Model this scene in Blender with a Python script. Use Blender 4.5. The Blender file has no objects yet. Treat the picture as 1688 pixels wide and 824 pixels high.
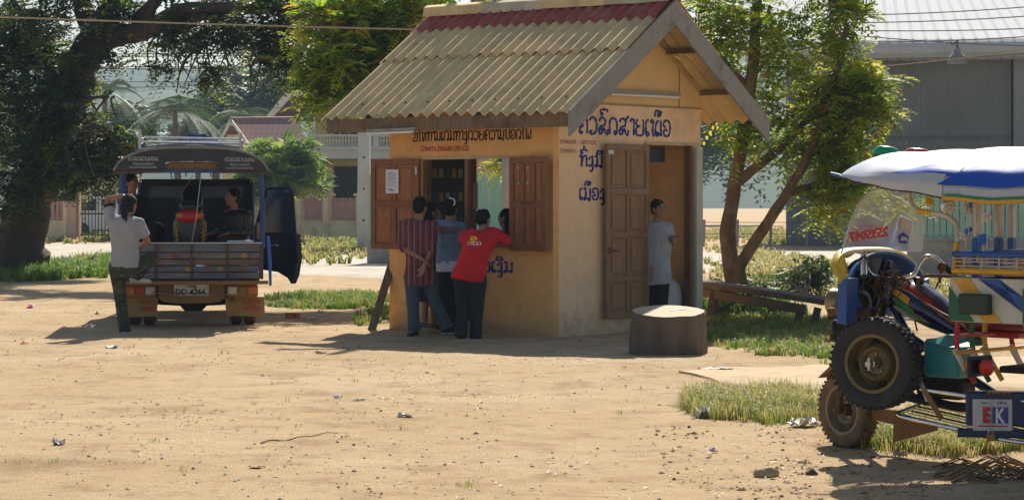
import bpy, bmesh, math, random
import numpy as np
from mathutils import Vector, Matrix, noise
SC = bpy.context.scene
C = SC.collection
R = math.radians
rnd = random.Random(7)
rng = np.random.default_rng(7)

# ---------------------------------------------------------------- camera, world, sun, exposure
F = 3600.0                                  # focal length in photograph pixels (photo 1688 x 824)
HX, HY, EYE = 844.0, 332.0, 1.6             # principal column, horizon row, eye height
cam = bpy.data.cameras.new('camera')
cam.lens = 36.0 * F / 1688; cam.sensor_width = 36.0
cam.shift_y = -(412 - HY) / 1688
cam.clip_start = 0.5; cam.clip_end = 6000
camo = bpy.data.objects.new('camera', cam); C.objects.link(camo)
camo.location = (0, 0, EYE); camo.rotation_euler = (R(90), 0, 0)
SC.camera = camo
SUN_EL, SUN_AZ = R(41), R(10)               # sun stands beyond the kiosk, a little to the right
w = bpy.data.worlds.new('World'); SC.world = w; w.use_nodes = True
wn = w.node_tree.nodes; wl = w.node_tree.links
bg = wn['Background']; sky = wn.new('ShaderNodeTexSky'); sky.sky_type = 'NISHITA'
sky.sun_disc = False; sky.sun_elevation = SUN_EL; sky.sun_rotation = SUN_AZ
sky.air_density = 1.0; sky.dust_density = 1.2; sky.ozone_density = 1.0
wl.new(sky.outputs[0], bg.inputs[0]); bg.inputs[1].default_value = 0.07
sun = bpy.data.lights.new('sun', 'SUN'); sun.energy = 5.0; sun.angle = R(0.5); sun.color = (1.0, 0.94, 0.82)
suno = bpy.data.objects.new('sun', sun); C.objects.link(suno)
_d = Vector((-math.sin(SUN_AZ) * math.cos(SUN_EL), -math.cos(SUN_AZ) * math.cos(SUN_EL), -math.sin(SUN_EL)))
suno.rotation_euler = _d.to_track_quat('-Z', 'Y').to_euler()
SC.view_settings.view_transform = 'Standard'; SC.view_settings.look = 'None'
SC.view_settings.exposure = 0.6; SC.view_settings.gamma = 1.0
SC.cycles.max_bounces = 6; SC.cycles.transparent_max_bounces = 16; SC.cycles.volume_bounces = 0

# ---------------------------------------------------------------- helpers
def P(px, py, Y): return Vector(((px - HX) / F * Y, Y, EYE - (py - HY) / F * Y))
def G(px, py):
    Y = EYE * F / (py - HY); return Vector(((px - HX) / F * Y, Y, 0))
def gY(py): return EYE * F / (py - HY)

def tag(o, label=None, cat=None, group=None, kind=None):
    if label: o['label'] = label
    if cat: o['category'] = cat
    if group: o['group'] = group
    if kind: o['kind'] = kind
    return o
def base_of(o):
    v = Vector((0, 0, 0))
    while o is not None: v += o.location; o = o.parent
    return v
def thing(name, label, cat, loc=(0, 0, 0), group=None):
    o = bpy.data.objects.new(name, None); C.objects.link(o); o.location = Vector(loc); o.empty_display_size = .1
    return tag(o, label, cat, group)
def link(name, me, m=None, parent=None, loc=None):
    if m is not None and not me.materials: me.materials.append(m)
    o = bpy.data.objects.new(name, me); C.objects.link(o)
    if parent is not None: o.parent = parent
    if loc is not None: o.location = loc
    return o
def copy_tree(o, parent=None):
    c = o.copy(); C.objects.link(c)
    if parent is not None: c.parent = parent
    for ch in o.children: copy_tree(ch, c)
    return c
def nrm(v): return Vector(v).normalized()

class MB:
    """collects shapes in world coordinates, then becomes one mesh object"""
    def __init__(s): s.v = []; s.f = []
    def add(s, vs, fs):
        n = len(s.v); s.v += [tuple(v) for v in vs]; s.f += [tuple(i + n for i in f) for f in fs]; return s
    def box(s, c, size, ax=None, bev=0.0):
        c = Vector(c); X, Y, Z = [Vector(a) for a in (ax or ((1, 0, 0), (0, 1, 0), (0, 0, 1)))]
        hx, hy, hz = [d / 2 for d in size]
        b = min(bev, hx * .9, hy * .9, hz * .9)
        if b <= 0:
            vs = [c + X * hx * i + Y * hy * j + Z * hz * k for k in (-1, 1) for j in (-1, 1) for i in (-1, 1)]
            return s.add(vs, [(0, 2, 3, 1), (4, 5, 7, 6), (0, 1, 5, 4), (2, 6, 7, 3), (0, 4, 6, 2), (1, 3, 7, 5)])
        vs = []
        for k in (-1, 1):
            for j in (-1, 1):
                for i in (-1, 1):
                    vs += [c + X * (hx - b) * i + Y * (hy - b) * j + Z * hz * k, c + X * (hx - b) * i + Y * hy * j + Z * (hz - b) * k,
                           c + X * hx * i + Y * (hy - b) * j + Z * (hz - b) * k]
        def id(i, j, k, a): return ((k > 0) * 4 + (j > 0) * 2 + (i > 0)) * 3 + a
        fs = []
        for k in (-1, 1): fs.append([id(-1, -1, k, 0), id(1, -1, k, 0), id(1, 1, k, 0), id(-1, 1, k, 0)][::k])
        for j in (-1, 1): fs.append([id(-1, j, -1, 1), id(1, j, -1, 1), id(1, j, 1, 1), id(-1, j, 1, 1)][::-j])
        for i in (-1, 1): fs.append([id(i, -1, -1, 2), id(i, 1, -1, 2), id(i, 1, 1, 2), id(i, -1, 1, 2)][::i])
        for j in (-1, 1):
            for k in (-1, 1): fs.append([id(-1, j, k, 0), id(1, j, k, 0), id(1, j, k, 1), id(-1, j, k, 1)][::-j * k])
        for i in (-1, 1):
            for k in (-1, 1): fs.append([id(i, -1, k, 0), id(i, 1, k, 0), id(i, 1, k, 2), id(i, -1, k, 2)][::i * k])
        for i in (-1, 1):
            for j in (-1, 1): fs.append([id(i, j, -1, 1), id(i, j, 1, 1), id(i, j, 1, 2), id(i, j, -1, 2)][::i * j])
        for i in (-1, 1):
            for j in (-1, 1):
                for k in (-1, 1): fs.append([id(i, j, k, 0), id(i, j, k, 1), id(i, j, k, 2)][::i * j * k])
        return s.add(vs, fs)
    def beam(s, a, b, wd, th, up=(0, 0, 1), bev=0.0):
        a = Vector(a); b = Vector(b); X = (b - a).normalized(); Y = Vector(up).cross(X)
        if Y.length < 1e-4: Y = Vector((0, 1, 0)).cross(X)
        Y.normalize(); Z = X.cross(Y)
        return s.box((a + b) / 2, ((b - a).length, wd, th), (X, Y, Z), bev)
    def tube(s, pts, r, seg=8, closed=False, caps=True):
        pts = [Vector(p) for p in pts]; n = len(pts)
        rs = r if hasattr(r, '__len__') else [r] * n
        N = None; rings = []
        for i, p in enumerate(pts):
            if closed: t = pts[(i + 1) % n] - pts[i - 1]
            else: t = pts[min(i + 1, n - 1)] - pts[max(i - 1, 0)]
            t = t.normalized() if t.length > 1e-9 else Vector((0, 0, 1))
            if N is None: N = t.orthogonal().normalized()
            else:
                N = N - t * N.dot(t); N = N.normalized() if N.length > 1e-6 else t.orthogonal().normalized()
            B = t.cross(N)
            rings.append([p + (N * math.cos(a) + B * math.sin(a)) * rs[i] for a in [2 * math.pi * k / seg for k in range(seg)]])
        vs = [v for rg in rings for v in rg]; fs = []
        for i in range(n if closed else n - 1):
            j = (i + 1) % n
            for k in range(seg):
                l = (k + 1) % seg; fs.append((i * seg + k, i * seg + l, j * seg + l, j * seg + k))
        if caps and not closed:
            fs.append(tuple(range(seg))[::-1]); fs.append(tuple((n - 1) * seg + k for k in range(seg)))
        return s.add(vs, fs)
    def lathe(s, prof, c, axis=(0, 0, 1), seg=24, up=None, caps=True):
        """prof: list of (radius, height along axis)"""
        A = nrm(axis); N = A.orthogonal().normalized() if up is None else nrm(up); B = A.cross(N); c = Vector(c)
        vs = []; fs = []
        for r, h in prof:
            for k in range(seg):
                a = 2 * math.pi * k / seg; vs.append(c + A * h + (N * math.cos(a) + B * math.sin(a)) * r)
        for i in range(len(prof) - 1):
            for k in range(seg):
                l = (k + 1) % seg; fs.append((i * seg + k, i * seg + l, (i + 1) * seg + l, (i + 1) * seg + k))
        if caps and prof[0][0] > 1e-4: fs.append(tuple(range(seg))[::-1])
        if caps and prof[-1][0] > 1e-4: fs.append(tuple((len(prof) - 1) * seg + k for k in range(seg)))
        return s.add(vs, fs)
    def prism(s, poly, d):
        """poly: list of 3D points, d: thickness vector"""
        d = Vector(d); n = len(poly); vs = [Vector(p) for p in poly]; vs += [p + d for p in vs]
        fs = [tuple(range(n)), tuple(range(2 * n - 1, n - 1, -1))]
        fs += [(i, i + n, (i + 1) % n + n, (i + 1) % n) for i in range(n)]
        return s.add(vs, fs)
    def ell(s, c, r, ax=None, seg=12, rg=8):
        c = Vector(c); X, Y, Z = [Vector(a) for a in (ax or ((1, 0, 0), (0, 1, 0), (0, 0, 1)))]
        if not hasattr(r, '__len__'): r = (r, r, r)
        vs = []; fs = []
        for i in range(rg + 1):
            t = math.pi * i / rg
            for k in range(seg):
                a = 2 * math.pi * k / seg
                vs.append(c + X * r[0] * math.sin(t) * math.cos(a) + Y * r[1] * math.sin(t) * math.sin(a) + Z * r[2] * math.cos(t))
        for i in range(rg):
            for k in range(seg):
                l = (k + 1) % seg; fs.append((i * seg + k, (i + 1) * seg + k, (i + 1) * seg + l, i * seg + l))
        return s.add(vs, fs)
    def cap(s, a, b, ra, rb, seg=12):
        a = Vector(a); b = Vector(b); t = nrm(b - a) if (b - a).length > 1e-6 else Vector((0, 0, 1))
        pts = []; rs = []
        for k in (80, 55, 28): pts.append(a - t * ra * math.sin(R(k))); rs.append(ra * math.cos(R(k)))
        pts += [a, (a * 2 + b) / 3, (a + b * 2) / 3, b]; rs += [ra, (2 * ra + rb) / 3, (ra + 2 * rb) / 3, rb]
        for k in (28, 55, 80): pts.append(b + t * rb * math.sin(R(k))); rs.append(rb * math.cos(R(k)))
        return s.tube(pts, rs, seg)
    def loft(s, secs, seg=20):
        """secs: (centre, rx, ry, X, Y) elliptic rings"""
        vs = []; fs = []; n = len(secs)
        for c, rx, ry, X, Y in secs:
            for k in range(seg):
                a = 2 * math.pi * k / seg
                ca, sa = math.cos(a), math.sin(a)
                ca = math.copysign(abs(ca) ** .85, ca); sa = math.copysign(abs(sa) ** .85, sa)
                vs.append(Vector(c) + Vector(X) * rx * ca + Vector(Y) * ry * sa)
        for i in range(n - 1):
            for k in range(seg):
                l = (k + 1) % seg; fs.append((i * seg + k, i * seg + l, (i + 1) * seg + l, (i + 1) * seg + k))
        fs.append(tuple(range(seg))[::-1]); fs.append(tuple((n - 1) * seg + k for k in range(seg)))
        return s.add(vs, fs)
    def mesh(s, name, off=Vector((0, 0, 0)), smooth=False):
        me = bpy.data.meshes.new(name)
        me.from_pydata([(v[0] - off[0], v[1] - off[1], v[2] - off[2]) for v in s.v], [], s.f)
        if smooth:
            me.polygons.foreach_set('use_smooth', [True] * len(me.polygons))
            try: me.set_sharp_from_angle(angle=R(40))
            except Exception: pass
        me.update(); return me
    def build(s, name, m, parent=None, smooth=False, at=None):
        b = base_of(parent) if parent is not None else Vector((0, 0, 0))
        loc = Vector(at) if at is not None else b
        bm = bmesh.new(); me = s.mesh(name, loc, smooth); bm.from_mesh(me); bmesh.ops.recalc_face_normals(bm, faces=bm.faces); bm.to_mesh(me); bm.free()
        o = link(name, me, m, parent); o.location = loc - b if parent is not None else loc
        return o

def quads(name, V, m, col=None, loc=(0, 0, 0), parent=None, smooth=False, nv=4):
    """V: (n,nv,3) array of leaf faces; col: (n,) value stored per face"""
    n = V.shape[0]; me = bpy.data.meshes.new(name)
    me.vertices.add(n * nv); me.vertices.foreach_set('co', (V.reshape(-1, 3) - np.array(loc)).astype(np.float32).ravel())
    me.loops.add(n * nv); me.loops.foreach_set('vertex_index', np.arange(n * nv, dtype=np.int32))
    me.polygons.add(n); me.polygons.foreach_set('loop_start', np.arange(0, n * nv, nv, dtype=np.int32))
    me.update(calc_edges=True)
    if col is not None:
        a = me.attributes.new('tone', 'FLOAT', 'FACE'); a.data.foreach_set('value', col.astype(np.float32))
    o = link(name, me, m, parent)
    o.location = Vector(loc) - (base_of(parent) if parent is not None else Vector((0, 0, 0)))
    return o

# ---------------------------------------------------------------- materials
MATS = {}
def srgb(r, g, b):
    return tuple(((c / 255) / 12.92 if c / 255 <= .04045 else ((c / 255 + .055) / 1.055) ** 2.4) for c in (r, g, b))
def mat(name, col, rough=.75, metal=0., var=.18, vs=6., bump=.0, bs=60., dirt=None, dirt_s=3., dirt_w=(.5, .7), stretch=(1, 1, 1), spec=.4, coat=0., transl=0., two=None, splash=None):
    """procedural surface: colour broken by two noises, optional dirt in patches, fine relief"""
    if name in MATS: return MATS[name]
    m = bpy.data.materials.new(name); m.use_nodes = True; MATS[name] = m
    nt = m.node_tree; N = nt.nodes; L = nt.links; b = N['Principled BSDF']
    tc = N.new('ShaderNodeTexCoord'); mp = N.new('ShaderNodeMapping'); mp.inputs['Scale'].default_value = stretch
    L.new(tc.outputs['Object'], mp.inputs[0])
    n1 = N.new('ShaderNodeTexNoise'); n1.inputs['Scale'].default_value = vs; n1.inputs['Detail'].default_value = 8; n1.inputs['Roughness'].default_value = .62
    L.new(mp.outputs[0], n1.inputs[0])
    mr = N.new('ShaderNodeMapRange'); mr.inputs[1].default_value = .3; mr.inputs[2].default_value = .7
    mr.inputs[3].default_value = 1 - var; mr.inputs[4].default_value = 1 + var; L.new(n1.outputs[0], mr.inputs[0])
    mul = N.new('ShaderNodeMixRGB'); mul.blend_type = 'MULTIPLY'; mul.inputs[0].default_value = 1
    mul.inputs[1].default_value = (*col, 1); L.new(mr.outputs[0], mul.inputs[2]); out = mul.outputs[0]
    if two is not None:
        nn = N.new('ShaderNodeTexNoise'); nn.inputs['Scale'].default_value = vs * .6; nn.inputs['Detail'].default_value = 5; L.new(mp.outputs[0], nn.inputs[0])
        rr = N.new('ShaderNodeMapRange'); rr.inputs[1].default_value = .42; rr.inputs[2].default_value = .6; L.new(nn.outputs[0], rr.inputs[0])
        mx = N.new('ShaderNodeMixRGB'); L.new(rr.outputs[0], mx.inputs[0]); L.new(out, mx.inputs[1]); mx.inputs[2].default_value = (*two, 1); out = mx.outputs[0]
    if dirt is not None:
        n2 = N.new('ShaderNodeTexNoise'); n2.inputs['Scale'].default_value = dirt_s; n2.inputs['Detail'].default_value = 10; n2.inputs['Roughness'].default_value = .7
        L.new(tc.outputs['Object'], n2.inputs[0])
        r2 = N.new('ShaderNodeMapRange'); r2.inputs[1].default_value = dirt_w[0]; r2.inputs[2].default_value = dirt_w[1]; L.new(n2.outputs[0], r2.inputs[0])
        mx = N.new('ShaderNodeMixRGB'); L.new(r2.outputs[0], mx.inputs[0]); L.new(out, mx.inputs[1]); mx.inputs[2].default_value = (*dirt, 1); out = mx.outputs[0]
    if splash is not None:      # mud thrown up on the foot of a wall
        sx = N.new('ShaderNodeSeparateXYZ'); L.new(tc.outputs['Object'], sx.inputs[0]); n4 = N.new('ShaderNodeTexNoise'); n4.inputs['Scale'].default_value = 3.5; n4.inputs['Detail'].default_value = 10; n4.inputs['Roughness'].default_value = .7; L.new(tc.outputs['Object'], n4.inputs[0])
        m4 = N.new('ShaderNodeMath'); m4.operation = 'MULTIPLY_ADD'; L.new(n4.outputs[0], m4.inputs[0]); m4.inputs[1].default_value = -1.5; L.new(sx.outputs[2], m4.inputs[2])
        r4 = N.new('ShaderNodeMapRange'); r4.inputs[1].default_value = -.42; r4.inputs[2].default_value = -.8; r4.inputs[3].default_value = 0; r4.inputs[4].default_value = .65; L.new(m4.outputs[0], r4.inputs[0])
        mx = N.new('ShaderNodeMixRGB'); L.new(r4.outputs[0], mx.inputs[0]); L.new(out, mx.inputs[1]); mx.inputs[2].default_value = (*splash, 1); out = mx.outputs[0]
    L.new(out, b.inputs['Base Color'])
    rr = N.new('ShaderNodeMapRange'); rr.inputs[3].default_value = max(.03, rough - .12); rr.inputs[4].default_value = min(1, rough + .12)
    L.new(n1.outputs[0], rr.inputs[0]); L.new(rr.outputs[0], b.inputs['Roughness'])
    b.inputs['Metallic'].default_value = metal; b.inputs['Specular IOR Level'].default_value = spec
    if coat: b.inputs['Coat Weight'].default_value = coat; b.inputs['Coat Roughness'].default_value = .08
    if bump:
        n3 = N.new('ShaderNodeTexNoise'); n3.inputs['Scale'].default_value = bs; n3.inputs['Detail'].default_value = 6; L.new(mp.outputs[0], n3.inputs[0])
        bp = N.new('ShaderNodeBump'); bp.inputs['Strength'].default_value = bump; bp.inputs['Distance'].default_value = .01
        L.new(n3.outputs[0], bp.inputs['Height']); L.new(bp.outputs[0], b.inputs['Normal'])
    if transl:
        t = N.new('ShaderNodeBsdfTranslucent'); L.new(out, t.inputs[0]); ms = N.new('ShaderNodeMixShader'); ms.inputs[0].default_value = transl
        L.new(b.outputs[0], ms.inputs[1]); L.new(t.outputs[0], ms.inputs[2]); L.new(ms.outputs[0], N['Material Output'].inputs[0])
    return m
def leafmat(name, cols, transl=.45, rough=.55):
    """leaf tint picked from cols by the face value 'tone'"""
    m = bpy.data.materials.new(name); m.use_nodes = True; nt = m.node_tree; N = nt.nodes; L = nt.links; b = N['Principled BSDF']
    at = N.new('ShaderNodeAttribute'); at.attribute_name = 'tone'; cr = N.new('ShaderNodeValToRGB'); L.new(at.outputs['Fac'], cr.inputs[0])
    e = cr.color_ramp.elements; n = len(cols)
    while len(e) < n: e.new(.5)
    for i, (p, c) in enumerate(cols): e[i].position = p; e[i].color = (*c, 1)
    L.new(cr.outputs[0], b.inputs['Base Color']); b.inputs['Roughness'].default_value = rough; b.inputs['Specular IOR Level'].default_value = .3
    t = N.new('ShaderNodeBsdfTranslucent'); L.new(cr.outputs[0], t.inputs[0]); ms = N.new('ShaderNodeMixShader'); ms.inputs[0].default_value = transl
    L.new(b.outputs[0], ms.inputs[1]); L.new(t.outputs[0], ms.inputs[2]); L.new(ms.outputs[0], N['Material Output'].inputs[0])
    return m
def emitless(name, col, rough=.6): return mat(name, col, rough, var=.06)
def glassmat(name, tint=(.9, .95, 1), rough=.05, alpha=.25):
    m = bpy.data.materials.new(name); m.use_nodes = True; nt = m.node_tree; N = nt.nodes; L = nt.links; b = N['Principled BSDF']
    b.inputs['Base Color'].default_value = (*tint, 1); b.inputs['Roughness'].default_value = rough; b.inputs['Specular IOR Level'].default_value = .8
    tr = N.new('ShaderNodeBsdfTransparent'); tr.inputs[0].default_value = (*[min(1, .6 + .4 * c) for c in tint], 1)
    nz = N.new('ShaderNodeTexNoise'); nz.inputs['Scale'].default_value = 4; nz.inputs['Detail'].default_value = 8
    tc = N.new('ShaderNodeTexCoord'); L.new(tc.outputs['Object'], nz.inputs[0])
    mr = N.new('ShaderNodeMapRange'); mr.inputs[1].default_value = .3; mr.inputs[2].default_value = .75; mr.inputs[3].default_value = max(0, alpha - .1); mr.inputs[4].default_value = alpha + .12
    L.new(nz.outputs[0], mr.inputs[0]); ms = N.new('ShaderNodeMixShader'); L.new(mr.outputs[0], ms.inputs[0])
    L.new(tr.outputs[0], ms.inputs[1]); L.new(b.outputs[0], ms.inputs[2]); L.new(ms.outputs[0], N['Material Output'].inputs[0])
    return m

steel = mat('bare steel', (.42, .42, .43), .35, 1., .12, 20)
chrome = mat('chrome tube', (.7, .7, .7), .16, 1., .1, 14, dirt=(.25, .18, .12), dirt_s=9, dirt_w=(.55, .8))
rust = mat('rusty steel', (.16, .08, .045), .85, .3, .35, 14, .3, 80)
rubber = mat('tyre rubber', (.018, .018, .018), .8, 0, .3, 10, .2, 80, dirt=(.16, .1, .055), dirt_s=5, dirt_w=(.5, .85))
dusty = mat('dusty tyre', (.16, .1, .055), .9, 0, .3, 8, .3, 60, dirt=(.05, .035, .025), dirt_s=6, dirt_w=(.5, .7))
black = mat('black plastic', (.012, .012, .013), .45, 0, .2, 8)
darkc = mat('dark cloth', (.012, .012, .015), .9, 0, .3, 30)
wood_raw = mat('raw timber', (.2, .13, .07), .8, 0, .3, 4, .3, 40, dirt=(.08, .05, .03), dirt_s=2.5, stretch=(6, 6, 1))
wood_grey = mat('weathered grey board', (.3, .28, .25), .85, 0, .25, 3, .3, 50, dirt=(.14, .12, .1), dirt_s=3, dirt_w=(.48, .7))
white_tube = mat('lamp tube white', (.75, .74, .7), .4, 0, .08, 8)
paper = mat('white paper', (.72, .72, .74), .7, 0, .06, 8)

# ---------------------------------------------------------------- hand-painted Lao letters, strokes in a unit cell
LAO = {
 'ຄ': (.78, [[(.34, .55), (.2, .6), (.1, .48), (.2, .38), (.34, .46), (.3, .62)], [(.2, .38), (.08, .2), (.14, .04), (.26, .02), (.3, .16)], [(.1, .5), (.1, .8), (.3, 1), (.56, .96), (.68, .75), (.68, 0)]]),
 'ວ': (.74, [[(.3, .16), (.18, .18), (.12, .06), (.3, -.02), (.52, .08), (.64, .35), (.62, .75), (.42, 1), (.2, .96), (.1, .8)]]),
 'ລ': (.84, [[(.1, .78), (.24, .98), (.5, .96), (.6, .75), (.5, .55), (.28, .48), (.1, .3), (.1, .1), (.24, .02), (.34, .14), (.3, .3), (.2, .26)], [(.34, .2), (.46, .38), (.6, .1), (.76, .0), (.78, .3)]]),
 'ດ': (.8, [[(.1, 0), (.1, .6), (.16, .88), (.36, 1), (.58, .92), (.68, .7), (.68, .2), (.6, .02), (.48, .06), (.5, .2), (.66, .2)]]),
 'ສ': (.9, [[(.1, .78), (.24, .98), (.5, .96), (.6, .75), (.5, .55), (.28, .48), (.1, .3), (.1, .1), (.24, .02), (.34, .14), (.3, .3), (.2, .26)], [(.34, .2), (.46, .38), (.6, .1), (.76, .0), (.8, .3)], [(.56, .85), (.82, 1.18)]]),
 'າ': (.46, [[(.08, .8), (.12, .96), (.26, 1), (.36, .86), (.36, 0)]]),
 'ຍ': (.8, [[(.24, .98), (.1, .86), (.12, .66), (.3, .56), (.42, .6)], [(.26, .56), (.1, .42), (.1, .12), (.28, 0), (.54, .02), (.68, .2), (.68, 1)]]),
 'ເ': (.42, [[(.32, 1), (.14, .9), (.1, .7), (.1, .14), (.2, .0), (.32, .06), (.28, .2), (.12, .18)]]),
 'ໜ': (1.05, [[(.08, .8), (.14, .98), (.26, .96), (.28, .8), (.22, .3), (.3, .02), (.42, .1), (.5, .6), (.62, .94), (.74, .92)], [(.6, .3), (.56, .06), (.68, .02), (.74, .16), (.6, .22), (.92, .1), (.95, .0)], [(.92, 1), (.94, 0)]]),
 'ນ': (.78, [[(.08, .86), (.12, .98), (.24, .94), (.22, .2), (.14, .0), (.06, .1), (.16, .22), (.4, .16), (.62, .02), (.66, .2), (.66, 1)]]),
 'ອ': (.76, [[(.3, .6), (.16, .62), (.1, .8), (.3, 1), (.56, .92), (.66, .6), (.6, .15), (.38, 0), (.14, .1), (.14, .34), (.3, .42), (.44, .32)]]),
 'ຂ': (.8, [[(.1, .75), (.2, .96), (.4, .96), (.46, .76), (.3, .4), (.1, .04), (.4, .0), (.66, .06), (.68, .3)], [(.68, .3), (.68, 1)]]),
 'ໃ': (.44, [[(.12, 1.42), (.02, 1.3), (.1, 1.12), (.28, 1.12), (.3, 1.3), (.2, 1.42), (.36, 1.4)], [(.2, 1.1), (.2, .14), (.3, 0), (.4, .08)]]),
 'ໄ': (.44, [[(.02, 1.36), (.14, 1.46), (.2, 1.3), (.32, 1.48)], [(.2, 1.3), (.2, .14), (.3, 0), (.4, .08)]]),
 'ຫ': (.82, [[(.08, .8), (.12, .98), (.24, .96), (.24, .8), (.2, .3), (.28, .02), (.4, .1), (.48, .6), (.6, .96), (.7, .8), (.7, 0)]]),
 'ທ': (.78, [[(.08, .8), (.12, .98), (.24, .96), (.24, .8), (.24, 0)], [(.24, .3), (.36, .8), (.5, 1), (.64, .92), (.68, .7), (.68, 0)]]),
 'ງ': (.6, [[(.1, .62), (.2, .8), (.28, .9)], [(.06, .2), (.2, .04), (.36, .2), (.44, .6), (.4, 1)], [(.42, .7), (.46, .1), (.42, -.35), (.28, -.42), (.2, -.3)]]),
 'ມ': (.8, [[(.08, .86), (.12, .98), (.24, .94), (.24, .2), (.14, .0), (.06, .1), (.14, .22), (.24, .18)], [(.24, .1), (.66, .1)], [(.66, 1), (.66, 0), (.52, -.02), (.5, .12)]]),
 'ປ': (.76, [[(.08, .86), (.12, .98), (.22, .94), (.2, .2), (.34, .0), (.56, .04), (.66, .2), (.66, 1.3)]]),
 'ພ': (.92, [[(.08, .86), (.12, .98), (.22, .94), (.2, .2), (.3, .0), (.42, .12), (.46, .6)], [(.46, .3), (.56, .0), (.72, .08), (.8, .3), (.8, 1)]]),
 'ກ': (.76, [[(.1, .0), (.1, .5), (.2, .62), (.1, .72), (.2, .94), (.44, 1), (.64, .85), (.66, .5), (.66, 0)]]),
 ' ': (.4, []), '-': (.4, [[(.06, .5), (.32, .5)]]),
}
MARK = {'ິ': [[(-.6, 1.16), (-.55, 1.36), (-.35, 1.44), (-.16, 1.34), (-.12, 1.16), (-.6, 1.16)]],
 'ີ': [[(-.6, 1.16), (-.55, 1.36), (-.35, 1.44), (-.16, 1.34), (-.12, 1.16), (-.6, 1.16)], [(-.12, 1.16), (-.1, 1.5)]],
 'ື': [[(-.6, 1.2), (-.62, 1.45), (-.42, 1.6), (-.2, 1.5), (-.18, 1.3), (-.32, 1.24), (-.4, 1.36), (-.28, 1.44)], [(-.18, 1.3), (-.08, 1.58)]],
 'ົ': [[(-.62, 1.18), (-.5, 1.16), (-.48, 1.3), (-.6, 1.28), (-.6, 1.45), (-.4, 1.5), (-.12, 1.5), (-.08, 1.34)]],
 '່': [[(-.32, 1.62), (-.32, 1.85)]], '້': [[(-.5, 1.3), (-.4, 1.42), (-.3, 1.3), (-.1, 1.5)]], 'ໍ': [[(-.42, 1.2), (-.52, 1.3), (-.42, 1.4), (-.3, 1.3), (-.42, 1.2)]]}
def smooth_line(p, k=4):
    if len(p) < 3: return [Vector(q) for q in p]
    p = [Vector(q) for q in p]; q = [p[0] * 2 - p[1]] + p + [p[-1] * 2 - p[-2]]; out = []
    for i in range(1, len(q) - 2):
        for j in range(k):
            t = j / k; a, b, c, d = q[i - 1], q[i], q[i + 1], q[i + 2]
            out.append(.5 * ((2 * b) + (c - a) * t + (2 * a - 5 * b + 4 * c - d) * t * t + (3 * b - a - 3 * c + d) * t ** 3))
    return out + [p[-1]]
def lao_text(mb, txt, O, X, Z, h, total=None, wt=.075, off=None):
    """brush strokes as thin raised ribbons on the plane O + X*a + Z*b"""
    adv = 0; strokes = []
    for ch in txt:
        if ch in MARK:
            for st in MARK[ch]: strokes.append([(adv + x, y) for x, y in st])
        elif ch in LAO:
            wd, ss = LAO[ch]
            for st in ss: strokes.append([(adv + x, y) for x, y in st])
            adv += wd
    kx = total / (adv * h) if total else 1
    nn = nrm(Vector(X).cross(Vector(Z))) * -1 if off is None else Vector(off)
    for st in strokes:
        pts = smooth_line([Vector((x, y)) for x, y in st]); vs = []; n = len(pts)
        for i, p in enumerate(pts):
            t = (pts[min(i + 1, n - 1)] - pts[max(i - 1, 0)]); t = t.normalized() if t.length > 0 else Vector((1, 0)); q = Vector((-t.y, t.x)) * wt * (1 + .25 * math.sin(i * 1.3))
            for s_ in (1, -1):
                r = p + q * s_; vs.append(Vector(O) + Vector(X) * (r.x * h * kx) + Vector(Z) * (r.y * h))
        m2 = [v + nn * .003 for v in vs]; k = len(vs)
        fs = [(2 * i, 2 * i + 1, 2 * i + 3, 2 * i + 2) for i in range(n - 1)]
        fs += [(k + 2 * i, k + 2 * i + 2, k + 2 * i + 3, k + 2 * i + 1) for i in range(n - 1)]
        fs += [(2 * i, 2 * i + 2, k + 2 * i + 2, k + 2 * i) for i in range(n - 1)] + [(2 * i + 1, k + 2 * i + 1, k + 2 * i + 3, 2 * i + 3) for i in range(n - 1)]
        mb.add(vs + m2, fs)
    return mb
def latin(mb, txt, O, X, Z, h, total=None, thick=.002, bold=0.02, mirror=False):
    c = bpy.data.curves.new('writing', 'FONT'); c.body = txt; c.offset = bold; c.resolution_u = 2; c.extrude = .001
    o = bpy.data.objects.new('writing', c); C.objects.link(o); bpy.context.view_layer.update()
    me = bpy.data.meshes.new_from_object(o.evaluated_get(bpy.context.evaluated_depsgraph_get()))
    vs = np.zeros(len(me.vertices) * 3); me.vertices.foreach_get('co', vs); vs = vs.reshape(-1, 3)
    x0, x1 = vs[:, 0].min(), vs[:, 0].max(); y1 = .72
    kx = (total / (x1 - x0)) if total else h / y1
    X = Vector(X); Z = Vector(Z); n = nrm(X.cross(Z)) * -1
    if n.y > 0: n = -n
    out = []
    for v in vs:
        a = (x1 - v[0]) if mirror else (v[0] - x0)
        out.append(Vector(O) + X * (a * kx) + Z * (v[1] * h / y1) + n * (thick / 2 + math.copysign(thick / 2, v[2])))
    mb.add(out, [tuple(p.vertices) for p in me.polygons])
    bpy.data.objects.remove(o); bpy.data.curves.remove(c); bpy.data.meshes.remove(me)
    return mb
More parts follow.
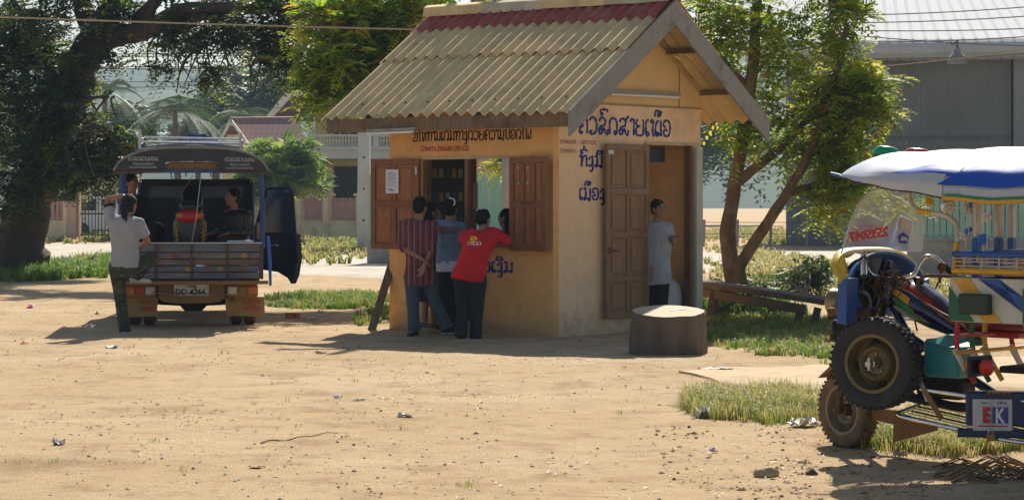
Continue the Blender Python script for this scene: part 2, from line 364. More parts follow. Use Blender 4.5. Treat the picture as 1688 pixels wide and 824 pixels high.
# ================================================================ SETTING: ground, road, hills, far things
# ground patches: (px, py, rx px, ry px, weight, kind) located on the ground plane
def patch(px, py, rx, ry, wgt):
    c = G(px, py); y0 = gY(py + ry); y1 = gY(max(HY + 14, py - ry)); return (c.x, (y0 + y1) / 2, rx / F * c.y, (y1 - y0) / 2, wgt)
GRASS = [patch(90, 448, 170, 17, 1), patch(565, 410, 130, 28, .9), patch(300, 388, 420, 12, 1), patch(545, 497, 105, 13, .9), patch(625, 525, 45, 14, .8),
         patch(1275, 548, 150, 44, 1), patch(1255, 670, 135, 28, .95), patch(1560, 720, 170, 34, .95), patch(1330, 468, 110, 34, .75),
         patch(1420, 392, 300, 14, .8), patch(1600, 500, 120, 90, .75), patch(1180, 500, 60, 22, .9)]
def grassw(x, y):
    s = 0
    for cx, cy, rx, ry, wgt in GRASS:
        d = ((x - cx) / rx) ** 2 + ((y - cy) / ry) ** 2
        if d < 2.2:
            d += .9 * noise.noise((x * .55, y * .4, 5)) + .5 * noise.noise((x * 1.9, y * 1.3, 6))
            s = max(s, wgt * max(0, min(1, 1.35 - d)))
    return s
def gz(x, y):
    z = .03 * noise.noise((x * .35, y * .25, 0)) + .014 * noise.noise((x * 1.3, y * .9, 4)) + (.009 * noise.noise((x * 4.2, y * 2.6, 9)) if 0 < y < 34 else 0)
    a = max(0., min(1., (60 - y) / 30)) if y > 0 else 1
    for q in range(2):                                     # shallow wheel ruts across the yard
        d = (y - 17.2 - q * 1.5 - .12 * x - .5 * math.sin(x * .35)) / .28
        z -= .022 * math.exp(-d * d)
    return z * a
ys = [-60, -30, -10, 0, 4, 7]; y = 9.0
while y < 34: ys.append(y); y += .055 + .004 * (y - 9)
while y < 2600: ys.append(y); y *= 1.022
NX = 360
vs = []; fs = []
for y in ys:
    W = 60 + .9 * abs(y)
    for i in range(NX + 1):
        t = 2 * i / NX - 1; x = W * math.copysign(abs(t) ** 2.4, t)
        vs.append((x, y, gz(x, y)))
for j in range(len(ys) - 1):
    for i in range(NX):
        a = j * (NX + 1) + i; fs.append((a, a + 1, a + NX + 2, a + NX + 1))
me = bpy.data.meshes.new('ground'); me.from_pydata(vs, [], fs); me.polygons.foreach_set('use_smooth', [True] * len(fs))
at = me.attributes.new('grass', 'FLOAT', 'POINT'); at.data.foreach_set('value', [grassw(v[0], v[1]) if v[1] > 5 else .4 for v in vs])
gm = bpy.data.materials.new('dirt ground'); gm.use_nodes = True; nt = gm.node_tree; N = nt.nodes; L = nt.links; b = N['Principled BSDF']
tc = N.new('ShaderNodeTexCoord')
def nz(scale, det=8, rough=.6, st=None):
    n = N.new('ShaderNodeTexNoise'); n.inputs['Scale'].default_value = scale; n.inputs['Detail'].default_value = det; n.inputs['Roughness'].default_value = rough
    if st:
        mp = N.new('ShaderNodeMapping'); mp.inputs['Scale'].default_value = st; L.new(tc.outputs['Object'], mp.inputs[0]); L.new(mp.outputs[0], n.inputs[0])
    else: L.new(tc.outputs['Object'], n.inputs[0])
    return n.outputs[0]
def ramp(src, a, b_, c0=None, c1=None, lo=0, hi=1):
    r = N.new('ShaderNodeMapRange'); r.inputs[1].default_value = a; r.inputs[2].default_value = b_; r.inputs[3].default_value = lo; r.inputs[4].default_value = hi; L.new(src, r.inputs[0]); return r.outputs[0]
def mixc(f, a, b_):
    m = N.new('ShaderNodeMixRGB')
    if isinstance(f, float): m.inputs[0].default_value = f
    else: L.new(f, m.inputs[0])
    for i, q in ((1, a), (2, b_)):
        if isinstance(q, tuple): m.inputs[i].default_value = (*q, 1)
        else: L.new(q, m.inputs[i])
    return m.outputs[0]
c = mixc(ramp(nz(.35), .38, .62), (.53, .37, .2), (.61, .44, .26))
c = mixc(ramp(nz(1.7, 8, .7), .5, .72), c, (.34, .205, .105))
c = mixc(ramp(nz(.9, 6, .6, (1, .35, 1)), .55, .7), c, (.57, .41, .235))
c = mixc(ramp(nz(.55, 7, .65, (1, .5, 1)), .56, .68, hi=.6), c, (.3, .19, .1))
c = mixc(ramp(nz(9, 10, .75), .55, .75, hi=.55), c, (.22, .13, .07))
c = mixc(ramp(nz(3.1, 12, .82), .52, .66, hi=.55), c, (.31, .205, .12))
c = mixc(ramp(nz(2.2, 12, .82, (1.2, .6, 1)), .56, .7, hi=.6), c, (.66, .5, .31))
c = mixc(ramp(nz(5, 3, .6, (.25, 2.2, 1)), .6, .72, hi=.45), c, (.64, .48, .29))
c = mixc(ramp(nz(38, 4, .7), .6, .74, hi=.7), c, (.6, .5, .37))
c = mixc(ramp(nz(27, 5, .8), .62, .72, hi=.85), c, (.09, .06, .04))
ag = N.new('ShaderNodeAttribute'); ag.attribute_name = 'grass'
mm = N.new('ShaderNodeMath'); mm.operation = 'ADD'; L.new(ag.outputs['Fac'], mm.inputs[0]); L.new(ramp(nz(2.2, 8, .75), .25, .75, lo=-.45, hi=.45), mm.inputs[1])
gcol = mixc(ramp(nz(1.1, 5), .4, .6), (.17, .17, .055), (.27, .22, .1))
c = mixc(ramp(mm.outputs[0], .45, .75, hi=.85), c, gcol)
L.new(c, b.inputs['Base Color']); b.inputs['Roughness'].default_value = .95; b.inputs['Specular IOR Level'].default_value = .15
bp = N.new('ShaderNodeBump'); bp.inputs['Strength'].default_value = .9; bp.inputs['Distance'].default_value = .03
ad = N.new('ShaderNodeMath'); ad.operation = 'ADD'; L.new(nz(7, 10, .72), ad.inputs[0]); L.new(nz(45, 4, .7), ad.inputs[1]); L.new(ad.outputs[0], bp.inputs['Height']); L.new(bp.outputs[0], b.inputs['Normal'])
tag(link('ground', me, gm), kind='structure')

def sheet(name, pts, m, z=.004, n=260):
    """ground sheet between two lines of pixels (near edge, far edge), wavy edges, following the ground"""
    near, far = pts; mb = MB(); rows = 24
    def along(line, t):
        k = t * (len(line) - 1); i = min(int(k), len(line) - 2); u = k - i
        return line[i][0] * (1 - u) + line[i + 1][0] * u, line[i][1] * (1 - u) + line[i + 1][1] * u
    vs = []
    for i in range(n + 1):
        a = G(*along(near, i / n)); b_ = G(*along(far, i / n))
        a.y += .9 * noise.noise((a.x * .45, 0, 3)) + .3 * noise.noise((a.x * 3, 0, 3)); b_.y += 1.5 * noise.noise((b_.x * .2, 9, 3)) * min(1, b_.y / 60)
        for j in range(rows + 1):
            p = a.lerp(b_, j / rows); e = min(j, rows - j) / 2.0; vs.append((p.x, p.y, gz(p.x, p.y) + z + .02 * min(1, e) - .03 * max(0, 1 - e)))
    fs = [(i * (rows + 1) + j, (i + 1) * (rows + 1) + j, (i + 1) * (rows + 1) + j + 1, i * (rows + 1) + j + 1) for i in range(n) for j in range(rows)]
    mb.add(vs, fs); return tag(mb.build(name, m, smooth=True), kind='structure')
road_m = mat('pale gravel road', (.5, .44, .36), .95, 0, .3, 2.0, .5, 30, dirt=(.36, .28, .2), dirt_s=.8, dirt_w=(.45, .65))
sheet('road', ([(-700, 470), (100, 446), (420, 452), (640, 462), (900, 462), (1200, 450), (2300, 440)], [(-700, 402), (100, 400), (420, 404), (640, 420), (900, 420), (1200, 412), (2300, 405)]), road_m)
path_m = mat('trodden sandy path', (.5, .36, .205), .95, 0, .2, 2.5, .6, 40, dirt=(.38, .25, .13), dirt_s=4, dirt_w=(.48, .74))
sheet('path', ([(1120, 618), (1190, 636), (1280, 640), (1400, 646), (1700, 640), (2100, 620)], [(1121, 615), (1190, 606), (1290, 602), (1400, 592), (1700, 588), (2100, 570)]), path_m, z=.0, n=260)

# hills in the haze
def hill(px0, px1, Y, prof, m, bumps=1.0, seed=0, depth=500):
    mb = MB(); n = 140; vs = []; K = 8
    for i in range(n + 1):
        t = i / n; px = px0 + (px1 - px0) * t
        k = t * (len(prof) - 1); q = min(int(k), len(prof) - 2); u = k - q; u = u * u * (3 - 2 * u)
        top = P(px, prof[q] * (1 - u) + prof[q + 1] * u, Y)
        h = top.z + bumps * (3 * noise.noise((top.x * .01, seed, 0)) + 1.2 * noise.noise((top.x * .06, seed, 1)) + .8 * noise.noise((top.x * .2, seed, 1)))
        for j in range(K + 1):
            s = j / K; zz = h * math.sin(s * math.pi / 2) if s < 1 else h
            yy = Y - depth * .3 * (1 - s) + (0 if s < 1 else 0)
            vs.append((top.x, yy + 8 * noise.noise((top.x * .03, s * 3, seed)), zz - 1 * (s == 0)))
        vs.append((top.x, Y + depth * .6, -1))
    K2 = K + 2
    fs = [(i * K2 + j, (i + 1) * K2 + j, (i + 1) * K2 + j + 1, i * K2 + j + 1) for i in range(n) for j in range(K2 - 1)]
    mb.add(vs, fs); return tag(mb.build('hill', m, smooth=True), kind='structure')
hm = mat('wooded hillside', (.05, .085, .045), .95, 0, .4, .05, .0, 10, two=(.075, .105, .05))
hill(-900, 2600, 900, [120, 112, 104, 120, 112, 108, 116, 124, 104, 90, 110, 150, 128, 118, 110, 120], hm, 1.5, 1)
hill(-900, 2600, 640, [190, 170, 150, 158, 162, 150, 128, 120, 148, 190, 140, 120, 140, 150, 120, 150], hm, 1.2, 7)

# ---------------------------------------------------------------- foliage
def rand_dirs(n, up=.0):
    v = rng.normal(size=(n, 3)); v[:, 2] += up; return v / np.linalg.norm(v, axis=1)[:, None]
def fronds(cent, n_leaf, length, width, droop=.35, jitter=.25, tone=(0, 1), pinnate=True, up=.2):
    """one pinnate leaf (rachis with leaflet pairs) at each centre -> (faces, tones)"""
    n = len(cent); d = rand_dirs(n, up); d[:, 2] *= .6; d /= np.linalg.norm(d, axis=1)[:, None]
    side = np.cross(d, rand_dirs(n) * .35 + np.array([0, 0, 1.])); side /= np.linalg.norm(side, axis=1)[:, None]
    nor = np.cross(side, d); ln = length * rng.uniform(.65, 1.25, n); V = []
    for k in range(n_leaf):
        t = (k + 1) / n_leaf; env = (math.sin(math.pi * min(1, t * .85 + .12)) ** .6)
        base = cent + d * (ln * t)[:, None] - np.array([0, 0, 1.]) * (droop * ln * t * t)[:, None]
        for s in (-1, 1):
            ld = side * s + d * .55 + nor * rng.uniform(-.25, .25, (n, 1)) - np.array([0, 0, .25]); ld /= np.linalg.norm(ld, axis=1)[:, None]
            L_ = (width * env * rng.uniform(.8, 1.2, n))[:, None]; w_ = d * (ln / n_leaf * .46)[:, None]
            V.append(np.stack([base, base + ld * L_ * .5 + w_, base + ld * L_, base + ld * L_ * .5 - w_], 1))
    V = np.stack(V, 1).reshape(-1, 4, 3)
    t = np.repeat(rng.uniform(tone[0], tone[1], n), n_leaf * 2) + rng.uniform(-.06, .06, n * n_leaf * 2)
    return V, np.clip(t, 0, 1)
def cloud(clusters, k=1.0):
    """clusters: (px, py, Y, rx px, ry px, count[, depth m]) -> leaf centres in irregular clumps"""
    out = []
    for cl in clusters:
        px, py, Y, rx, ry, cnt = cl[:6]; s = F / Y; c = np.array(P(px, py, Y)); RX, RZ = rx / s, ry / s; RY = cl[6] if len(cl) > 6 else (RX + RZ) / 2
        cnt = int(cnt * k); nc = max(3, cnt // 22)
        sub = rand_dirs(nc) * (rng.uniform(.25, 1, nc) ** .5)[:, None] * np.array([RX, RY, RZ]) + c
        pick = rng.integers(0, nc, cnt); sp = .26 * min(RX, RZ) + .05
        out.append(sub[pick] + rng.normal(size=(cnt, 3)) * np.array([sp, sp, sp * .55]))
    return np.concatenate(out)
def bough(mb, pts, r0, r1, seg=8, wob=.06):
    pts = [Vector(p) for p in pts]; q = []
    for i in range(len(pts) - 1):
        for j in range(5):
            t = j / 5; a = pts[max(i - 1, 0)]; b_ = pts[i]; c_ = pts[i + 1]; d = pts[min(i + 2, len(pts) - 1)]
            q.append(.5 * ((2 * b_) + (c_ - a) * t + (2 * a - 5 * b_ + 4 * c_ - d) * t * t + (3 * b_ - a - 3 * c_ + d) * t ** 3))
    q.append(pts[-1]); n = len(q); rs = [r0 + (r1 - r0) * i / (n - 1) for i in range(n)]
    rs = [r * (1 + .16 * noise.noise((i * .9, r0 * 9, 0))) for i, r in enumerate(rs)]
    q = [p + Vector((noise.noise((i * .7, 1, r0)), noise.noise((i * .7, 5, r0)), 0)) * wob * r0 * 4 for i, p in enumerate(q)]
    mb.tube(q, rs, seg)
bark_d = mat('dark bark', (.05, .035, .025), .95, 0, .4, 6, .8, 22, stretch=(1, 1, .3))
bark_l = mat('brown bark', (.13, .085, .05), .95, 0, .55, 5, 1.0, 14, stretch=(1, 1, .3), dirt=(.2, .17, .13), dirt_s=4, dirt_w=(.5, .7))
leaf_dark = leafmat('deep green feathery leaf', [(0, (.015, .035, .01)), (.5, (.035, .07, .015)), (.8, (.11, .17, .025)), (1, (.27, .27, .04))], .5)  # bright yellowish tones paint sunlight onto scattered leaves
leaf_or = leafmat('lime and orange tipped leaf', [(0, (.1, .2, .02)), (.4, (.28, .42, .03)), (.78, (.5, .58, .05)), (.93, (.62, .5, .05)), (1, (.6, .28, .04))], .62)
leaf_rt = leafmat('yellow green young leaf', [(0, (.1, .18, .02)), (.45, (.26, .38, .03)), (.86, (.46, .5, .06)), (.97, (.5, .42, .04)), (1, (.5, .25, .05))], .6)
leaf_far = leafmat('far green leaf', [(0, (.03, .06, .02)), (.5, (.06, .11, .03)), (1, (.11, .16, .045))], .3)
leaf_bush = leafmat('pale green garden leaf', [(0, (.1, .18, .04)), (.5, (.2, .3, .06)), (1, (.32, .4, .09))], .55)

# 1. big dark tree on the left, leaning in over the songthaew
bigt = thing('shade_tree', 'huge dark shade tree with leaning trunk and limbs arching over the songthaew', 'tree', G(40, 452))
Yb = gY(452); mb = MB()
bough(mb, [P(28, 456, Yb), P(34, 400, Yb), P(50, 330, Yb - .2), P(84, 250, Yb - .6), P(112, 180, Yb - 1.2), P(136, 110, Yb - 2), P(154, 62, Yb - 2.4)], .62, .33, 14)
mb.cap(P(28, 440, Yb), P(26, 462, Yb), .6, .85, 14)
mb.build('trunk', bark_d, bigt, True)
limbs = [([P(154, 66, Yb - 2.4), P(140, 20, Yb - 2.6), P(120, -60, Yb - 3)], .27, .14), ([P(154, 62, Yb - 2.4), P(176, 20, Yb - 3), P(205, -40, Yb - 3)], .26, .14),
  ([P(160, 70, Yb - 2.4), P(200, 58, Yb - 3.2), P(238, 52, Yb - 4), P(262, 38, Yb - 4.5), P(300, 17, Yb - 5), P(360, 14, Yb - 6), P(430, 8, Yb - 7), P(520, 22, Yb - 8)], .24, .07),
  ([P(226, 54, Yb - 3.6), P(232, 30, Yb - 3.7), P(262, -6, Yb - 4), P(290, -60, Yb - 4)], .19, .09),
  ([P(246, 48, Yb - 4.1), P(290, 26, Yb - 4.8), P(340, 26, Yb - 5.5), P(400, 40, Yb - 6), P(450, 66, Yb - 7), P(500, 90, Yb - 7)], .12, .04),
  ([P(240, 50, Yb - 4), P(250, 20, Yb - 4.5), P(262, -12, Yb - 5)], .11, .06),
  ([P(60, 310, Yb), P(90, 292, Yb - .7), P(120, 270, Yb - 1), P(170, 262, Yb - 1.5), P(215, 250, Yb - 2)], .1, .03),
  ([P(120, 165, Yb - 1.2), P(90, 130, Yb - 2), P(60, 60, Yb - 3), P(20, 0, Yb - 4)], .16, .06),
  ([P(70, 285, Yb), P(40, 230, Yb - 1), P(0, 190, Yb - 1.5)], .15, .05)]
for pts, a, b_ in limbs:
    m_ = MB(); bough(m_, pts, a, b_, 9); m_.build('limb', bark_d, bigt, True)
tw = MB()
for px, py, n_ in ((345, 110, 5), (440, 120, 4), (380, 90, 4), (290, 80, 4), (270, 90, 3), (470, 100, 4), (180, 200, 6), (150, 250, 6)):
    for k in range(n_):
        a = P(px + rnd.uniform(-10, 10), py - 40, Yb - 5.5); b_ = P(px + rnd.uniform(-60, 60), py + rnd.uniform(-10, 55), Yb - 5.5 + rnd.uniform(-1, 1))
        bough(tw, [a, a.lerp(b_, .5) + Vector((rnd.uniform(-.3, .3), 0, .15)), b_], .03, .008, 5)
tw.build('twigs', bark_d, bigt)
cl = [(50, 50, Yb - 3, 75, 75, 520), (20, 140, Yb - 3, 75, 80, 520), (90, 110, Yb - 3, 50, 60, 260), (60, 220, Yb - 2, 80, 70, 520), (105, 170, Yb - 3, 50, 60, 200), (10, 290, Yb - 1.5, 45, 60, 240),
  (150, 205, Yb - 2, 42, 45, 200), (160, 260, Yb - 2, 60, 42, 320), (205, 232, Yb - 2, 36, 28, 130), (120, 285, Yb - 1.5, 60, 26, 170), (190, 275, Yb - 2, 40, 20, 90), (100, 20, Yb - 4, 60, 40, 150),
  (215, 18, Yb - 3.5, 50, 26, 130), (240, 70, Yb - 3.6, 34, 16, 45), (170, 105, Yb - 3.6, 22, 24, 40), (310, 34, Yb - 5, 55, 16, 150), (285, 80, Yb - 5, 22, 18, 50), (275, 105, Yb - 5, 12, 24, 45), (370, 40, Yb - 6, 55, 26, 190),
  (350, 62, Yb - 6, 55, 14, 90), (352, 110, Yb - 6, 14, 34, 60), (420, 55, Yb - 6, 45, 28, 150), (460, 30, Yb - 7, 60, 30, 260), (490, 75, Yb - 7, 50, 40, 220), (325, 125, Yb - 6, 40, 12, 12), (350, 140, Yb - 6, 34, 12, 14),
  (445, 95, Yb - 7, 36, 22, 80), (480, 115, Yb - 7, 26, 18, 40), (230, -40, Yb - 4, 200, 50, 700), (480, -30, Yb - 7, 160, 45, 320), (-60, 120, Yb - 2, 80, 150, 500), (30, 330, Yb - 2, 26, 26, 60)]
V, T = fronds(cloud([c_ + () if c_[0] < 235 else (*c_[:5], c_[5] * .8) for c_ in cl], 1.0), 7, .5, .13, .45, tone=(0, 1)); quads('crown', V, leaf_dark, T, base_of(bigt), bigt)

def tree(name, label, base, trunk, boughs, cl, lm, bm_, nl=9, ln=.55, wd=.13, tone=(0, 1), k=1, group=None, cat='tree', pieces=True):
    t = thing(name, label, cat, base, group)
    m_ = MB(); bough(m_, *trunk); m_.build('trunk', bm_, t, True)
    for bb in boughs:
        m_ = MB(); bough(m_, *bb); m_.build('limb', bm_, t, True)
    V, T = fronds(cloud(cl, k), nl, ln, wd, .4, tone=tone); quads('crown', V, lm, T, base_of(t), t); return t
# 2. orange tipped tree behind the kiosk
tree('kiosk_tree', 'lime green tree with orange tipped feathery leaves standing behind the kiosk roof', P(800, 500, 36) * 1, ([Vector((-.82, 36, 0)), P(766, 200, 36), P(790, 20, 36), P(780, -120, 36)], .17, .12, 10),
  [([P(796, 120, 36), P(700, 90, 35.5), P(600, 110, 35), P(520, 160, 34.5)], .1, .03), ([P(790, 40, 36), P(700, -10, 35.5), P(600, 10, 35), P(480, 30, 34.5)], .1, .03), ([P(640, 100, 35), P(590, 140, 35), P(540, 200, 34.5)], .05, .02)],
  [(560, 50, 35, 60, 45, 330), (620, 70, 35, 62, 50, 380), (690, 55, 35, 55, 50, 330), (545, 105, 34.5, 50, 28, 200), (600, 125, 35, 55, 30, 260), (650, 110, 35, 50, 36, 230), (550, 160, 34.5, 34, 14, 60), (500, 130, 34.5, 34, 20, 70), (600, 170, 34.5, 20, 12, 24),
   (515, 185, 34.5, 12, 20, 34), (700, 10, 35, 50, 26, 180), (640, 10, 35, 60, 22, 200), (560, 10, 35, 50, 20, 150), (815, -6, 35, 30, 14, 70), (720, 110, 36, 40, 40, 120), (620, -60, 35, 160, 40, 120), (828, 275, 37, 26, 16, 70)],
  leaf_or, bark_l, 8, .42, .12, k=1.15)
# 3. tree to the right of the kiosk
tree('roadside_tree', 'yellow green tree with twin trunks between the kiosk and the warehouse', Vector((3.35, 31.2, 0)), ([Vector((3.25, 31.2, -.05)), P(1206, 440, 31.2), P(1200, 380, 31.2), P(1216, 280, 31.2), P(1240, 120, 31), P(1250, -20, 31)], .15, .07, 10),
  [([Vector((3.4, 31.15, .0)), P(1218, 450, 31.1), P(1240, 405, 31), P(1290, 330, 30.8), P(1340, 240, 30.6), P(1380, 120, 30.5), P(1395, 40, 30.5)], .11, .04),
   ([P(1216, 300, 31), P(1290, 240, 31), P(1350, 180, 31), P(1420, 150, 31)], .08, .02), ([P(1300, 318, 30.8), P(1360, 300, 30.8), P(1420, 270, 30.8)], .06, .02), ([P(1240, 150, 31), P(1180, 90, 31), P(1130, 40, 31)], .06, .02)],
  [(1410, 60, 30.5, 34, 50, 150), (1400, 20, 30.5, 30, 26, 110), (1395, 140, 30.5, 40, 42, 190), (1425, 150, 30.5, 34, 34, 130), (1418, 200, 30.5, 40, 34, 190), (1400, 260, 30.6, 44, 36, 220), (1390, 310, 30.7, 44, 30, 160), (1440, 170, 30.5, 18, 20, 40), (1360, 330, 30.8, 50, 26, 120), (1470, 330, 31.5, 40, 16, 60),
   (1300, 60, 31, 70, 60, 330), (1240, 30, 31, 70, 60, 260), (1180, 90, 31, 50, 50, 170), (1330, 160, 31, 60, 60, 250), (1290, 250, 31, 60, 50, 190), (1360, 230, 31, 40, 50, 150), (1145, 20, 31.5, 26, 26, 60), (1220, 180, 31, 50, 40, 130), (1300, -60, 31, 150, 50, 350)],
  leaf_rt, bark_l, 8, .45, .13, k=.62)
# shrub at its foot, garden bush, far trees
def bush(name, label, base, cl, lm, nl=4, ln=.3, wd=.12, cat='bush', tone=(0, 1), stems=5, group=None):
    t = thing(name, label, cat, base, group); c = cloud(cl); m_ = MB()
    for k in range(stems):
        q = Vector(c[rnd.randrange(len(c))]); b0 = base_of(t) + Vector((rnd.uniform(-.1, .1), 0, -.03)); bough(m_, [b0, b0.lerp(q, .5) + Vector((rnd.uniform(-.1, .1), 0, .1)), q], .03 * (base[1] / 40), .01 * (base[1] / 40), 5)
    m_.build('stem', bark_l, t, True); V, T = fronds(c, nl, ln, wd, .3, tone=tone, up=.6); quads('foliage', V, lm, T, base_of(t), t); return t
bush('leafy_shrub', 'low shrub with bare twigs at the foot of the twin trunk tree', G(1205, 508), [(1210, 485, 31.5, 40, 26, 260), (1180, 490, 31.5, 24, 20, 110), (1240, 470, 31, 20, 34, 80)], leaf_far, 4, .2, .08, tone=(.2, 1))
bush('garden_bush', 'round pale green bush in front of the red tiled porch roof', G(462, 399), [(462, 262, 82, 50, 34, 700), (450, 300, 82, 60, 34, 650), (490, 290, 82, 36, 34, 260)], leaf_bush, 5, .6, .28, stems=9)
bush('verge_bush', 'dusty low bush on the verge beyond the sloping plank bench', G(1335, 492), [(1335, 460, 37, 34, 26, 300), (1300, 472, 37, 30, 18, 140)], leaf_far, 4, .22, .09, tone=(.5, 1))
def palm(label, px, py, Y, base_y, r, n=16, group='coconut palms in the haze'):
    t = thing('coconut_palm', label, 'palm tree', (P(px, py, Y).x, Y, 0), group); c = P(px, py, Y)
    m_ = MB(); bough(m_, [Vector((c.x + .4, Y, -.1)), c * .5 + Vector((c.x * .5 + .1, Y * .5, 0)) if False else Vector((c.x + .15, Y, c.z * .5)), c], .24, .15, 8); m_.build('trunk', bark_l, t, True)
    VV = []
    for k in range(n):
        a = 2 * math.pi * k / n + rnd.uniform(-.2, .2); el = rnd.uniform(-.2, 1.1); d = Vector((math.cos(a) * math.cos(el), math.sin(a) * math.cos(el), math.sin(el))); sd = d.cross(Vector((0, 0, 1))).normalized(); q = 34
        for i in range(q):
            tt = (i + 1) / q; p = c + d * r * tt - Vector((0, 0, 1)) * r * .75 * tt * tt; ll = r * .3 * math.sin(math.pi * min(1, tt * .8 + .15))
            for s in (-1, 1):
                e = p + sd * s * ll * .75 + d * ll * .35 - Vector((0, 0, ll * .45)); w_ = d * r / q * .2
                VV.append([p - w_, p + w_, e + w_ * .3, e - w_ * .3])
    quads('fronds', np.array([[list(v) for v in f] for f in VV]), leaf_far, rng.uniform(.1, .9, len(VV)), base_of(t), t)
palm('hazy coconut palm with drooping fronds right above the songthaew roof rack', 288, 182, 125, 0, 3.4, 28)
palm('smaller hazy palm showing through the leaves left of the songthaew', 172, 150, 135, 0, 3.0, 22)
palm('palm crown in the tree bank left of the big cream house', 405, 190, 140, 0, 3.0, 22)
far = [('broad hazy tree on the left of the coconut palm', [(222, 200, 150, 40, 36, 500)]), ('rounded hazy tree between palm and house', [(350, 200, 150, 44, 56, 800)]), ('tall hazy tree rising left of the cream house gable', [(395, 160, 155, 46, 46, 800), (430, 180, 155, 34, 40, 450)]),
       ('hazy tree touching the gable of the cream house', [(462, 165, 150, 40, 50, 700)]), ('low hazy tree behind the left end of the songthaew', [(175, 235, 145, 40, 26, 350)]), ('dark hazy tree behind the warehouse roof', [(1420, 6, 150, 60, 24, 500)]), ('hazy tree seen between kiosk gable and roadside tree', [(1200, 200, 150, 80, 110, 1300)]),
       ('low hazy tree at the far end of the left street', [(60, 250, 145, 60, 40, 450)]), ('distant tree behind the tiled porch roof', [(320, 225, 150, 40, 26, 350)])]
for lb, c_ in far:
    x = P(c_[0][0], 332, c_[0][2]).x; Y = c_[0][2]; cz = P(0, c_[0][1], Y).z
    tree('hazy_tree', lb, Vector((x, Y, 0)), ([Vector((x, Y, -.1)), Vector((x + .3, Y, cz * .5)), Vector((x, Y, cz))], .3, .12, 7), [], c_, leaf_far, bark_l, 3, 1.0, .5, group='hazy trees in front of the hills')

# ---------------------------------------------------------------- grass
gleaf = leafmat('grass blade', [(0, (.07, .17, .015)), (.35, (.17, .27, .035)), (.6, (.33, .32, .08)), (1, (.55, .43, .2))], .5)
def grass(name, px0, px1, py0, py1, n, h, tone, wd=.006, tuft=12, thr=.35):
    a0, a1 = gY(py1), gY(py0); V = []; T = []; cnt = 0; tries = 0
    while cnt < n and tries < n * 30:
        tries += 1; Y = a0 + (a1 - a0) * rnd.random() ; px = rnd.uniform(px0, px1); X = (px - HX) / F * Y
        if grassw(X, Y) * (1 + .9 * noise.noise((X * .9, Y * .6, 2))) < thr - .1 + rnd.random() * .75: continue
        cnt += 1; hh = h * rnd.uniform(.45, 1.3) * (1 + .5 * noise.noise((X * .5, Y * .5, 8))); z = gz(X, Y); tn = rnd.uniform(*tone)
        for q in range(tuft):
            a = rnd.uniform(0, 6.28); l = rnd.uniform(.15, .9); hq = hh * rnd.uniform(.5, 1.1); dx, dy = math.cos(a), math.sin(a); o = rnd.uniform(0, .05); w_ = wd * rnd.uniform(.7, 1.4)
            sx, sy = -dy * w_, dx * w_; bx, by = X + dx * o, Y + dy * o
            m1 = (bx + dx * hq * l * .3, by + dy * hq * l * .3, z + hq * .65); e = (bx + dx * hq * l, by + dy * hq * l, z + hq * (1 - .35 * l))
            V.append([(bx - sx, by - sy, z - .01), (bx + sx, by + sy, z - .01), (m1[0] + sx * .8, m1[1] + sy * .8, m1[2]), (m1[0] - sx * .8, m1[1] - sy * .8, m1[2])])
            V.append([(m1[0] - sx * .8, m1[1] - sy * .8, m1[2]), (m1[0] + sx * .8, m1[1] + sy * .8, m1[2]), e, e]); T += [tn + rnd.uniform(-.1, .1)] * 2
    if V: tag(quads(name, np.array(V), gleaf, np.clip(np.array(T), 0, 1)), kind='stuff')
grass('verge_grass', 1130, 1690, 630, 790, 3600, .14, (.4, 1), .0032)
grass('shade_grass', 1150, 1400, 500, 608, 2800, .1, (.1, .85), .005)
grass('bench_weeds', 1150, 1330, 488, 525, 500, .3, (0, .45), .01, 10)
grass('kiosk_grass', 440, 660, 480, 545, 1100, .13, (.05, .7), .006)
grass('tree_foot_grass', -60, 270, 428, 468, 1300, .28, (0, .5), .012)
grass('street_grass', -60, 700, 372, 438, 6500, .26, (.4, .95), .03, 6, .2)
grass('field_grass', 1150, 1700, 376, 500, 5000, .22, (.45, 1), .018, 7, .2)

_gw = grassw; grassw = lambda x, y: .12 + .5 * max(0, noise.noise((x * .35, y * .2, 7)))
grass('scattered_weeds', -60, 1700, 480, 812, 130, .045, (.3, 1), .003, 7, .12); grassw = _gw
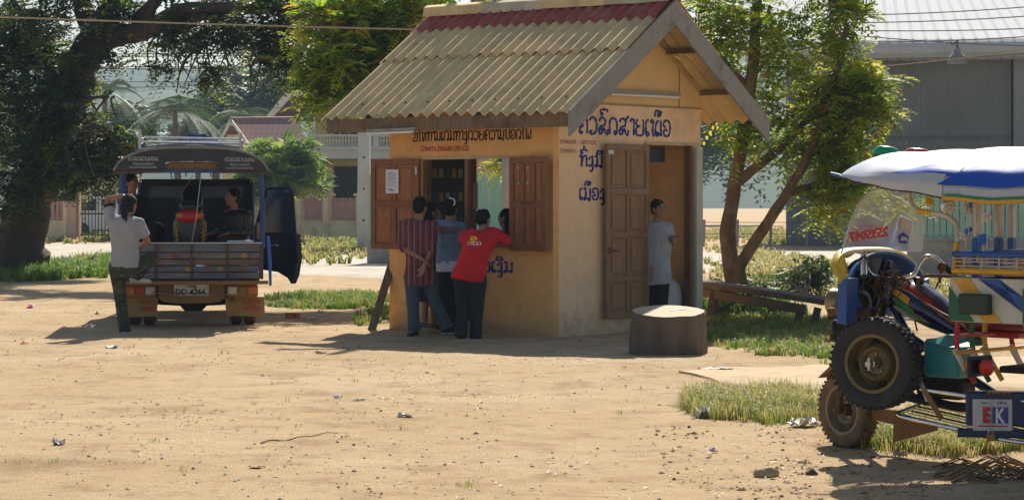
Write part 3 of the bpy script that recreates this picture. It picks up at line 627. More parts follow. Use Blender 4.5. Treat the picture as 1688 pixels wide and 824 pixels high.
# ---------------------------------------------------------------- left street: walls, gate, banner, sheds
cream = mat('cream render', (.8, .66, .4), .85, 0, .12, 2, .15, 30, dirt=(.35, .27, .17), dirt_s=1.2, dirt_w=(.5, .8))
pink = mat('faded pink paint', (.52, .27, .23), .8, 0, .15, 5)
stain = mat('stained grey wall', (.4, .38, .32), .9, 0, .2, 1.5, .2, 20, dirt=(.2, .18, .13), dirt_s=1)
Yf = 89.0
def run_fence(name, label, cat, x0, x1, Y0, Y1, base_t, base_h, slat_h, step, sw, posts, mbase, mslat, mpost, cap=True, gap_z=.0, group=None, postw=.34, posth=None, slat_name='slat', rails=True):
    """a wall with upright slats on it, one object per slat, running from x0 to x1"""
    A = Vector((x0, Y0, 0)); B = Vector((x1, Y1, 0)); D = (B - A); Ln = D.length; D.normalize(); Nn = Vector((D.y, -D.x, 0)); t = thing(name, label, cat, A, group)
    m_ = MB(); m_.box(A + D * Ln / 2 + Vector((0, 0, base_h / 2 - .1)), (Ln, base_t, base_h + .2), (D, -Nn, (0, 0, 1)), .01)
    m_.box(A + D * Ln / 2 + Vector((0, 0, base_h + .03)), (Ln, base_t + .06, .07), (D, -Nn, (0, 0, 1)), .01); m_.build('wall', mbase, t)
    if rails:
        m_ = MB()
        for z in (base_h + .16, base_h + slat_h * .86): m_.box(A + D * Ln / 2 + Vector((0, 0, z)) - Nn * .03, (Ln, .03, .05), (D, -Nn, (0, 0, 1)))
        m_.build('rail', mslat, t)
    s = MB(); s.add([(-sw / 2, -.012, 0), (sw / 2, -.012, 0), (sw / 2, .012, 0), (-sw / 2, .012, 0), (-sw / 2, -.012, slat_h * .96), (sw / 2, -.012, slat_h * .96), (sw / 2, .012, slat_h * .96), (-sw / 2, .012, slat_h * .96), (0, 0, slat_h)],
        [(0, 3, 2, 1), (0, 1, 5, 4), (1, 2, 6, 5), (2, 3, 7, 6), (3, 0, 4, 7), (4, 5, 8), (5, 6, 8), (6, 7, 8), (7, 4, 8)]); me = s.mesh(slat_name); me.materials.append(mslat)
    n = int(Ln / step)
    for i in range(n):
        u = (i + .5) * Ln / n
        if any(abs(u - p * Ln) < postw * .6 for p in posts): continue
        o = link(slat_name, me, None, t); o.location = D * u + Vector((0, 0, base_h + .055 + rnd.uniform(0, .012))); o.rotation_euler = (0, rnd.uniform(-.01, .01), math.atan2(D.y, D.x))
    ph = posth or (base_h + slat_h + .12)
    for p in posts:
        m_ = MB(); q = A + D * p * Ln; m_.box(q + Vector((0, 0, ph / 2 - .1)), (postw, postw, ph + .2), (D, -Nn, (0, 0, 1)), .02)
        if cap: m_.box(q + Vector((0, 0, ph + .05)), (postw + .14, postw + .14, .1), (D, -Nn, (0, 0, 1)), .02); m_.box(q + Vector((0, 0, ph + .13)), (postw * .6, postw * .6, .08), (D, -Nn, (0, 0, 1)), .02)
        m_.build('pillar', mpost, t)
    return t
run_fence('street_fence', 'cream wall with pink slats and square pillars in front of the cream house', 'fence', P(455, 0, 92).x, P(596, 0, 88).x, 92, 88, .22, .75, .95, .17, .12, [0, .3, .62, 1], cream, pink, cream)
run_fence('street_fence', 'pink slatted fence low stretch beyond the left side of the songthaew', 'fence', P(20, 0, 88).x, P(112, 0, 88).x, 88, 88, .22, .75, .9, .17, .12, [0, .5, 1], cream, pink, cream)
run_fence('street_wall', 'pink slatted fence behind the songthaew cab between gate and garden bush', 'fence', P(205, 0, 90).x, P(450, 0, 92).x, 90, 92, .22, .75, .9, .17, .12, [0, .34, .67, 1], cream, pink, cream)
# iron gate between pillars
gt = thing('iron_gate', 'dark iron bar gate between two pinkish pillars on the left street', 'gate', P(150, 395, 88))
for px in (122, 203):
    m_ = MB(); q = P(px, 0, 88); q.z = 1.15; m_.box(q, (.5, .5, 2.5), None, .03); q.z = 2.45; m_.box(q, (.66, .66, .14), None, .02); m_.build('pillar', cream if px > 150 else mat('salmon pillar', (.6, .38, .28), .85, 0, .15, 3), gt)
iron = mat('dark iron', (.05, .05, .05), .6, .4, .2, 8)
m_ = MB()
for z in (.25, 1.1, 2.0): m_.box(P(163, 0, 88) * 1 + Vector((0, 0, z - P(163, 0, 88).z)), (1.7, .05, .06))
m_.build('gate_frame', iron, gt); bar = MB().tube([(0, 0, 0), (0, 0, 1.9)], .02, 6).mesh('bar'); bar.materials.append(iron)
for i in range(13): o = link('bar', bar, None, gt); o.location = P(130 + i * 5.4, 0, 88) - base_of(gt); o.location.z = .15 - base_of(gt).z
# dark banner on the fence
m_ = MB(); c0 = P(84, 298, 84); vs = []
for i in range(13):
    for j in range(7): p = P(62 + i * 5.3, 298 + j * 5.6 + .35 * i * 0, 84); p.y += .08 * math.sin(i * .9) + .03 * math.sin(j * 2); vs.append(p)
m_.add(vs, [(i * 7 + j, (i + 1) * 7 + j, (i + 1) * 7 + j + 1, i * 7 + j + 1) for i in range(12) for j in range(6)])
bn = thing('banner', 'dark faded banner with pale lettering tied along the left pink fence', 'banner', P(84, 330, 84)); o = m_.build('cloth', mat('dark banner cloth', (.03, .03, .032), .85, 0, .3, 2), bn)
sf = o.modifiers.new('s', 'SOLIDIFY'); sf.thickness = .01
m_ = MB(); lao_text(m_, 'ທພລດ', P(68, 318, 83.85), (1, 0, 0), (0, 0, 1), .34, 1.15, .04); m_.build('lettering', mat('grey lettering', (.3, .3, .3), .8), bn)
m_ = MB()
for px in (60, 127): m_ = MB(); m_.tube([P(px, 292, 84.02), Vector((P(px, 0, 84).x, 84.02, -.1))], .045, 7); m_.build('pole', wood_raw, bn)
# shed roofs and a parked van down the street
tinm = mat('dull tin roof', (.36, .37, .38), .6, .3, .2, 3, dirt=(.2, .13, .09), dirt_s=1.5)
def shed(label, px0, px1, ytop, ye, Y, d, mroof, mwall, group=None):
    t = thing('shed', label, 'shed', (P((px0 + px1) / 2, 0, Y).x, Y, 0), group); x0 = P(px0, 0, Y).x; x1 = P(px1, 0, Y).x; ze = P(0, ye, Y).z; zt = P(0, ytop, Y).z
    m_ = MB(); m_.box(((x0 + x1) / 2, Y + d / 2, ze / 2 - .1), (x1 - x0 - .6, d, ze + .1)); m_.build('wall', mwall, t)
    m_ = MB(); n = 60; vs = []
    for i in range(n + 1):
        x = x0 + (x1 - x0) * i / n; dz = .04 * (i % 2); vs += [(x, Y - .5, ze + dz), (x, Y + d * .5, zt + dz), (x, Y + d + .5, ze + dz)]
    m_.add(vs, [(3 * i + j, 3 * i + 3 + j, 3 * i + 4 + j, 3 * i + 1 + j) for i in range(n) for j in range(2)]); o = m_.build('roof', mroof, t); q = o.modifiers.new('s', 'SOLIDIFY'); q.thickness = .03
    m_ = MB(); m_.box(((x0 + x1) / 2, Y - .03, 1.05), (1.0, .08, 2.1)); m_.build('door', wood_raw, t); m_ = MB(); m_.box((x0 + (x1 - x0) * .25, Y - .03, 1.5), (.9, .08, .8)); m_.build('window', black, t)
shed('low shed with grey tin roof seen between the left trees', 130, 205, 226, 262, 105, 6, tinm, cream)
shed('small salmon shed tucked behind the leaning trunk', 66, 128, 222, 292, 98, 5, tinm, mat('salmon wall', (.6, .42, .3), .85, 0, .1, 2))
van = thing('parked_van', 'white van behind the iron gate at the far left street', 'van', P(172, 372, 97)); wv = mat('white van paint', (.7, .7, .7), .3, 0, .06, 3)
c0 = P(172, 0, 97); c0.z = 0
m_ = MB(); m_.prism([c0 + Vector(q) for q in ((-1.6, 0, .35), (1.6, 0, .35), (1.65, 0, 1.1), (1.2, 0, 1.8), (-1.5, 0, 1.85), (-1.65, 0, 1.2))], (0, 1.6, 0)); m_.build('body', wv, van)
m_ = MB(); m_.box(c0 + Vector((-.8, -.01, 1.45)), (.9, .03, .5)); m_.box(c0 + Vector((.4, -.01, 1.45)), (1.0, .03, .5)); m_.build('window', black, van)
for dx in (-1, 1): m_ = MB(); m_.lathe([(.1, -.1), (.32, -.1), (.34, 0), (.32, .1), (.1, .1)], c0 + Vector((dx, .05, .34)), (0, 1, 0), 16); m_.build('wheel', rubber, van)
# ---------------------------------------------------------------- the cream house
house = thing('cream_house', 'two storey cream house with balcony and brown gable behind the street fence', 'house', P(570, 395, 100)); Yh = 98.0; sH = F / Yh
white = mat('white trim', (.72, .7, .62), .8, 0, .08, 3); brownr = mat('brown roof lining', (.14, .075, .06), .85, 0, .2, 3); tile_m = mat('red brown roof tile', (.44, .22, .17), .7, 0, .25, 1.3, dirt=(.16, .1, .09), dirt_s=.8, dirt_w=(.45, .7))
def PB(px, py, dy=0): return P(px, py, Yh + dy)
def slab(mb, px0, py0, px1, py1, y0, y1):
    a = P(px0, py1, Yh); b_ = P(px1, py0, Yh); mb.add([(x, y, z) for z in (a.z, b_.z) for y in (Yh + y0, Yh + y1) for x in (a.x, b_.x)], [(0, 2, 3, 1), (4, 5, 7, 6), (0, 1, 5, 4), (2, 6, 7, 3), (0, 4, 6, 2), (1, 3, 7, 5)])
m_ = MB(); slab(m_, 500, 100, 860, 398, 2.4, 8); m_.build('upper_wall', cream, house)
m_ = MB(); slab(m_, 430, 256, 505, 398, 1.0, 6); slab(m_, 505, 330, 540, 398, .6, 2.39); m_.build('porch_wall', cream, house)
m_ = MB(); slab(m_, 510, 247, 860, 262, -.2, 2.38); slab(m_, 508, 243, 862, 247.5, -.3, 2.38); m_.build('balcony_slab', white, house)
m_ = MB(); slab(m_, 508, 222, 862, 226, -.25, .05); slab(m_, 510, 241, 860, 243, -.2, 0); m_.build('balcony_rail', white, house)
bal = MB().lathe([(.03, 0), (.055, .05), (.035, .12), (.06, .25), (.03, .36), (.05, .42)], (0, 0, 0), (0, 0, 1), 6).mesh('baluster'); bal.materials.append(white)
for i in range(66):
    px = 513 + i * 5.2
    if px > 700 or abs(px - 516) < 5: continue
    o = link('baluster', bal, None, house); o.location = P(px, 241, Yh - .1) - base_of(house)
for px, y0, y1 in ((516, 160, 247), (512, 262, 398), (700, 160, 398), (620, 160, 246)):
    m_ = MB(); slab(m_, px - 5, y0, px + 5, y1, -.19, .12); slab(m_, px - 8, y0, px + 8, y0 + 6, -.24, .16); m_.build('column', cream if y0 > 200 else white, house)
win = mat('dark house window', (.03, .035, .04), .2, 0, .2, 2)
for px0, py0, px1, py1, nm in ((545, 275, 592, 330, 'window'), (545, 180, 580, 222, 'window'), (640, 180, 680, 240, 'door'), (600, 282, 650, 392, 'door')):
    m_ = MB(); slab(m_, px0 - 2, py0 - 2, px1 + 2, py1 + 2, 2.32, 2.39); f_ = m_.build(nm, wood_raw, house); m_ = MB()
    mid = (px0 + px1) / 2; slab(m_, px0, py0, mid - 1, py1, 2.28, 2.31); slab(m_, mid + 1, py0, px1, py1, 2.28, 2.31); m_.build('pane', win, f_)
# gable roof: long barge from (440,200) up to (520,95), brown soffit
m_ = MB(); 
gp = [PB(442, 196), PB(505, 118), PB(560, 62), PB(700, 40), PB(860, 160), PB(860, 175), PB(700, 60), PB(566, 78), PB(512, 132), PB(450, 200)]
m_.prism([p + Vector((0, -1.2, 0)) for p in gp], (0, .2, 0)); m_.build('barge_board', white, house)
m_ = MB(); m_.prism([p + Vector((0, -.99, 0)) for p in (PB(448, 198), PB(508, 128), PB(563, 74), PB(700, 54), PB(860, 168), PB(860, 182), PB(566, 182), PB(500, 178), PB(480, 200))], (0, 3.3, 0)); m_.build('soffit', brownr, house)
m_ = MB(); slab(m_, 478, 152, 520, 160, -1.22, -.2); slab(m_, 520, 158, 640, 166, -1.0, -.2); m_.build('beam', white, house)
# red tiled porch roof, each tile its own piece
pr = thing('porch_house', 'low house with red brown tiled roof and cream gable beside the round bush', 'house', P(440, 395, 90)); Yp = 90.0
m_ = MB(); m_.prism([P(366, 246, Yp + .6), P(382, 202, Yp + .6), P(420, 250, Yp + .6), P(420, 392, Yp + .6), P(366, 392, Yp + .6)], (0, 3, 0)); m_.prism([P(421, 252, Yp + .8), P(508, 252, Yp + .8), P(508, 392, Yp + .8), P(421, 392, Yp + .8)], (0, 2.8, 0)); m_.build('wall', cream, pr)
m_ = MB(); m_.beam(P(360, 238, Yp), P(381, 199, Yp), .1, .3, (0, -1, 0)); m_.beam(P(381, 199, Yp), P(424, 258, Yp), .1, .3, (0, -1, 0)); m_.build('barge_board', white, pr)
m_ = MB(); m_.box(P(383, 215, Yp + .5), (.5, .1, .35)); m_.build('vent', brownr, pr)
A, B_, Dn = P(383, 197, Yp), P(480, 197, Yp), None
tl = MB(); n = 6; vs = []
for k in range(n + 1):
    a = k / n; x = (a - .5) * .33; z = .09 * math.sin(a * math.pi); vs += [(x, 0, z), (x, -.02, -.42 + z)]
tl.add(vs, [(2 * k, 2 * k + 2, 2 * k + 3, 2 * k + 1) for k in range(n)]); tl.add([(v[0], v[1] - .03, v[2]) for v in vs], [(2 * k, 2 * k + 1, 2 * k + 3, 2 * k + 2) for k in range(n)])
tme = tl.mesh('tile'); tme.materials.append(tile_m); rows = 6; ti = 0
for r in range(rows):
    f = r / (rows - 1); y_ = Yp + 2.4 * (1 - f) - .4
    for c_ in range(31):
        xl = 383 + f * 40; xr = 482 + f * 28; px = xl + c_ * 8.6 * .5
        px = xl + c_ * (xr - xl) / 11
        if c_ > 11 or ti > 290: continue
        ti += 1; o = link('tile', tme, None, pr); o.location = P(px, 198 + f * 50, y_) - base_of(pr); o.rotation_euler = (R(-50), 0, 0); o.scale = (.98, 1, 1.1)
m_ = MB(); m_.prism([P(381, 200, Yp + 2.2), P(484, 200, Yp + 2.2), P(512, 258, Yp - .2), P(422, 258, Yp - .2)], (0, .12, -.08)); m_.build('roof_deck', brownr, pr)
m_ = MB(); m_.tube([P(380, 197, Yp + 2.1), P(484, 196, Yp + 2.1)], .1, 8); m_.build('ridge', tile_m, pr)
# utility pole and cables
conc = mat('concrete pole', (.45, .45, .43), .85, 0, .15, 3, .2, 40)
up = thing('utility_pole', 'square grey concrete utility pole with bolt holes left of the kiosk', 'pole', Vector((P(600, 0, 70).x, 70, 0))); x = P(600, 0, 70).x
m_ = MB(); m_.prism([(x - .22, 69.9, -.1), (x + .22, 69.9, -.1), (x + .14, 69.9, 9.5), (x - .14, 69.9, 9.5)], (0, .3, 0)); m_.build('shaft', conc, up)
for z in (1, 2, 3, 4): m_ = MB(); m_.lathe([(.035, -.01), (.035, .01)], (x, 69.89, z), (0, 1, 0), 8); m_.build('bolt_hole', black, up)
up2 = thing('utility_pole', 'round pale pole seen through the kiosk window opening', 'pole', (P(832, 0, 33).x, 33, 0)); m_ = MB(); m_.tube([(P(838, 0, 33).x, 33, -.1), (P(836, 0, 33).x, 33, 9)], [.1, .08], 14); m_.build('shaft', conc, up2)
m_ = MB(); m_.box((P(831, 0, 33).x, 33, 8.2), (1.6, .08, .1)); m_.build('cross_arm', wood_grey, up2)
wirem = mat('cable grey', (.16, .16, .15), .6, .2, .1, 3); wirel = mat('sunlit cable tan', (.42, .35, .22), .5, .2, .1, 3)  # two plain cable colours, grey and tan
def cable(label, pts, r, m, sag=.0, group='overhead cables'):
    q = []
    for (a, b_) in zip(pts[:-1], pts[1:]):
        a = P(*a); b_ = P(*b_)
        for k in range(16): t = k / 16; p = a.lerp(b_, t); p.z -= sag * 4 * t * (1 - t); q.append(p)
    q.append(P(*pts[-1])); m_ = MB(); m_.tube(q, r, 6); tag(m_.build('cable', m, at=q[0], smooth=True), label, 'cable', group)
cable('thick tan cable crossing in front of the left tree limbs to the kiosk tree', [(-60, 26, 30), (840, 52, 30)], .012, wirel, .02)
for i, (y0, y1, Yw) in enumerate([(88, 76, 60), (92, 80, 60.4), (108, 100, 62), (112, 103, 62.5), (150, 118, 66), (132, 128, 66), (178, 170, 72), (100, 128, 64)]):
    cable(['upper thin grey cable below the main limb', 'thin cable just under the upper grey one', 'middle thin cable crossing the pale sky', 'second middle thin cable crossing the pale sky', 'slanting thin cable before the hill', 'thin cable along the top of the hill', 'lowest thin cable just above the palm', 'thin cable crossing the middle pair'][i], [(-100, y0, Yw), (900, y1, Yw)], .012, wirem, .1)
for i, (a, b_) in enumerate([((1380, 26, 45), (1760, 6, 45)), ((1380, 38, 45), (1760, 22, 45)), ((1380, 50, 46), (1760, 44, 46)), ((1380, 56, 46), (1760, 78, 46)), ((1380, 98, 40), (1760, 84, 40)), ((1340, 118, 38), (1760, 72, 38)), ((1380, 70, 44), (1760, 56, 44))]):
    cable(['topmost cable across the white warehouse roof', 'second cable across the white warehouse roof', 'third cable across the white warehouse roof', 'cable descending across the rolled eave', 'dark cable under the rolled eave', 'pale slanting cable rising across the dark warehouse wall', 'cable just above the rolled eave'][i], [a, b_], .011, wirel if i == 5 else wirem, .05)
# ---------------------------------------------------------------- warehouse
wh = thing('warehouse', 'long grey corrugated warehouse with white metal roof and rolled eave at the right', 'warehouse', (24, 76, 0)); Yw = 76.0
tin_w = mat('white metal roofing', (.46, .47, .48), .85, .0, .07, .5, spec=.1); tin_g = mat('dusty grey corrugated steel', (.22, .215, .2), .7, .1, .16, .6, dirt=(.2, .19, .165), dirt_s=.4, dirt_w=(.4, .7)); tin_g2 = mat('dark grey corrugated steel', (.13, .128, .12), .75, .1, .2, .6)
x0 = P(1385, 0, 76).x; x1 = 40.0
# direction: comes slightly nearer to the right
Dw = nrm((1, -.16, 0)); Nw = Vector((-.16, -1, 0)).normalized(); A = Vector((x0, 79, 0)); Ln = 34
def wp(u, z, d=0): return A + Dw * u + Nw * d + Vector((0, 0, z))
def corr(mb, u0, u1, z0, z1, d, pitch=.2, dep=.05):
    n = int((u1 - u0) / pitch); vs = []
    for i in range(n):
        for a, q in ((0, 0), (.55, 0), (.65, dep), (.9, dep)):
            u = u0 + (i + a) * pitch; vs += [wp(u, z0, d + q), wp(u, z1, d + q)]
    mb.add(vs, [(2 * i, 2 * i + 2, 2 * i + 3, 2 * i + 1) for i in range(len(vs) // 2 - 1)])
ze = 6.85
m_ = MB(); corr(m_, -1.5, 6.6, -.1, ze, 0); m_.build('wall', tin_g, wh)
m_ = MB(); corr(m_, 6.9, Ln, 3.3, ze, .3); m_.build('upper_wall', tin_g, wh)
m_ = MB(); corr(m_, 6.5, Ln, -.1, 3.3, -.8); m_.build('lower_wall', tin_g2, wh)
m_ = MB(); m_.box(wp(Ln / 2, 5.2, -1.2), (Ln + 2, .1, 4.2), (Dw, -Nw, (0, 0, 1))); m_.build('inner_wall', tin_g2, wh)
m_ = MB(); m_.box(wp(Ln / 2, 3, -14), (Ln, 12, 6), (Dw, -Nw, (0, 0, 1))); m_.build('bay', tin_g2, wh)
for u, wd in ((6.9, .7), (13.4, .9), (20, .7)):
    m_ = MB(); m_.box(wp(u, ze / 2 - .05, .1), (wd, .5, ze), (Dw, -Nw, (0, 0, 1)), .02); m_.build('column', mat('dusty concrete', (.26, .25, .23), .9, 0, .15, 1), wh)
m_ = MB(); [m_.box(wp(3.3, z, .07), (6.4, .06, .1), (Dw, -Nw, (0, 0, 1))) for z in (1.2, 3.9, 1.9)]; m_.box(wp(Ln / 2 + 4, 3.26, .36), (Ln - 8, .1, .12), (Dw, -Nw, (0, 0, 1))); m_.build('girt', tin_g2, wh)
# roof sheets: rolled eave then slope, one object per bay of sheeting
prof = [(.9, ze - .25), (1.25, ze - .17), (1.45, ze - .02), (1.52, ze + .16), (1.45, ze + .34), (1.25, ze + .46), (.9, ze + .54), (-15, ze + 3.6)]
for k in range(21):
    m_ = MB(); u0 = -2.9 + k * 1.75; vs = []; q = 24
    for i in range(q + 1):
        u = u0 + i * 1.746 / q; h = .05 if i % 6 == 3 else 0
        for j, (d, z) in enumerate(prof): vs.append(wp(u, z + h * .8, d + h * .3))
    K = len(prof); m_.add(vs, [(i * K + j, (i + 1) * K + j, (i + 1) * K + j + 1, i * K + j + 1) for i in range(q) for j in range(K - 1)]); m_.build('roof_sheet', tin_w, wh)
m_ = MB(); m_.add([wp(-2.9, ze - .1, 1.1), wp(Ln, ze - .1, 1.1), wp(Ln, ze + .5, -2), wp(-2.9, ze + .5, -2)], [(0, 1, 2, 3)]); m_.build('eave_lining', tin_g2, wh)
lp = thing('flood_lamp', 'dome lamp hanging on a bracket under the warehouse eave', 'lamp', wp(9.9, 5.2, .5)); c0 = P(1578, 105, 75.5)
m_ = MB(); m_.lathe([(.1, .62), (.14, .5), (.32, .3), (.36, .12), (.36, .05)], c0 + Vector((0, 0, -.1)), (0, 0, 1), 18); m_.build('shade', mat('dull lamp shade', (.25, .22, .2), .7), lp)
m_ = MB(); m_.tube([c0 + Vector((0, 0, .5)), c0 + Vector((0, 0, .75)), c0 + Vector((0, .9, .75))], .05, 8); m_.build('bracket', tin_g2, lp)
for u in (8.6, 11.8):
    tr = thing('scaffold', 'dark steel trestle standing in the %s open bay of the warehouse' % ('first' if u < 9 else 'second'), 'scaffold', wp(u + 1, 0, .6)); m_ = MB()
    for a, z in ((-.9, 0), (.9, 0)): m_.tube([wp(u + 1 + a, 0, .6), wp(u + 1 + a * .4, 3.0, .6)], .06, 6)
    m_.build('leg', iron, tr); m_ = MB(); [m_.tube([wp(u + .3, z, .6), wp(u + 1.7, z, .6)], .05, 6) for z in (1.2, 2.0, 2.9)]; m_.tube([wp(u + .3, 1.2, .6), wp(u + 1.7, 2.9, .6)], .04, 6); m_.build('rung', iron, tr)
# ---------------------------------------------------------------- green picket fences
green = mat('sea green paint', (.3, .5, .38), .7, 0, .12, 3, dirt=(.35, .38, .3), dirt_s=2, dirt_w=(.55, .8)); greyw = mat('grey cement wall', (.36, .34, .3), .9, 0, .15, 1.2, .3, 20, dirt=(.24, .2, .16), dirt_s=1)
run_fence('picket_fence', 'sea green picket fence on a grey wall behind the motor tricycle', 'fence', P(1497, 0, 49).x, P(1790, 0, 47).x, 49, 47, .18, .72, 1.15, .145, .115, [], greyw, green, greyw, slat_name='picket')
run_fence('picket_fence', 'sea green picket fence glimpsed behind the kiosk and through its window', 'fence', P(607, 0, 56).x, P(985, 0, 54).x, 56, 54, .18, .5, 1.75, .2, .185, [], greyw, green, greyw, slat_name='picket')
wf = thing('wire_fence', 'low post and wire fence along the far lane right of the kiosk', 'fence', G(1270, 402)); m_ = MB(); gp = []
for px in (1160, 1215, 1270, 1330, 1390, 1450):
    g = G(px, 406); m_ = MB(); m_.tube([g + Vector((0, 0, -.1)), g + Vector((.02, 0, .95))], .05, 6); m_.build('post', wood_grey, wf); gp.append(g)
m_ = MB(); [m_.tube([g + Vector((0, 0, z)) for g in gp], .012, 5) for z in (.45, .85)]; m_.build('wire', wirem, wf)
# ================================================================ THE KIOSK
K0 = Vector((68 / F * 26, 26, 0)); KU = Vector((-math.cos(R(38)), math.sin(R(38)), 0)); KV = Vector((math.cos(R(48)), math.sin(R(48)), 0)); UP = Vector((0, 0, 1))
NF = Vector((KU.y, -KU.x, 0)); NF = NF if NF.y < 0 else -NF          # outward normal of the counter side
NS = Vector((KV.y, -KV.x, 0)); NS = NS if NS.y < 0 else -NS          # outward normal of the door side
def kp(u, v, z): return K0 + KU * u + KV * v + UP * z
LU, LV, TH = 2.588, 2.9, .1
kiosk = thing('ticket_kiosk', 'small orange and cream rendered ticket kiosk with corrugated roof and open wooden shutters', 'kiosk', K0)
om = mat('orange ochre render', (.78, .42, .15), .85, 0, .14, 1.6, .25, 60, dirt=(.42, .22, .09), dirt_s=1.7, dirt_w=(.48, .8), splash=(.36, .22, .12))
cm = mat('cream pink render', (.88, .6, .35), .85, 0, .1, 1.4, .25, 60, dirt=(.5, .35, .22), dirt_s=1.3, dirt_w=(.48, .8), splash=(.38, .25, .15))
gm_ = mat('yellow gable board', (.74, .5, .22), .8, 0, .1, 1.5, .1, 60)
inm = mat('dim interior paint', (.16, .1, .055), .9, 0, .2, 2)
def kslab(mb, u0, u1, v0, v1, z0, z1):
    vs = [kp(u, v, z) for z in (z0, z1) for v in (v0, v1) for u in (u0, u1)]
    return mb.add(vs, [(0, 2, 3, 1), (4, 5, 7, 6), (0, 1, 5, 4), (2, 6, 7, 3), (0, 4, 6, 2), (1, 3, 7, 5)])
# counter side wall with its opening (u .62..2.03, z 1.04..2.12)
U0, U1, ZS, ZT = .62, 2.035, 1.04, 2.12
m_ = MB(); kslab(m_, TH, LU, 0, TH, -.1, ZS); kslab(m_, TH, U0, 0, TH, ZS, ZT); kslab(m_, U1, LU, 0, TH, ZS, ZT); kslab(m_, TH, LU, 0, TH, ZT, 2.72); kslab(m_, 0, TH - .002, 0, TH, -.1, 2.6); m_.build('counter_wall', om, kiosk)
# door side wall: v .1 .. 2.9, doorway v 1.765..2.7, z .18..2.30
D0, D1, DT = 1.765, 2.705, 2.31
m_ = MB(); kslab(m_, 0, TH, TH + .002, D0, -.1, 2.79); kslab(m_, 0, TH, D0 + .002, D1, DT, 2.79); kslab(m_, 0, TH, D1 + .002, LV, -.1, 2.79); kslab(m_, .002, TH - .002, D0, D1, -.1, .18)
kslab(m_, -.012, -.003, .0, LV, -.1, 2.786) if False else None
m_.build('door_wall', cm, kiosk)
RZ, RV, EZ = 4.04, 1.52, 2.645              # ridge height, ridge v, eave height
sl = (RZ - EZ) / (RV + .45)
def roofz(v): return RZ - abs(v - RV) * sl
m_ = MB(); g = [(0.004, 2.795), (RV * 0 + .002, roofz(0) - .09), (RV, RZ - .09), (LV, roofz(LV) - .09), (LV, 2.795)]
m_.prism([kp(.008, a, z) for a, z in g], KU * (TH - .02)); m_.build('gable_board', gm_, kiosk)
m_ = MB(); [m_.prism([kp(-.004, v, 2.797), kp(-.004, v + .012, 2.797), kp(-.004, v + .012, roofz(v) - .1), kp(-.004, v, roofz(v) - .1)], KU * .01) for v in (2.45,)]; kslab(m_, -.012, .004, .0, LV, 2.78, 2.8); m_.build('batten', mat('gable seam', (.36, .24, .12), .9), kiosk)
# the two hidden walls; the back one has a window too
BU0, BU1 = .0, 1.25
m_ = MB(); kslab(m_, TH, 1.05, LV - TH, LV - .002, -.1, 2.75); kslab(m_, 2.0, LU, LV - TH, LV - .002, -.1, 2.75); kslab(m_, 1.05, 2.0, LV - TH, LV - .002, -.1, .85); kslab(m_, 1.05, 2.0, LV - TH, LV - .002, 2.2, 2.75); m_.build('back_wall', om, kiosk)
m_ = MB(); kslab(m_, LU - TH, LU - .002, TH + .002, 1.5, -.1, 2.72); kslab(m_, LU - TH, LU - .002, 2.55, LV - TH - .002, -.1, 2.72); kslab(m_, LU - TH, LU - .002, 1.5, 2.55, -.1, .95); kslab(m_, LU - TH, LU - .002, 1.5, 2.55, 2.3, 2.72); m_.build('end_wall', om, kiosk)
m_ = MB(); kslab(m_, TH + .002, LU - TH - .002, TH + .002, LV - TH - .002, -.05, .17); m_.build('floor_slab', mat('cement floor', (.3, .27, .23), .9), kiosk)
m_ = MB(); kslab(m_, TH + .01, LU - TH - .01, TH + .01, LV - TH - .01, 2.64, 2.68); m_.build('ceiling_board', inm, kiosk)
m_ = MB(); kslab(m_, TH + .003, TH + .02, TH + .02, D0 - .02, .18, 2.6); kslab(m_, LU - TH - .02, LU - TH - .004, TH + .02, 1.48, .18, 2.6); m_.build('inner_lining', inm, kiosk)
# roof sheets, two courses each side, plus red ridge pieces
roof_m = mat('tan fibre cement roofing', (.74, .53, .25), .75, 0, .16, 1.5, .15, 70, dirt=(.46, .35, .19), dirt_s=2.2, dirt_w=(.46, .72), stretch=(1, 1, 1))
red_m = mat('faded red ridge tile', (.36, .075, .05), .7, 0, .2, 3, .1, 50, dirt=(.36, .22, .14), dirt_s=2.5, dirt_w=(.5, .75))
UA, UB = -.62, 3.3; PITCH = .177; AMP = .028
def sheet_roof(u0, u1, va, vb, lift, m, name, side, amp=AMP, th=.008):
    """corrugated sheet between v=va (upper) and v=vb (lower); waves run down the slope"""
    n = max(6, int((u1 - u0) / PITCH * 10)); rows = 3; top = []
    sN = (KV * (-side) * -1 * sl * 0 + UP)
    for i in range(n + 1):
        u = u0 + (u1 - u0) * i / n; wv = math.sin(2 * math.pi * u / PITCH); wv = wv * .75 + .25 * wv ** 3
        for j in range(rows + 1):
            v = va + (vb - va) * j / rows; sag = -.012 * math.sin(u * 1.9 + 1)
            top.append(kp(u, v, roofz(v) + lift + amp * wv + sag + .006 * (1 - j / rows) * 0))
    k = len(top); bot = [p - UP * th - 0 * KV for p in top]; q = rows + 1
    fs = [(i * q + j, i * q + j + 1, (i + 1) * q + j + 1, (i + 1) * q + j) for i in range(n) for j in range(rows)]
    fs += [tuple(k + a for a in f[::-1]) for f in fs]
    fs += [(i * q + rows, k + i * q + rows, k + (i + 1) * q + rows, (i + 1) * q + rows) for i in range(n)]
    fs += [(i * q, (i + 1) * q, k + (i + 1) * q, k + i * q) for i in range(n)]
    mb = MB(); mb.add(top + bot, fs); return mb.build(name, m, kiosk, True)
nsheet = 4
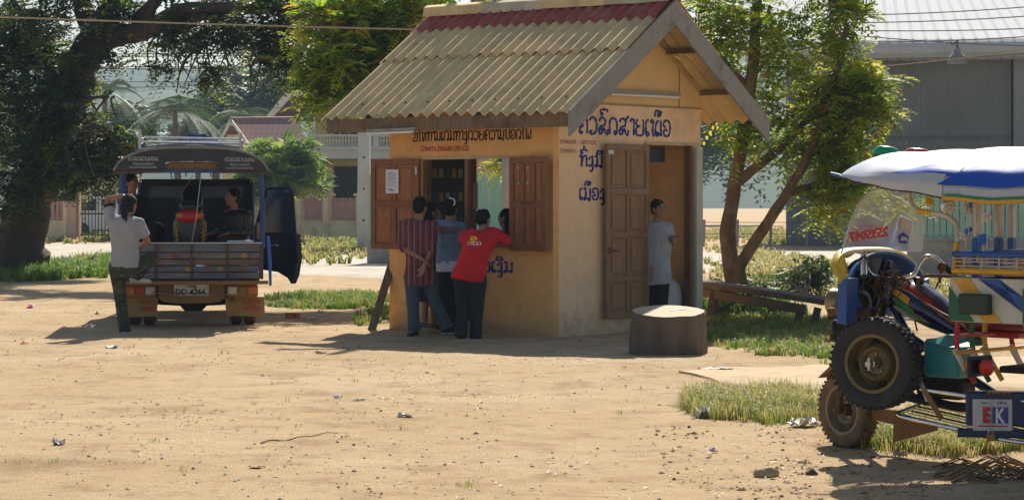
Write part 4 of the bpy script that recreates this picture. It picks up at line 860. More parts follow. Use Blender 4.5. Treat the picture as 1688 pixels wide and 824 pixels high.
for c_ in range(nsheet):
    a = UA + (UB - UA) * c_ / nsheet; b_ = UA + (UB - UA) * (c_ + 1) / nsheet; e = .003 * (c_ % 2)
    sheet_roof(a, b_ + .03, RV - .02, .62 - .02, .045 + e, roof_m, 'roof_sheet', -1)
    sheet_roof(a, b_ + .03, .66, -.46 + .015 * (c_ % 2), .012 + e, roof_m, 'roof_sheet', -1)
    sheet_roof(a, b_ + .03, RV + .02, 2.45, .045 + e, roof_m, 'roof_sheet', 1)
    sheet_roof(a, b_ + .03, 2.4, 3.5, .012 + e, roof_m, 'roof_sheet', 1)
    sheet_roof(a, b_ + .03, RV - .01, RV - .36, .075 + e, red_m, 'ridge_piece', -1, AMP * 1.05, .01)
    sheet_roof(a, b_ + .03, RV + .01, RV + .36, .075 + e, red_m, 'ridge_piece', 1, AMP * 1.05, .01)
    m_ = MB(); pr_ = [(.13, -.07), (.1, .055), (.04, .09), (-.04, .09), (-.1, .055), (-.13, -.07)]; vs = []
    for i in range(7):
        u = a + (b_ - a + .02) * i / 6
        for v, z in pr_: vs.append(kp(u, RV + v, RZ + .075 + e + z + .01 * noise.noise((u * 3, v, 0))))
    m_.add(vs, [(i * 6 + j, (i + 1) * 6 + j, (i + 1) * 6 + j + 1, i * 6 + j + 1) for i in range(6) for j in range(5)]); m_.build('ridge_cap', roof_m if c_ % 2 else mat('mortar ridge', (.5, .43, .3), .9, 0, .2, 4), kiosk, True)
sc_ = MB()
for u in [UA + .2 + i * .354 for i in range(10)]:
    for v in (-.28,): p = kp(u, v, roofz(v) + .045); sc_.lathe([(.022, 0), (.018, .01), (.008, .014), (.008, .03), (.001, .032)], p, (0, 0, 1), 8)
sc_.build('roofing_nail', rust, kiosk); kiosk.children[-1]['kind'] = 'stuff'
# fascia under the eave, barge boards, rafters
m_ = MB(); m_.beam(kp(UA + .03, -.4, EZ - .09), kp(UB - .05, -.4, EZ - .1), .04, .17, UP, .004); m_.build('fascia', wood_raw, kiosk)
def barge(v0, v1, nm='barge_board'):
    a = kp(UA - .01, v0, roofz(v0) + .02); b_ = kp(UA - .01, v1, roofz(v1) + .02)
    m_ = MB(); m_.prism([a, b_, b_ - UP * .3, a - UP * (.3)], -KU * -.03); return m_.build(nm, wood_grey, kiosk)
barge(RV - .001, -.47); barge(RV + .002, 3.5)
m_ = MB()
for u in (-.1, .9, 1.9, 2.6): m_.beam(kp(u, -.38, roofz(-.38) - .07), kp(u, RV, RZ - .07), .05, .09)
m_.build('rafter', wood_raw, kiosk); kiosk.children[-1]['kind'] = 'stuff'
for v in (.1, .8, 2.2, 2.9):
    m_ = MB(); m_.beam(kp(UA + .04, v, roofz(v) - .065), kp(.0, v, roofz(v) - .065), .05, .07); m_.build('purlin', wood_raw, kiosk)
# header and sill
head_m = mat('plaster edge', (.5, .4, .25), .9, 0, .25, 8)
m_ = MB(); kslab(m_, U0 - .02, U1 + .03, -.012, .06, ZT + .001, ZT + .035); m_.build('lintel', head_m, kiosk)
m_ = MB(); kslab(m_, U0 - .03, U1 + .05, -.14, .16, ZS + .001, ZS + .035); m_.build('counter_shelf', wood_raw, kiosk)
m_ = MB(); kslab(m_, -.02, .05, D0 - .03, D1 + .15, DT + .001, DT + .035); m_.build('lintel', head_m, kiosk)
frame_m = mat('brown door frame', (.15, .075, .035), .7, 0, .25, 5)
m_ = MB(); kslab(m_, U1 - .06, U1 - .001, .005, .09, ZS + .036, ZT); m_.build('window_frame', frame_m, kiosk); m_ = MB(); kslab(m_, U0 + .001, U0 + .05, .005, .09, ZS + .036, ZT); m_.build('window_frame', frame_m, kiosk)
m_ = MB(); kslab(m_, .01, .09, D0, D0 + .05, .18, DT); m_.build('door_frame', frame_m, kiosk); m_ = MB(); kslab(m_, -.03, .07, D1 - .06, D1 - .001, .0, DT); m_.build('door_frame', frame_m, kiosk)
m_ = MB(); kslab(m_, -.06, -.005, D1 + .03, D1 + .16, -.05, 2.28); m_.build('door_jamb', mat('pale jamb post', (.5, .46, .38), .85, 0, .15, 4), kiosk)
# middle post between the two lights of the counter window
m_ = MB(); kslab(m_, 1.335, 1.38, .02, .08, ZS + .036, ZT); m_.build('mullion', mat('reddish window post', (.24, .11, .05), .7, 0, .2, 6), kiosk)
# panelled wooden leaves
shut_m = mat('varnished red brown wood', (.24, .085, .03), .5, 0, .28, 5, .25, 40, stretch=(5, 5, 1)); pan_m = mat('orange brown wood panel', (.32, .12, .04), .5, 0, .25, 5, .2, 40, stretch=(5, 5, 1))
door_m = mat('worn brown door wood', (.25, .145, .07), .65, 0, .3, 4, .3, 40, stretch=(5, 5, 1), dirt=(.3, .22, .14), dirt_s=4, dirt_w=(.5, .75)); dpan_m = mat('orange brown door panel', (.27, .14, .06), .6, 0, .25, 4, .2, 40, stretch=(5, 5, 1))
def leaf(name, O, X, wd, z0, z1, nx, rows, mf, mp, th=.035, label=None):
    """frame-and-panel leaf: O hinge foot, X direction along the leaf; rows = relative panel heights from the bottom"""
    Nn = Vector((X.y, -X.x, 0)); Nn = Nn if Nn.y < 0 else -Nn; st = .075; ra = .075
    m_ = MB()
    def bx(mb, a0, a1, b0, b1, t0, t1, bev=.004): mb.box(O + X * (a0 + a1) / 2 + UP * (b0 + b1) / 2 + Nn * (t0 + t1) / 2, (a1 - a0, t1 - t0, b1 - b0), (X, Nn, UP), bev)
    H = z1 - z0; bx(m_, 0, st, z0, z1, 0, th); bx(m_, wd - st, wd, z0, z1, 0, th)
    hs = H - ra * (len(rows) + 1); zz = z0; tot = sum(rows); cells = []
    for i, r in enumerate(rows + [0]):
        bx(m_, st + .001, wd - st - .001, zz, zz + ra, .001, th - .001); zz += ra
        if r: cells.append((zz, zz + hs * r / tot)); zz += hs * r / tot
    cw = (wd - 2 * st - (nx - 1) * .055) / nx
    for (b0, b1) in cells:
        for i in range(1, nx): a = st + i * cw + (i - 1) * .055; bx(m_, a, a + .055, b0 - .003, b1 + .003, .002, th - .002)
    o = m_.build(name, mf, kiosk)
    if label: o['label'] = label
    for (b0, b1) in cells:
        for i in range(nx):
            a = st + i * (cw + .055); p = MB(); bx(p, a, a + cw, b0, b1, .008, .016); bx(p, a + .035, a + cw - .035, b0 + .035, b1 - .035, .014, .028, .011); p.build('panel', mp, o)
    return o
nf = NF * .02
sL = leaf('shutter', kp(U1 + .002, 0, 0) + NF * .05, nrm(KU + NF * .06), .76, 1.0, 2.13, 2, [1, 1], shut_m, pan_m, label='left shutter with a white notice pinned on it')
sR = leaf('shutter', kp(U0 - .005, 0, 0) + NF * .03, nrm(-KU + NF * .16), .66, 1.01, 2.13, 3, [1, 1], shut_m, pan_m, label='right shutter with four white pins')
dr = leaf('door', kp(0, D0 - .005, 0) + NS * .03, nrm(-KV + NS * .05), .89, .17, 2.3, 2, [.8, 1, 1, 1], door_m, dpan_m)
m_ = MB(); a = kp(0, D0 - .005, 0) + NS * .075 + nrm(-KV + NS * .05) * .82; m_.beam(a + UP * 1.0 + KV * -.06, a + UP * 1.0 + KV * .14, .02, .02); m_.box(a + UP * 1.0, (.05, .02, .07), (KV, NS, UP)); m_.build('bolt', rust, dr)
m_ = MB(); m_.box(a + UP * 2.2, (.1, .008, .05), (KV, NS, UP)); m_.build('hinge', steel, dr)
m_ = MB(); a = kp(U1, 0, 0) + NF * .095 + KU * .03; m_.box(a + UP * 1.98, (.03, .008, .1), (KU, NF, UP)); m_.box(a + KU * .7 + UP * 1.08, (.03, .008, .08), (KU, NF, UP)); m_.build('hinge', steel, sL); sL.children[-1]['kind'] = 'stuff'
m_ = MB(); a = kp(U0, 0, 0) - KU * .35 + NF * .13; m_.beam(a + UP * 1.58 - KU * .12, a + UP * 1.58 + KU * .12, .016, .016); m_.build('bolt', rust, sR)
for du, z in ((.17, 2.0), (.33, 2.0), (.17, 1.82), (.33, 1.82)): m_ = MB(); m_.ell(kp(U0, 0, 0) + nrm(-KU + NF * .16) * du + NF * .065 + UP * z, .013, seg=8, rg=5); m_.build('pin', paper, sR)
# notice on the left shutter
nt_ = thing('paper_notice', 'white typed notice pinned to the left shutter of the kiosk', 'notice', kp(2.5, 0, 1.8) + NF * .1); X_ = nrm(KU + NF * .06); a = kp(U1, 0, 0) + NF * .1 + X_ * .38
m_ = MB(); m_.box(a + UP * 1.85 + X_ * .02, (.2, .003, .3), (X_, NF, UP)); m_.build('sheet', paper, nt_)
m_ = MB(); [m_.box(a + UP * (1.96 - i * .0165) + X_ * (.02 + .01 * (i % 3 == 0)) + NF * .003, (.15 - .03 * (i % 4 == 3) - .06 * (i == 0), .001, .005), (X_, NF, UP)) for i in range(11)]; m_.build('typed_line', mat('faint grey print', (.25, .25, .35), .8), nt_); nt_.children[-1]['kind'] = 'stuff'
m_ = MB(); [m_.box(a + UP * (1.76 - i * .013) + X_ * (.06 - .02 * i) + NF * .003, (.09, .001, .007), (X_, NF, UP)) for i in range(3)]; m_.build('stamp', mat('blue stamp ink', (.08, .14, .5), .8), nt_)
# painted writing
ink_k = mat('black blue paint', (.015, .015, .03), .7, 0, .3, 12); ink_b = mat('deep blue paint', (.015, .03, .2), .65, 0, .3, 12); ink_r = mat('faded red stencil', (.42, .07, .04), .8, 0, .3, 10); ink_p = mat('faded pink stencil', (.5, .2, .17), .85, 0, .3, 10)
m_ = MB(); lao_text(m_, 'ຂໃຫທ່ານເດີນທາງດວຍຄວາມປອດໃພ', kp(2.2, 0, 2.35) + NF * .002, -KU, UP, .115, 1.88, .07, NF); m_.build('lettering', ink_k, kiosk)
m_ = MB(); lao_text(m_, 'ຄີວລົດສາຍເໜືອ', kp(0, .46, 2.42) + NS * .002, KV, UP, .2, 1.82, .07, NS); m_.build('lettering', ink_b, kiosk)
m_ = MB(); lao_text(m_, 'ທົ່ງມີ', kp(0, .47, 2.02) + NS * .002, KV, UP, .135, .46, .075, NS); m_.build('lettering', ink_b, kiosk); m_ = MB(); lao_text(m_, 'ເມືອງ', kp(0, .47, 1.62) + NS * .002, KV, UP, .14, .5, .075, NS); m_.build('lettering', ink_b, kiosk)
m_ = MB(); lao_text(m_, 'ຈ່າຍເງິນ'.replace('ຈ', 'ຂ'), kp(1.34, 0, .74) + NF * .002, -KU, UP, .13, .74, .08, NF); m_.build('lettering', ink_b, kiosk)
m_ = MB(); latin(m_, '5784974-2986689-2891322', kp(2.07, 0, 2.22) + NF * .002, -KU, UP, .065, .78); m_.build('phone_number', ink_r, kiosk)
m_ = MB(); latin(m_, '2986689 - 2891322', kp(0, .12, 2.29) + NS * .002, KV, UP, .05, .68); m_.build('phone_number', ink_p, kiosk); m_ = MB(); latin(m_, '5784974 -', kp(0, .12, 2.18) + NS * .002, KV, UP, .05, .33); m_.build('phone_number', ink_p, kiosk)
# tube lamps, with their cable
def tubelamp(label, a, b_, nd):
    t = thing('tube_lamp', label, 'lamp', (a + b_) / 2, 'unlit tube lamps on the kiosk'); m_ = MB(); m_.beam(a + UP * .025, b_ + UP * .025, .04, .03); m_.build('fitting', mat('lamp fitting grey', (.3, .28, .25), .6), t)
    m_ = MB(); m_.tube([a.lerp(b_, .03) + nd * .02 - UP * .012, a.lerp(b_, .97) + nd * .02 - UP * .012], .016, 10); m_.build('tube', white_tube, t); return t
a, b_ = kp(0, .95, 2.92) + NS * .05, kp(0, 2.4, 2.93) + NS * .05; tubelamp('long tube lamp fixed on the yellow gable above the blue lettering', a, b_, NS)
tubelamp('tube lamp tucked under the eave fascia above the counter writing', kp(2.55, -.43, EZ - .19), kp(1.75, -.43, EZ - .18), NF)
# interior: poster, wall things, seen dimly
post = thing('poster_board', 'dark poster board full of small prints on the far inner wall of the kiosk', 'poster', kp(2.45, .9, 1.5))
m_ = MB(); kslab(m_, LU - TH - .06, LU - TH - .03, .55, 1.2, 1.15, 2.15); m_.build('board', mat('dark poster', (.03, .035, .05), .7), post)
for i in range(5):
    for j in range(3):
        m_ = MB(); kslab(m_, LU - TH - .068, LU - TH - .062, .6 + i * .12, .68 + i * .12, 1.3 + j * .3, 1.42 + j * .3); m_.build('print', [mat('pale print', (.3, .28, .2), .8), mat('blue print', (.05, .1, .2), .8), mat('yellow print', (.3, .22, .06), .8)][(i + j) % 3], post)
shf = thing('inner_post', 'brown inner partition post standing in the kiosk behind the counter window', 'post', kp(1.5, 1.3, .17)); m_ = MB(); kslab(m_, LU - TH - .08, LU - TH - .03, 1.22, 1.34, .17, 2.6); m_.build('board', frame_m, shf); m_ = MB(); kslab(m_, LU - TH - .05, LU - TH - .03, 1.37, 1.47, 1.5, 1.85); m_.build('calendar', mat('dim calendar', (.3, .26, .2), .8), shf)
blk = thing('name_board', 'dark board hanging inside above the kiosk doorway', 'board', kp(.4, 2.2, 2.1)); m_ = MB(); m_.box(kp(.22, 2.1, 2.2), (.66, .03, .2), (KV, NS, UP)); m_.build('panel', black, blk)
# plank brace leaning on the left end of the kiosk
m_ = MB(); a = P(612, 519, 27.2); a.z = -.02; b_ = P(652, 415, 27.75); m_.beam(a, b_, .1, .06, (0, 1, 0), .006); tag(m_.build('prop_plank', wood_raw, at=a), 'raw timber plank leaning against the left end of the kiosk', 'plank')
# white sack behind the man in the doorway
sack = MB(); q = kp(.27, 2.58, .18)
sack.loft([(q + Vector((0, 0, 0)), .2, .15, KV, NS), (q + Vector((.0, 0, .12)), .22, .17, KV, NS), (q + Vector((.0, 0, .3)), .21, .16, KV, NS), (q + Vector((-.04, 0, .42)), .17, .12, KV, NS), (q + Vector((-.08, 0, .47)), .05, .05, KV, NS)], 20)
so = sack.build('grain_sack', mat('white woven sack', (.5, .5, .48), .8, 0, .15, 10, .4, 50), smooth=True, at=q); sb = so.modifiers.new('s', 'SUBSURF'); sb.render_levels = 2; tag(so, 'full white woven sack on the kiosk floor behind the man in grey', 'sack')
# ---------------------------------------------------------------- stump table
st_c = P(1102, 0, 23.0); st_c.z = 0
bark = mat('stump bark', (.14, .1, .07), .9, 0, .3, 5, .8, 25, stretch=(1, 1, .25)); cut = mat('sawn wood top', (.5, .38, .24), .8, 0, .25, 5, .3, 30, dirt=(.25, .17, .1), dirt_s=3)
stump = thing('stump_table', 'thick slice of tree trunk standing as a table before the kiosk door', 'stump', st_c)
m_ = MB(); vs = []; n = 110; hs = [0, .07, .14, .21, .28, .34, .39, .42, .445]
for h in hs:
    for i in range(n): a = 2 * math.pi * i / n; r = (.36 + .03 * noise.noise((math.cos(a) * 2, math.sin(a) * 2, 0)) + .012 * noise.noise((math.cos(a) * 6, math.sin(a) * 6, h * 1.5)) + (.01 if h < .44 else 0) * noise.noise((math.cos(a) * 20, math.sin(a) * 20, h * 6)) + .01) * (1.05 - .1 * h) * (.985 if h == .445 else 1); vs.append(st_c + Vector((math.cos(a) * r * 1.04, math.sin(a) * r, h - .02 * (h == 0) + math.sin(a) * r * .12 * h / .445)))
fs = [(j * n + i, j * n + (i + 1) % n, (j + 1) * n + (i + 1) % n, (j + 1) * n + i) for j in range(len(hs) - 1) for i in range(n)]; m_.add(vs, fs); m_.build('bark', bark, stump, True)
m_ = MB(); vs = [st_c + Vector((0, 0, .452))]
for q_ in (.25, .5, .75, .975):
    for i in range(n): p = m_ and vs and (Vector(MB().v[0]) if False else None); a = 2 * math.pi * i / n; r = (.36 + .03 * noise.noise((math.cos(a) * 2, math.sin(a) * 2, 0)) + .012 * noise.noise((math.cos(a) * 6, math.sin(a) * 6, .66)) + .01) * 1.01 * q_; vs.append(st_c + Vector((math.cos(a) * r * 1.04, math.sin(a) * r, .45 + .003 * math.sin(q_ * 30) + math.sin(a) * r * .12)))
fs = [(0, 1 + i, 1 + (i + 1) % n) for i in range(n)] + [(1 + k * n + i, 1 + (k + 1) * n + i, 1 + (k + 1) * n + (i + 1) % n, 1 + k * n + (i + 1) % n) for k in range(3) for i in range(n)]; m_.add(vs, fs); m_.build('top', cut, stump)
m_ = MB(); m_.prism([st_c + Vector(q) for q in ((.0, -.05, .448), (.2, .06, .462), (.02, .004, .455))], (0, 0, .003)); m_.build('crack', black, stump)
# ---------------------------------------------------------------- sloping plank bench
bench = thing('plank_bench', 'long weathered plank bench sloping down from the kiosk to the grass', 'bench', G(1270, 520)); a = P(1152, 466, 29.4); b_ = P(1366, 497, 27.6)
m_ = MB(); m_.beam(a + Vector((0, -.12, 0)), b_ + Vector((0, -.12, 0)), .22, .075, UP, .008); m_.build('plank', wood_grey.copy() if False else mat('dark bench plank', (.11, .085, .065), .85, 0, .3, 4, .3, 30, stretch=(1, 1, 3)), bench)
m_ = MB(); m_.beam(a + Vector((0, .12, .01)), b_ + Vector((0, .12, .012)), .22, .07, UP, .008); m_.build('plank', MATS['dark bench plank'], bench)
m_ = MB(); m_.beam(a + Vector((0.02, -.04, -.12)), b_ + Vector((-.3, -.04, -.1)), .05, .12, UP, .006); m_.build('bearer', MATS['dark bench plank'], bench)
for px, dy in ((1322, -.1), (1352, .15), (1176, -.1), (1186, .2)):
    t = (px - 1152) / 214; top = a.lerp(b_, t) + Vector((0, dy, -.1)); bot = Vector((top.x - .08, top.y, -.06)); m_ = MB(); m_.beam(top, bot, .09, .07, (0, 1, 0), .005); m_.build('leg', MATS['dark bench plank'], bench)
m_ = MB(); m_.beam(a + Vector((.1, 0, -.45)), a + Vector((.75, 0, -.12)), .05, .07, (0, 1, 0)); m_.build('brace', MATS['dark bench plank'], bench)
# ================================================================ PEOPLE
skin_m = mat('brown skin', (.3, .15, .09), .55, 0, .1, 12, .0, 60, spec=.35); hair_m = mat('black hair', (.008, .007, .007), .65, 0, .3, 40, .6, 120, spec=.15); eye_m = mat('dark eye', (.01, .008, .008), .2); lip_m = mat('lip', (.2, .07, .05), .5)
TMP = bpy.data.scenes.new('tmp')
def remesh(mb, name, m, parent, vox=.011, sm=4, fold=0., fs=9., fz=.5):
    off = base_of(parent); me = mb.mesh('tmp', off); o = bpy.data.objects.new('tmp', me); TMP.collection.objects.link(o)
    r = o.modifiers.new('r', 'REMESH'); r.mode = 'VOXEL'; r.voxel_size = vox
    s = o.modifiers.new('s', 'SMOOTH'); s.factor = .5; s.iterations = sm
    dg = TMP.view_layers[0].depsgraph; TMP.view_layers[0].update(); dg = TMP.view_layers[0].depsgraph; out = bpy.data.meshes.new_from_object(o.evaluated_get(dg)); bpy.data.objects.remove(o); bpy.data.meshes.remove(me)
    if fold:
        n_ = len(out.vertices); co = np.zeros(n_ * 3); out.vertices.foreach_get('co', co); co = co.reshape(-1, 3); nr = np.zeros(n_ * 3); out.vertex_normals.foreach_get('vector', nr); nr = nr.reshape(-1, 3)
        q = np.array([noise.noise((c[0] * fs, c[1] * fs, c[2] * fs * fz)) + .5 * noise.noise((c[0] * fs * 2.3, c[1] * fs * 2.3, c[2] * fs * 2.3 * fz + 5)) for c in co])
        out.vertices.foreach_set('co', (co + nr * (fold * q)[:, None]).ravel()); out.update()
    out.polygons.foreach_set('use_smooth', [True] * len(out.polygons)); out.name = name; out.materials.clear()
    return link(name, out, m, parent)
def person(label, Y, j, face=(0, 1), lean=0, shirt=None, sleeve='short', trousers=None, shoes=None, toes=((0, 1), (0, 1)), hairstyle='short', hem=.08, build=1., hands=(None, None), group=None, body_w=1., barefoot=False, headtilt=0, shirt_fold=.008, legs=True, hr=1.0, base=None, torso_side=None):
    """j: joints as (px, py, metres behind Y). Everything is laid on one skeleton of true size."""
    J = {k: P(v[0], v[1], Y + (v[2] if len(v) > 2 else 0)) for k, v in j.items()}
    fy = Y + (j['anl'][2] if 'anl' in j and len(j['anl']) > 2 else 0)
    root = thing('person', label, 'person', base if base is not None else Vector((J['pelvis'].x, J['pelvis'].y, 0)), group)
    Fd = nrm((face[0], face[1], 0)); S = nrm(J['shr'] - J['shl']); 
    up = nrm(J['neck'] - J['pelvis']); Fw = S.cross(up); Fw = Fw if Fw.dot(Vector((face[0], face[1], 0))) > 0 or True else -Fw; Fw.normalize(); b = build
    ch = J['chest'] if 'chest' in J else J['pelvis'].lerp(J['neck'], .62); Sp = nrm(J['hipr'] - J['hipl']) if 'hipr' in J else S
    def torso(mb, e, low=None, b=b):
        pel, nk = J['pelvis'], J['neck']; secs = []
        low = low if low is not None else .08
        pd = nrm(pel - ch); Fp = nrm(Sp.cross(-pd))
        secs.append((pel + pd * low, (.150 * b + e), (.105 * b + e), Sp, Fp)); secs.append((pel, .155 * b + e, .112 * b + e, Sp, Fp))
        wa = pel.lerp(ch, .45); secs.append((wa, .132 * b + e * 1.15, .098 * b + e, nrm(Sp + S), nrm(Fp + Fw))); secs.append((ch, .158 * b + e, .112 * b + e, S, Fw))
        tp = ch.lerp(nk, .62); secs.append((tp, .168 * b + e, .1 * b + e, S, Fw)); secs.append((ch.lerp(nk, .86), .12 * b + e, .075 * b + e, S, Fw)); secs.append((nk, .062 + e * .6, .06 + e * .6, S, Fw))
        mb.loft(secs, 24)
        for s_ in ('shl', 'shr'): mb.cap(J[s_].lerp(tp, .5), J[s_], .07 * b + e, .056 * b + e, 12)
    B = MB(); torso(B, 0)
    hd = J['head']; B.cap(J['neck'] - up * .03, hd - Vector((0, 0, .05)), .056, .05, 14)
    Hs = nrm(Fd.cross(UP)); ax = (Hs, Fd, UP)
    B.ell(hd + UP * .02, (.072, .092, .098), ax, 18, 12); B.ell(hd + Fd * .025 - UP * .055, (.052, .06, .058), ax, 14, 8); B.ell(hd + Fd * .062 - UP * .09, (.024, .022, .02), ax, 10, 6)
    B.cap(hd + Fd * .086 + UP * .02, hd + Fd * .103 - UP * .022, .009, .014, 8)                                   # nose
    for s_ in (-1, 1): B.ell(hd + Hs * .074 * s_ - UP * .008 - Fd * .005, (.01, .02, .032), ax, 8, 6); B.ell(hd + Hs * .034 * s_ + Fd * .052 - UP * .02, (.025, .028, .026), ax, 8, 6)
    for s_ in (-1, 1): B.ell(hd + Hs * .028 * s_ + Fd * .08 + UP * .03, (.02, .01, .008), ax, 8, 6)
    for sd in 'lr':
        if 'el' + sd in J:
            sh, el, wr = J['sh' + sd], J['el' + sd], J['wr' + sd]
            B.cap(sh, el, .049 * b, .037 * b); B.cap(el, wr, .037 * b, .026 * b); d = nrm(wr - el)
            hv = hands[0 if sd == 'l' else 1]
            if hv is not None: d = nrm(hv)
            sdv = d.cross(UP if abs(d.z) < .85 else Fd).normalized(); pn = sdv.cross(d)
            # palm, four unequal bent fingers, thumb off the side
            for q in (-1, 0, 1): B.cap(wr + d * .01 + sdv * q * .02, wr + d * .075 + sdv * q * .024, .017, .016, 8)
            for q, ln in ((-1.5, .062), (-.5, .076), (.5, .072), (1.5, .056)):
                k0 = wr + d * .085 + sdv * q * .0185; k1 = k0 + d * ln * .5 - pn * .008; k2 = k1 + nrm(d - pn * .8) * ln * .5; B.cap(k0, k1, .0105, .0095, 6); B.cap(k1, k2, .0095, .0085, 6)
            t0 = wr + d * .03 - sdv * .026; t1 = t0 + nrm(d - sdv * .9) * .04; B.cap(t0, t1, .013, .011, 6); B.cap(t1, t1 + nrm(d * 1.0 - sdv * .3 - pn * .4) * .03, .011, .009, 6)
        if legs and 'kn' + sd in J:
            hp, kn, an = J['hip' + sd], J['kn' + sd], J['an' + sd]; B.cap(hp, kn, .082 * b, .056 * b, 14); B.cap(kn, an, .055 * b, .036, 14)
            td = nrm((*toes[0 if sd == 'l' else 1], 0)); B.cap(an - td * .03 - UP * .035, an + td * .05 - UP * .04, .034, .034, 12); B.cap(an + td * .06 - UP * .045, an + td * .14 - UP * .055, .036, .024, 12)
    remesh(B, 'body', skin_m, root, .0085, 3)
    # hair
    H = MB()
    H.ell(hd + UP * .042 - Fd * .016, (.083, .098, .084), ax, 18, 12)
    if hairstyle in ('short', 'short_full'):
        H.ell(hd - Fd * .04 - UP * .0, (.076, .066, .075), ax, 16, 10)
        for k in range(26):
            a = rnd.uniform(0, 6.28); z = rnd.uniform(.0, 1); q = Vector(Hs) * math.cos(a) * .078 * (1 - z * .6) + Fd * (math.sin(a) * .085 * (1 - z * .6) - .02) + UP * (.05 + .07 * z)
            H.ell(hd + q, (.02, .02, .018), ax, 7, 5)
    if hairstyle == 'long': H.cap(hd - Fd * .04 + UP * .02, hd - Fd * .07 - UP * .22, .085, .07, 16)
    if hairstyle == 'bun': H.ell(hd - Fd * .04, (.076, .07, .085), ax, 16, 10); H.ell(hd - Fd * .085 + UP * .095, (.045, .045, .042), ax, 12, 8)
    remesh(H, 'hair', hair_m, root, .009, 1, .008, 45, 1)
    for s_ in (-1, 1):
        m_ = MB(); m_.ell(hd + Hs * .03 * s_ + Fd * .0865 + UP * .012, (.013, .006, .006), ax, 8, 6); m_.build('eye', eye_m, root)
        m_ = MB(); m_.ell(hd + Hs * .03 * s_ + Fd * .091 + UP * .032, (.02, .005, .0045), ax, 8, 6); m_.build('eyebrow', hair_m, root)
    m_ = MB(); m_.ell(hd + Fd * .092 - UP * .052, (.022, .008, .0075), ax, 10, 6); m_.build('mouth', lip_m, root)
    if shirt is not None:
        T = MB(); torso(T, .02 if shirt_fold < .012 else .028, hem)
        for sd in 'lr':
            if 'el' + sd in J:
                sh, el, wr = J['sh' + sd], J['el' + sd], J['wr' + sd]
                if sleeve == 'short': T.tube([sh - (el - sh) * .1, sh, sh.lerp(el, .4), sh.lerp(el, .72)], [.07 * b, .073 * b, .07 * b, .074 * b], 16)
                elif sleeve == 'mid': T.tube([sh - (el - sh) * .1, sh, el, el.lerp(wr, .12)], [.07 * b, .073 * b, .062 * b, .06 * b], 16)
                else: T.tube([sh - (el - sh) * .1, sh, el], [.07 * b, .072 * b, .054 * b], 14); T.cap(el, el.lerp(wr, .9), .052 * b, .042 * b, 14)
        remesh(T, 'shirt', shirt, root, .011, 4, shirt_fold, 9, .45)
    if trousers is not None and legs:
        T = MB(); pel = J['pelvis']; pd = nrm(pel - ch); Fp = nrm(Sp.cross(-pd))
        T.loft([(pel + pd * .16, .12 * b, .1 * b, Sp, Fp), (pel + pd * .06, .168 * b, .128 * b, Sp, Fp), (pel - pd * .04, .158 * b, .118 * b, Sp, Fp), (pel - pd * .1, .148 * b, .11 * b, Sp, Fp)], 22)
        for sd in 'lr':
            if 'kn' + sd in J:
                hp, kn, an = J['hip' + sd], J['kn' + sd], J['an' + sd]; T.cap(hp, kn, .1 * b, .076 * b, 16); T.tube([kn - (an - kn) * .06, kn, kn.lerp(an, .5), an + (kn - an) * .05, an - (kn - an) * .04], [.07 * b, .076 * b, .073, .076, .08], 16)
        remesh(T, 'trousers', trousers, root, .012, 3, .009, 8, .35)
    if shoes is not None:
        for q, sd in enumerate('lr'):
            if 'an' + sd in J:
                an = J['an' + sd]; td = nrm((*toes[q], 0)); sv = td.cross(UP); m_ = MB()
                m_.loft([(an - td * .075 - UP * .05, .03, .022, sv, UP), (an - td * .05 - UP * .045, .042, .036, sv, UP), (an - UP * .042, .044, .042, sv, UP), (an + td * .08 - UP * .052, .05, .032, sv, UP), (an + td * .15 - UP * .06, .044, .024, sv, UP), (an + td * .185 - UP * .066, .02, .014, sv, UP)], 16); m_.build('shoe', shoes, root, True)
                m_ = MB(); m_.loft([(an - td * .08 - UP * .08, .032, .009, sv, UP), (an - td * .04 - UP * .08, .046, .01, sv, UP), (an + td * .1 - UP * .08, .053, .01, sv, UP), (an + td * .19 - UP * .08, .03, .009, sv, UP)], 14); m_.build('sole', mat('pale sole', (.4, .38, .34), .8), root, True)
    return root, J
jeans = mat('grey blue trousers', (.06, .085, .11), .9, 0, .25, 8, .3, 80); blackt = mat('black trousers', (.012, .012, .014), .9, 0, .25, 12, .3, 80)
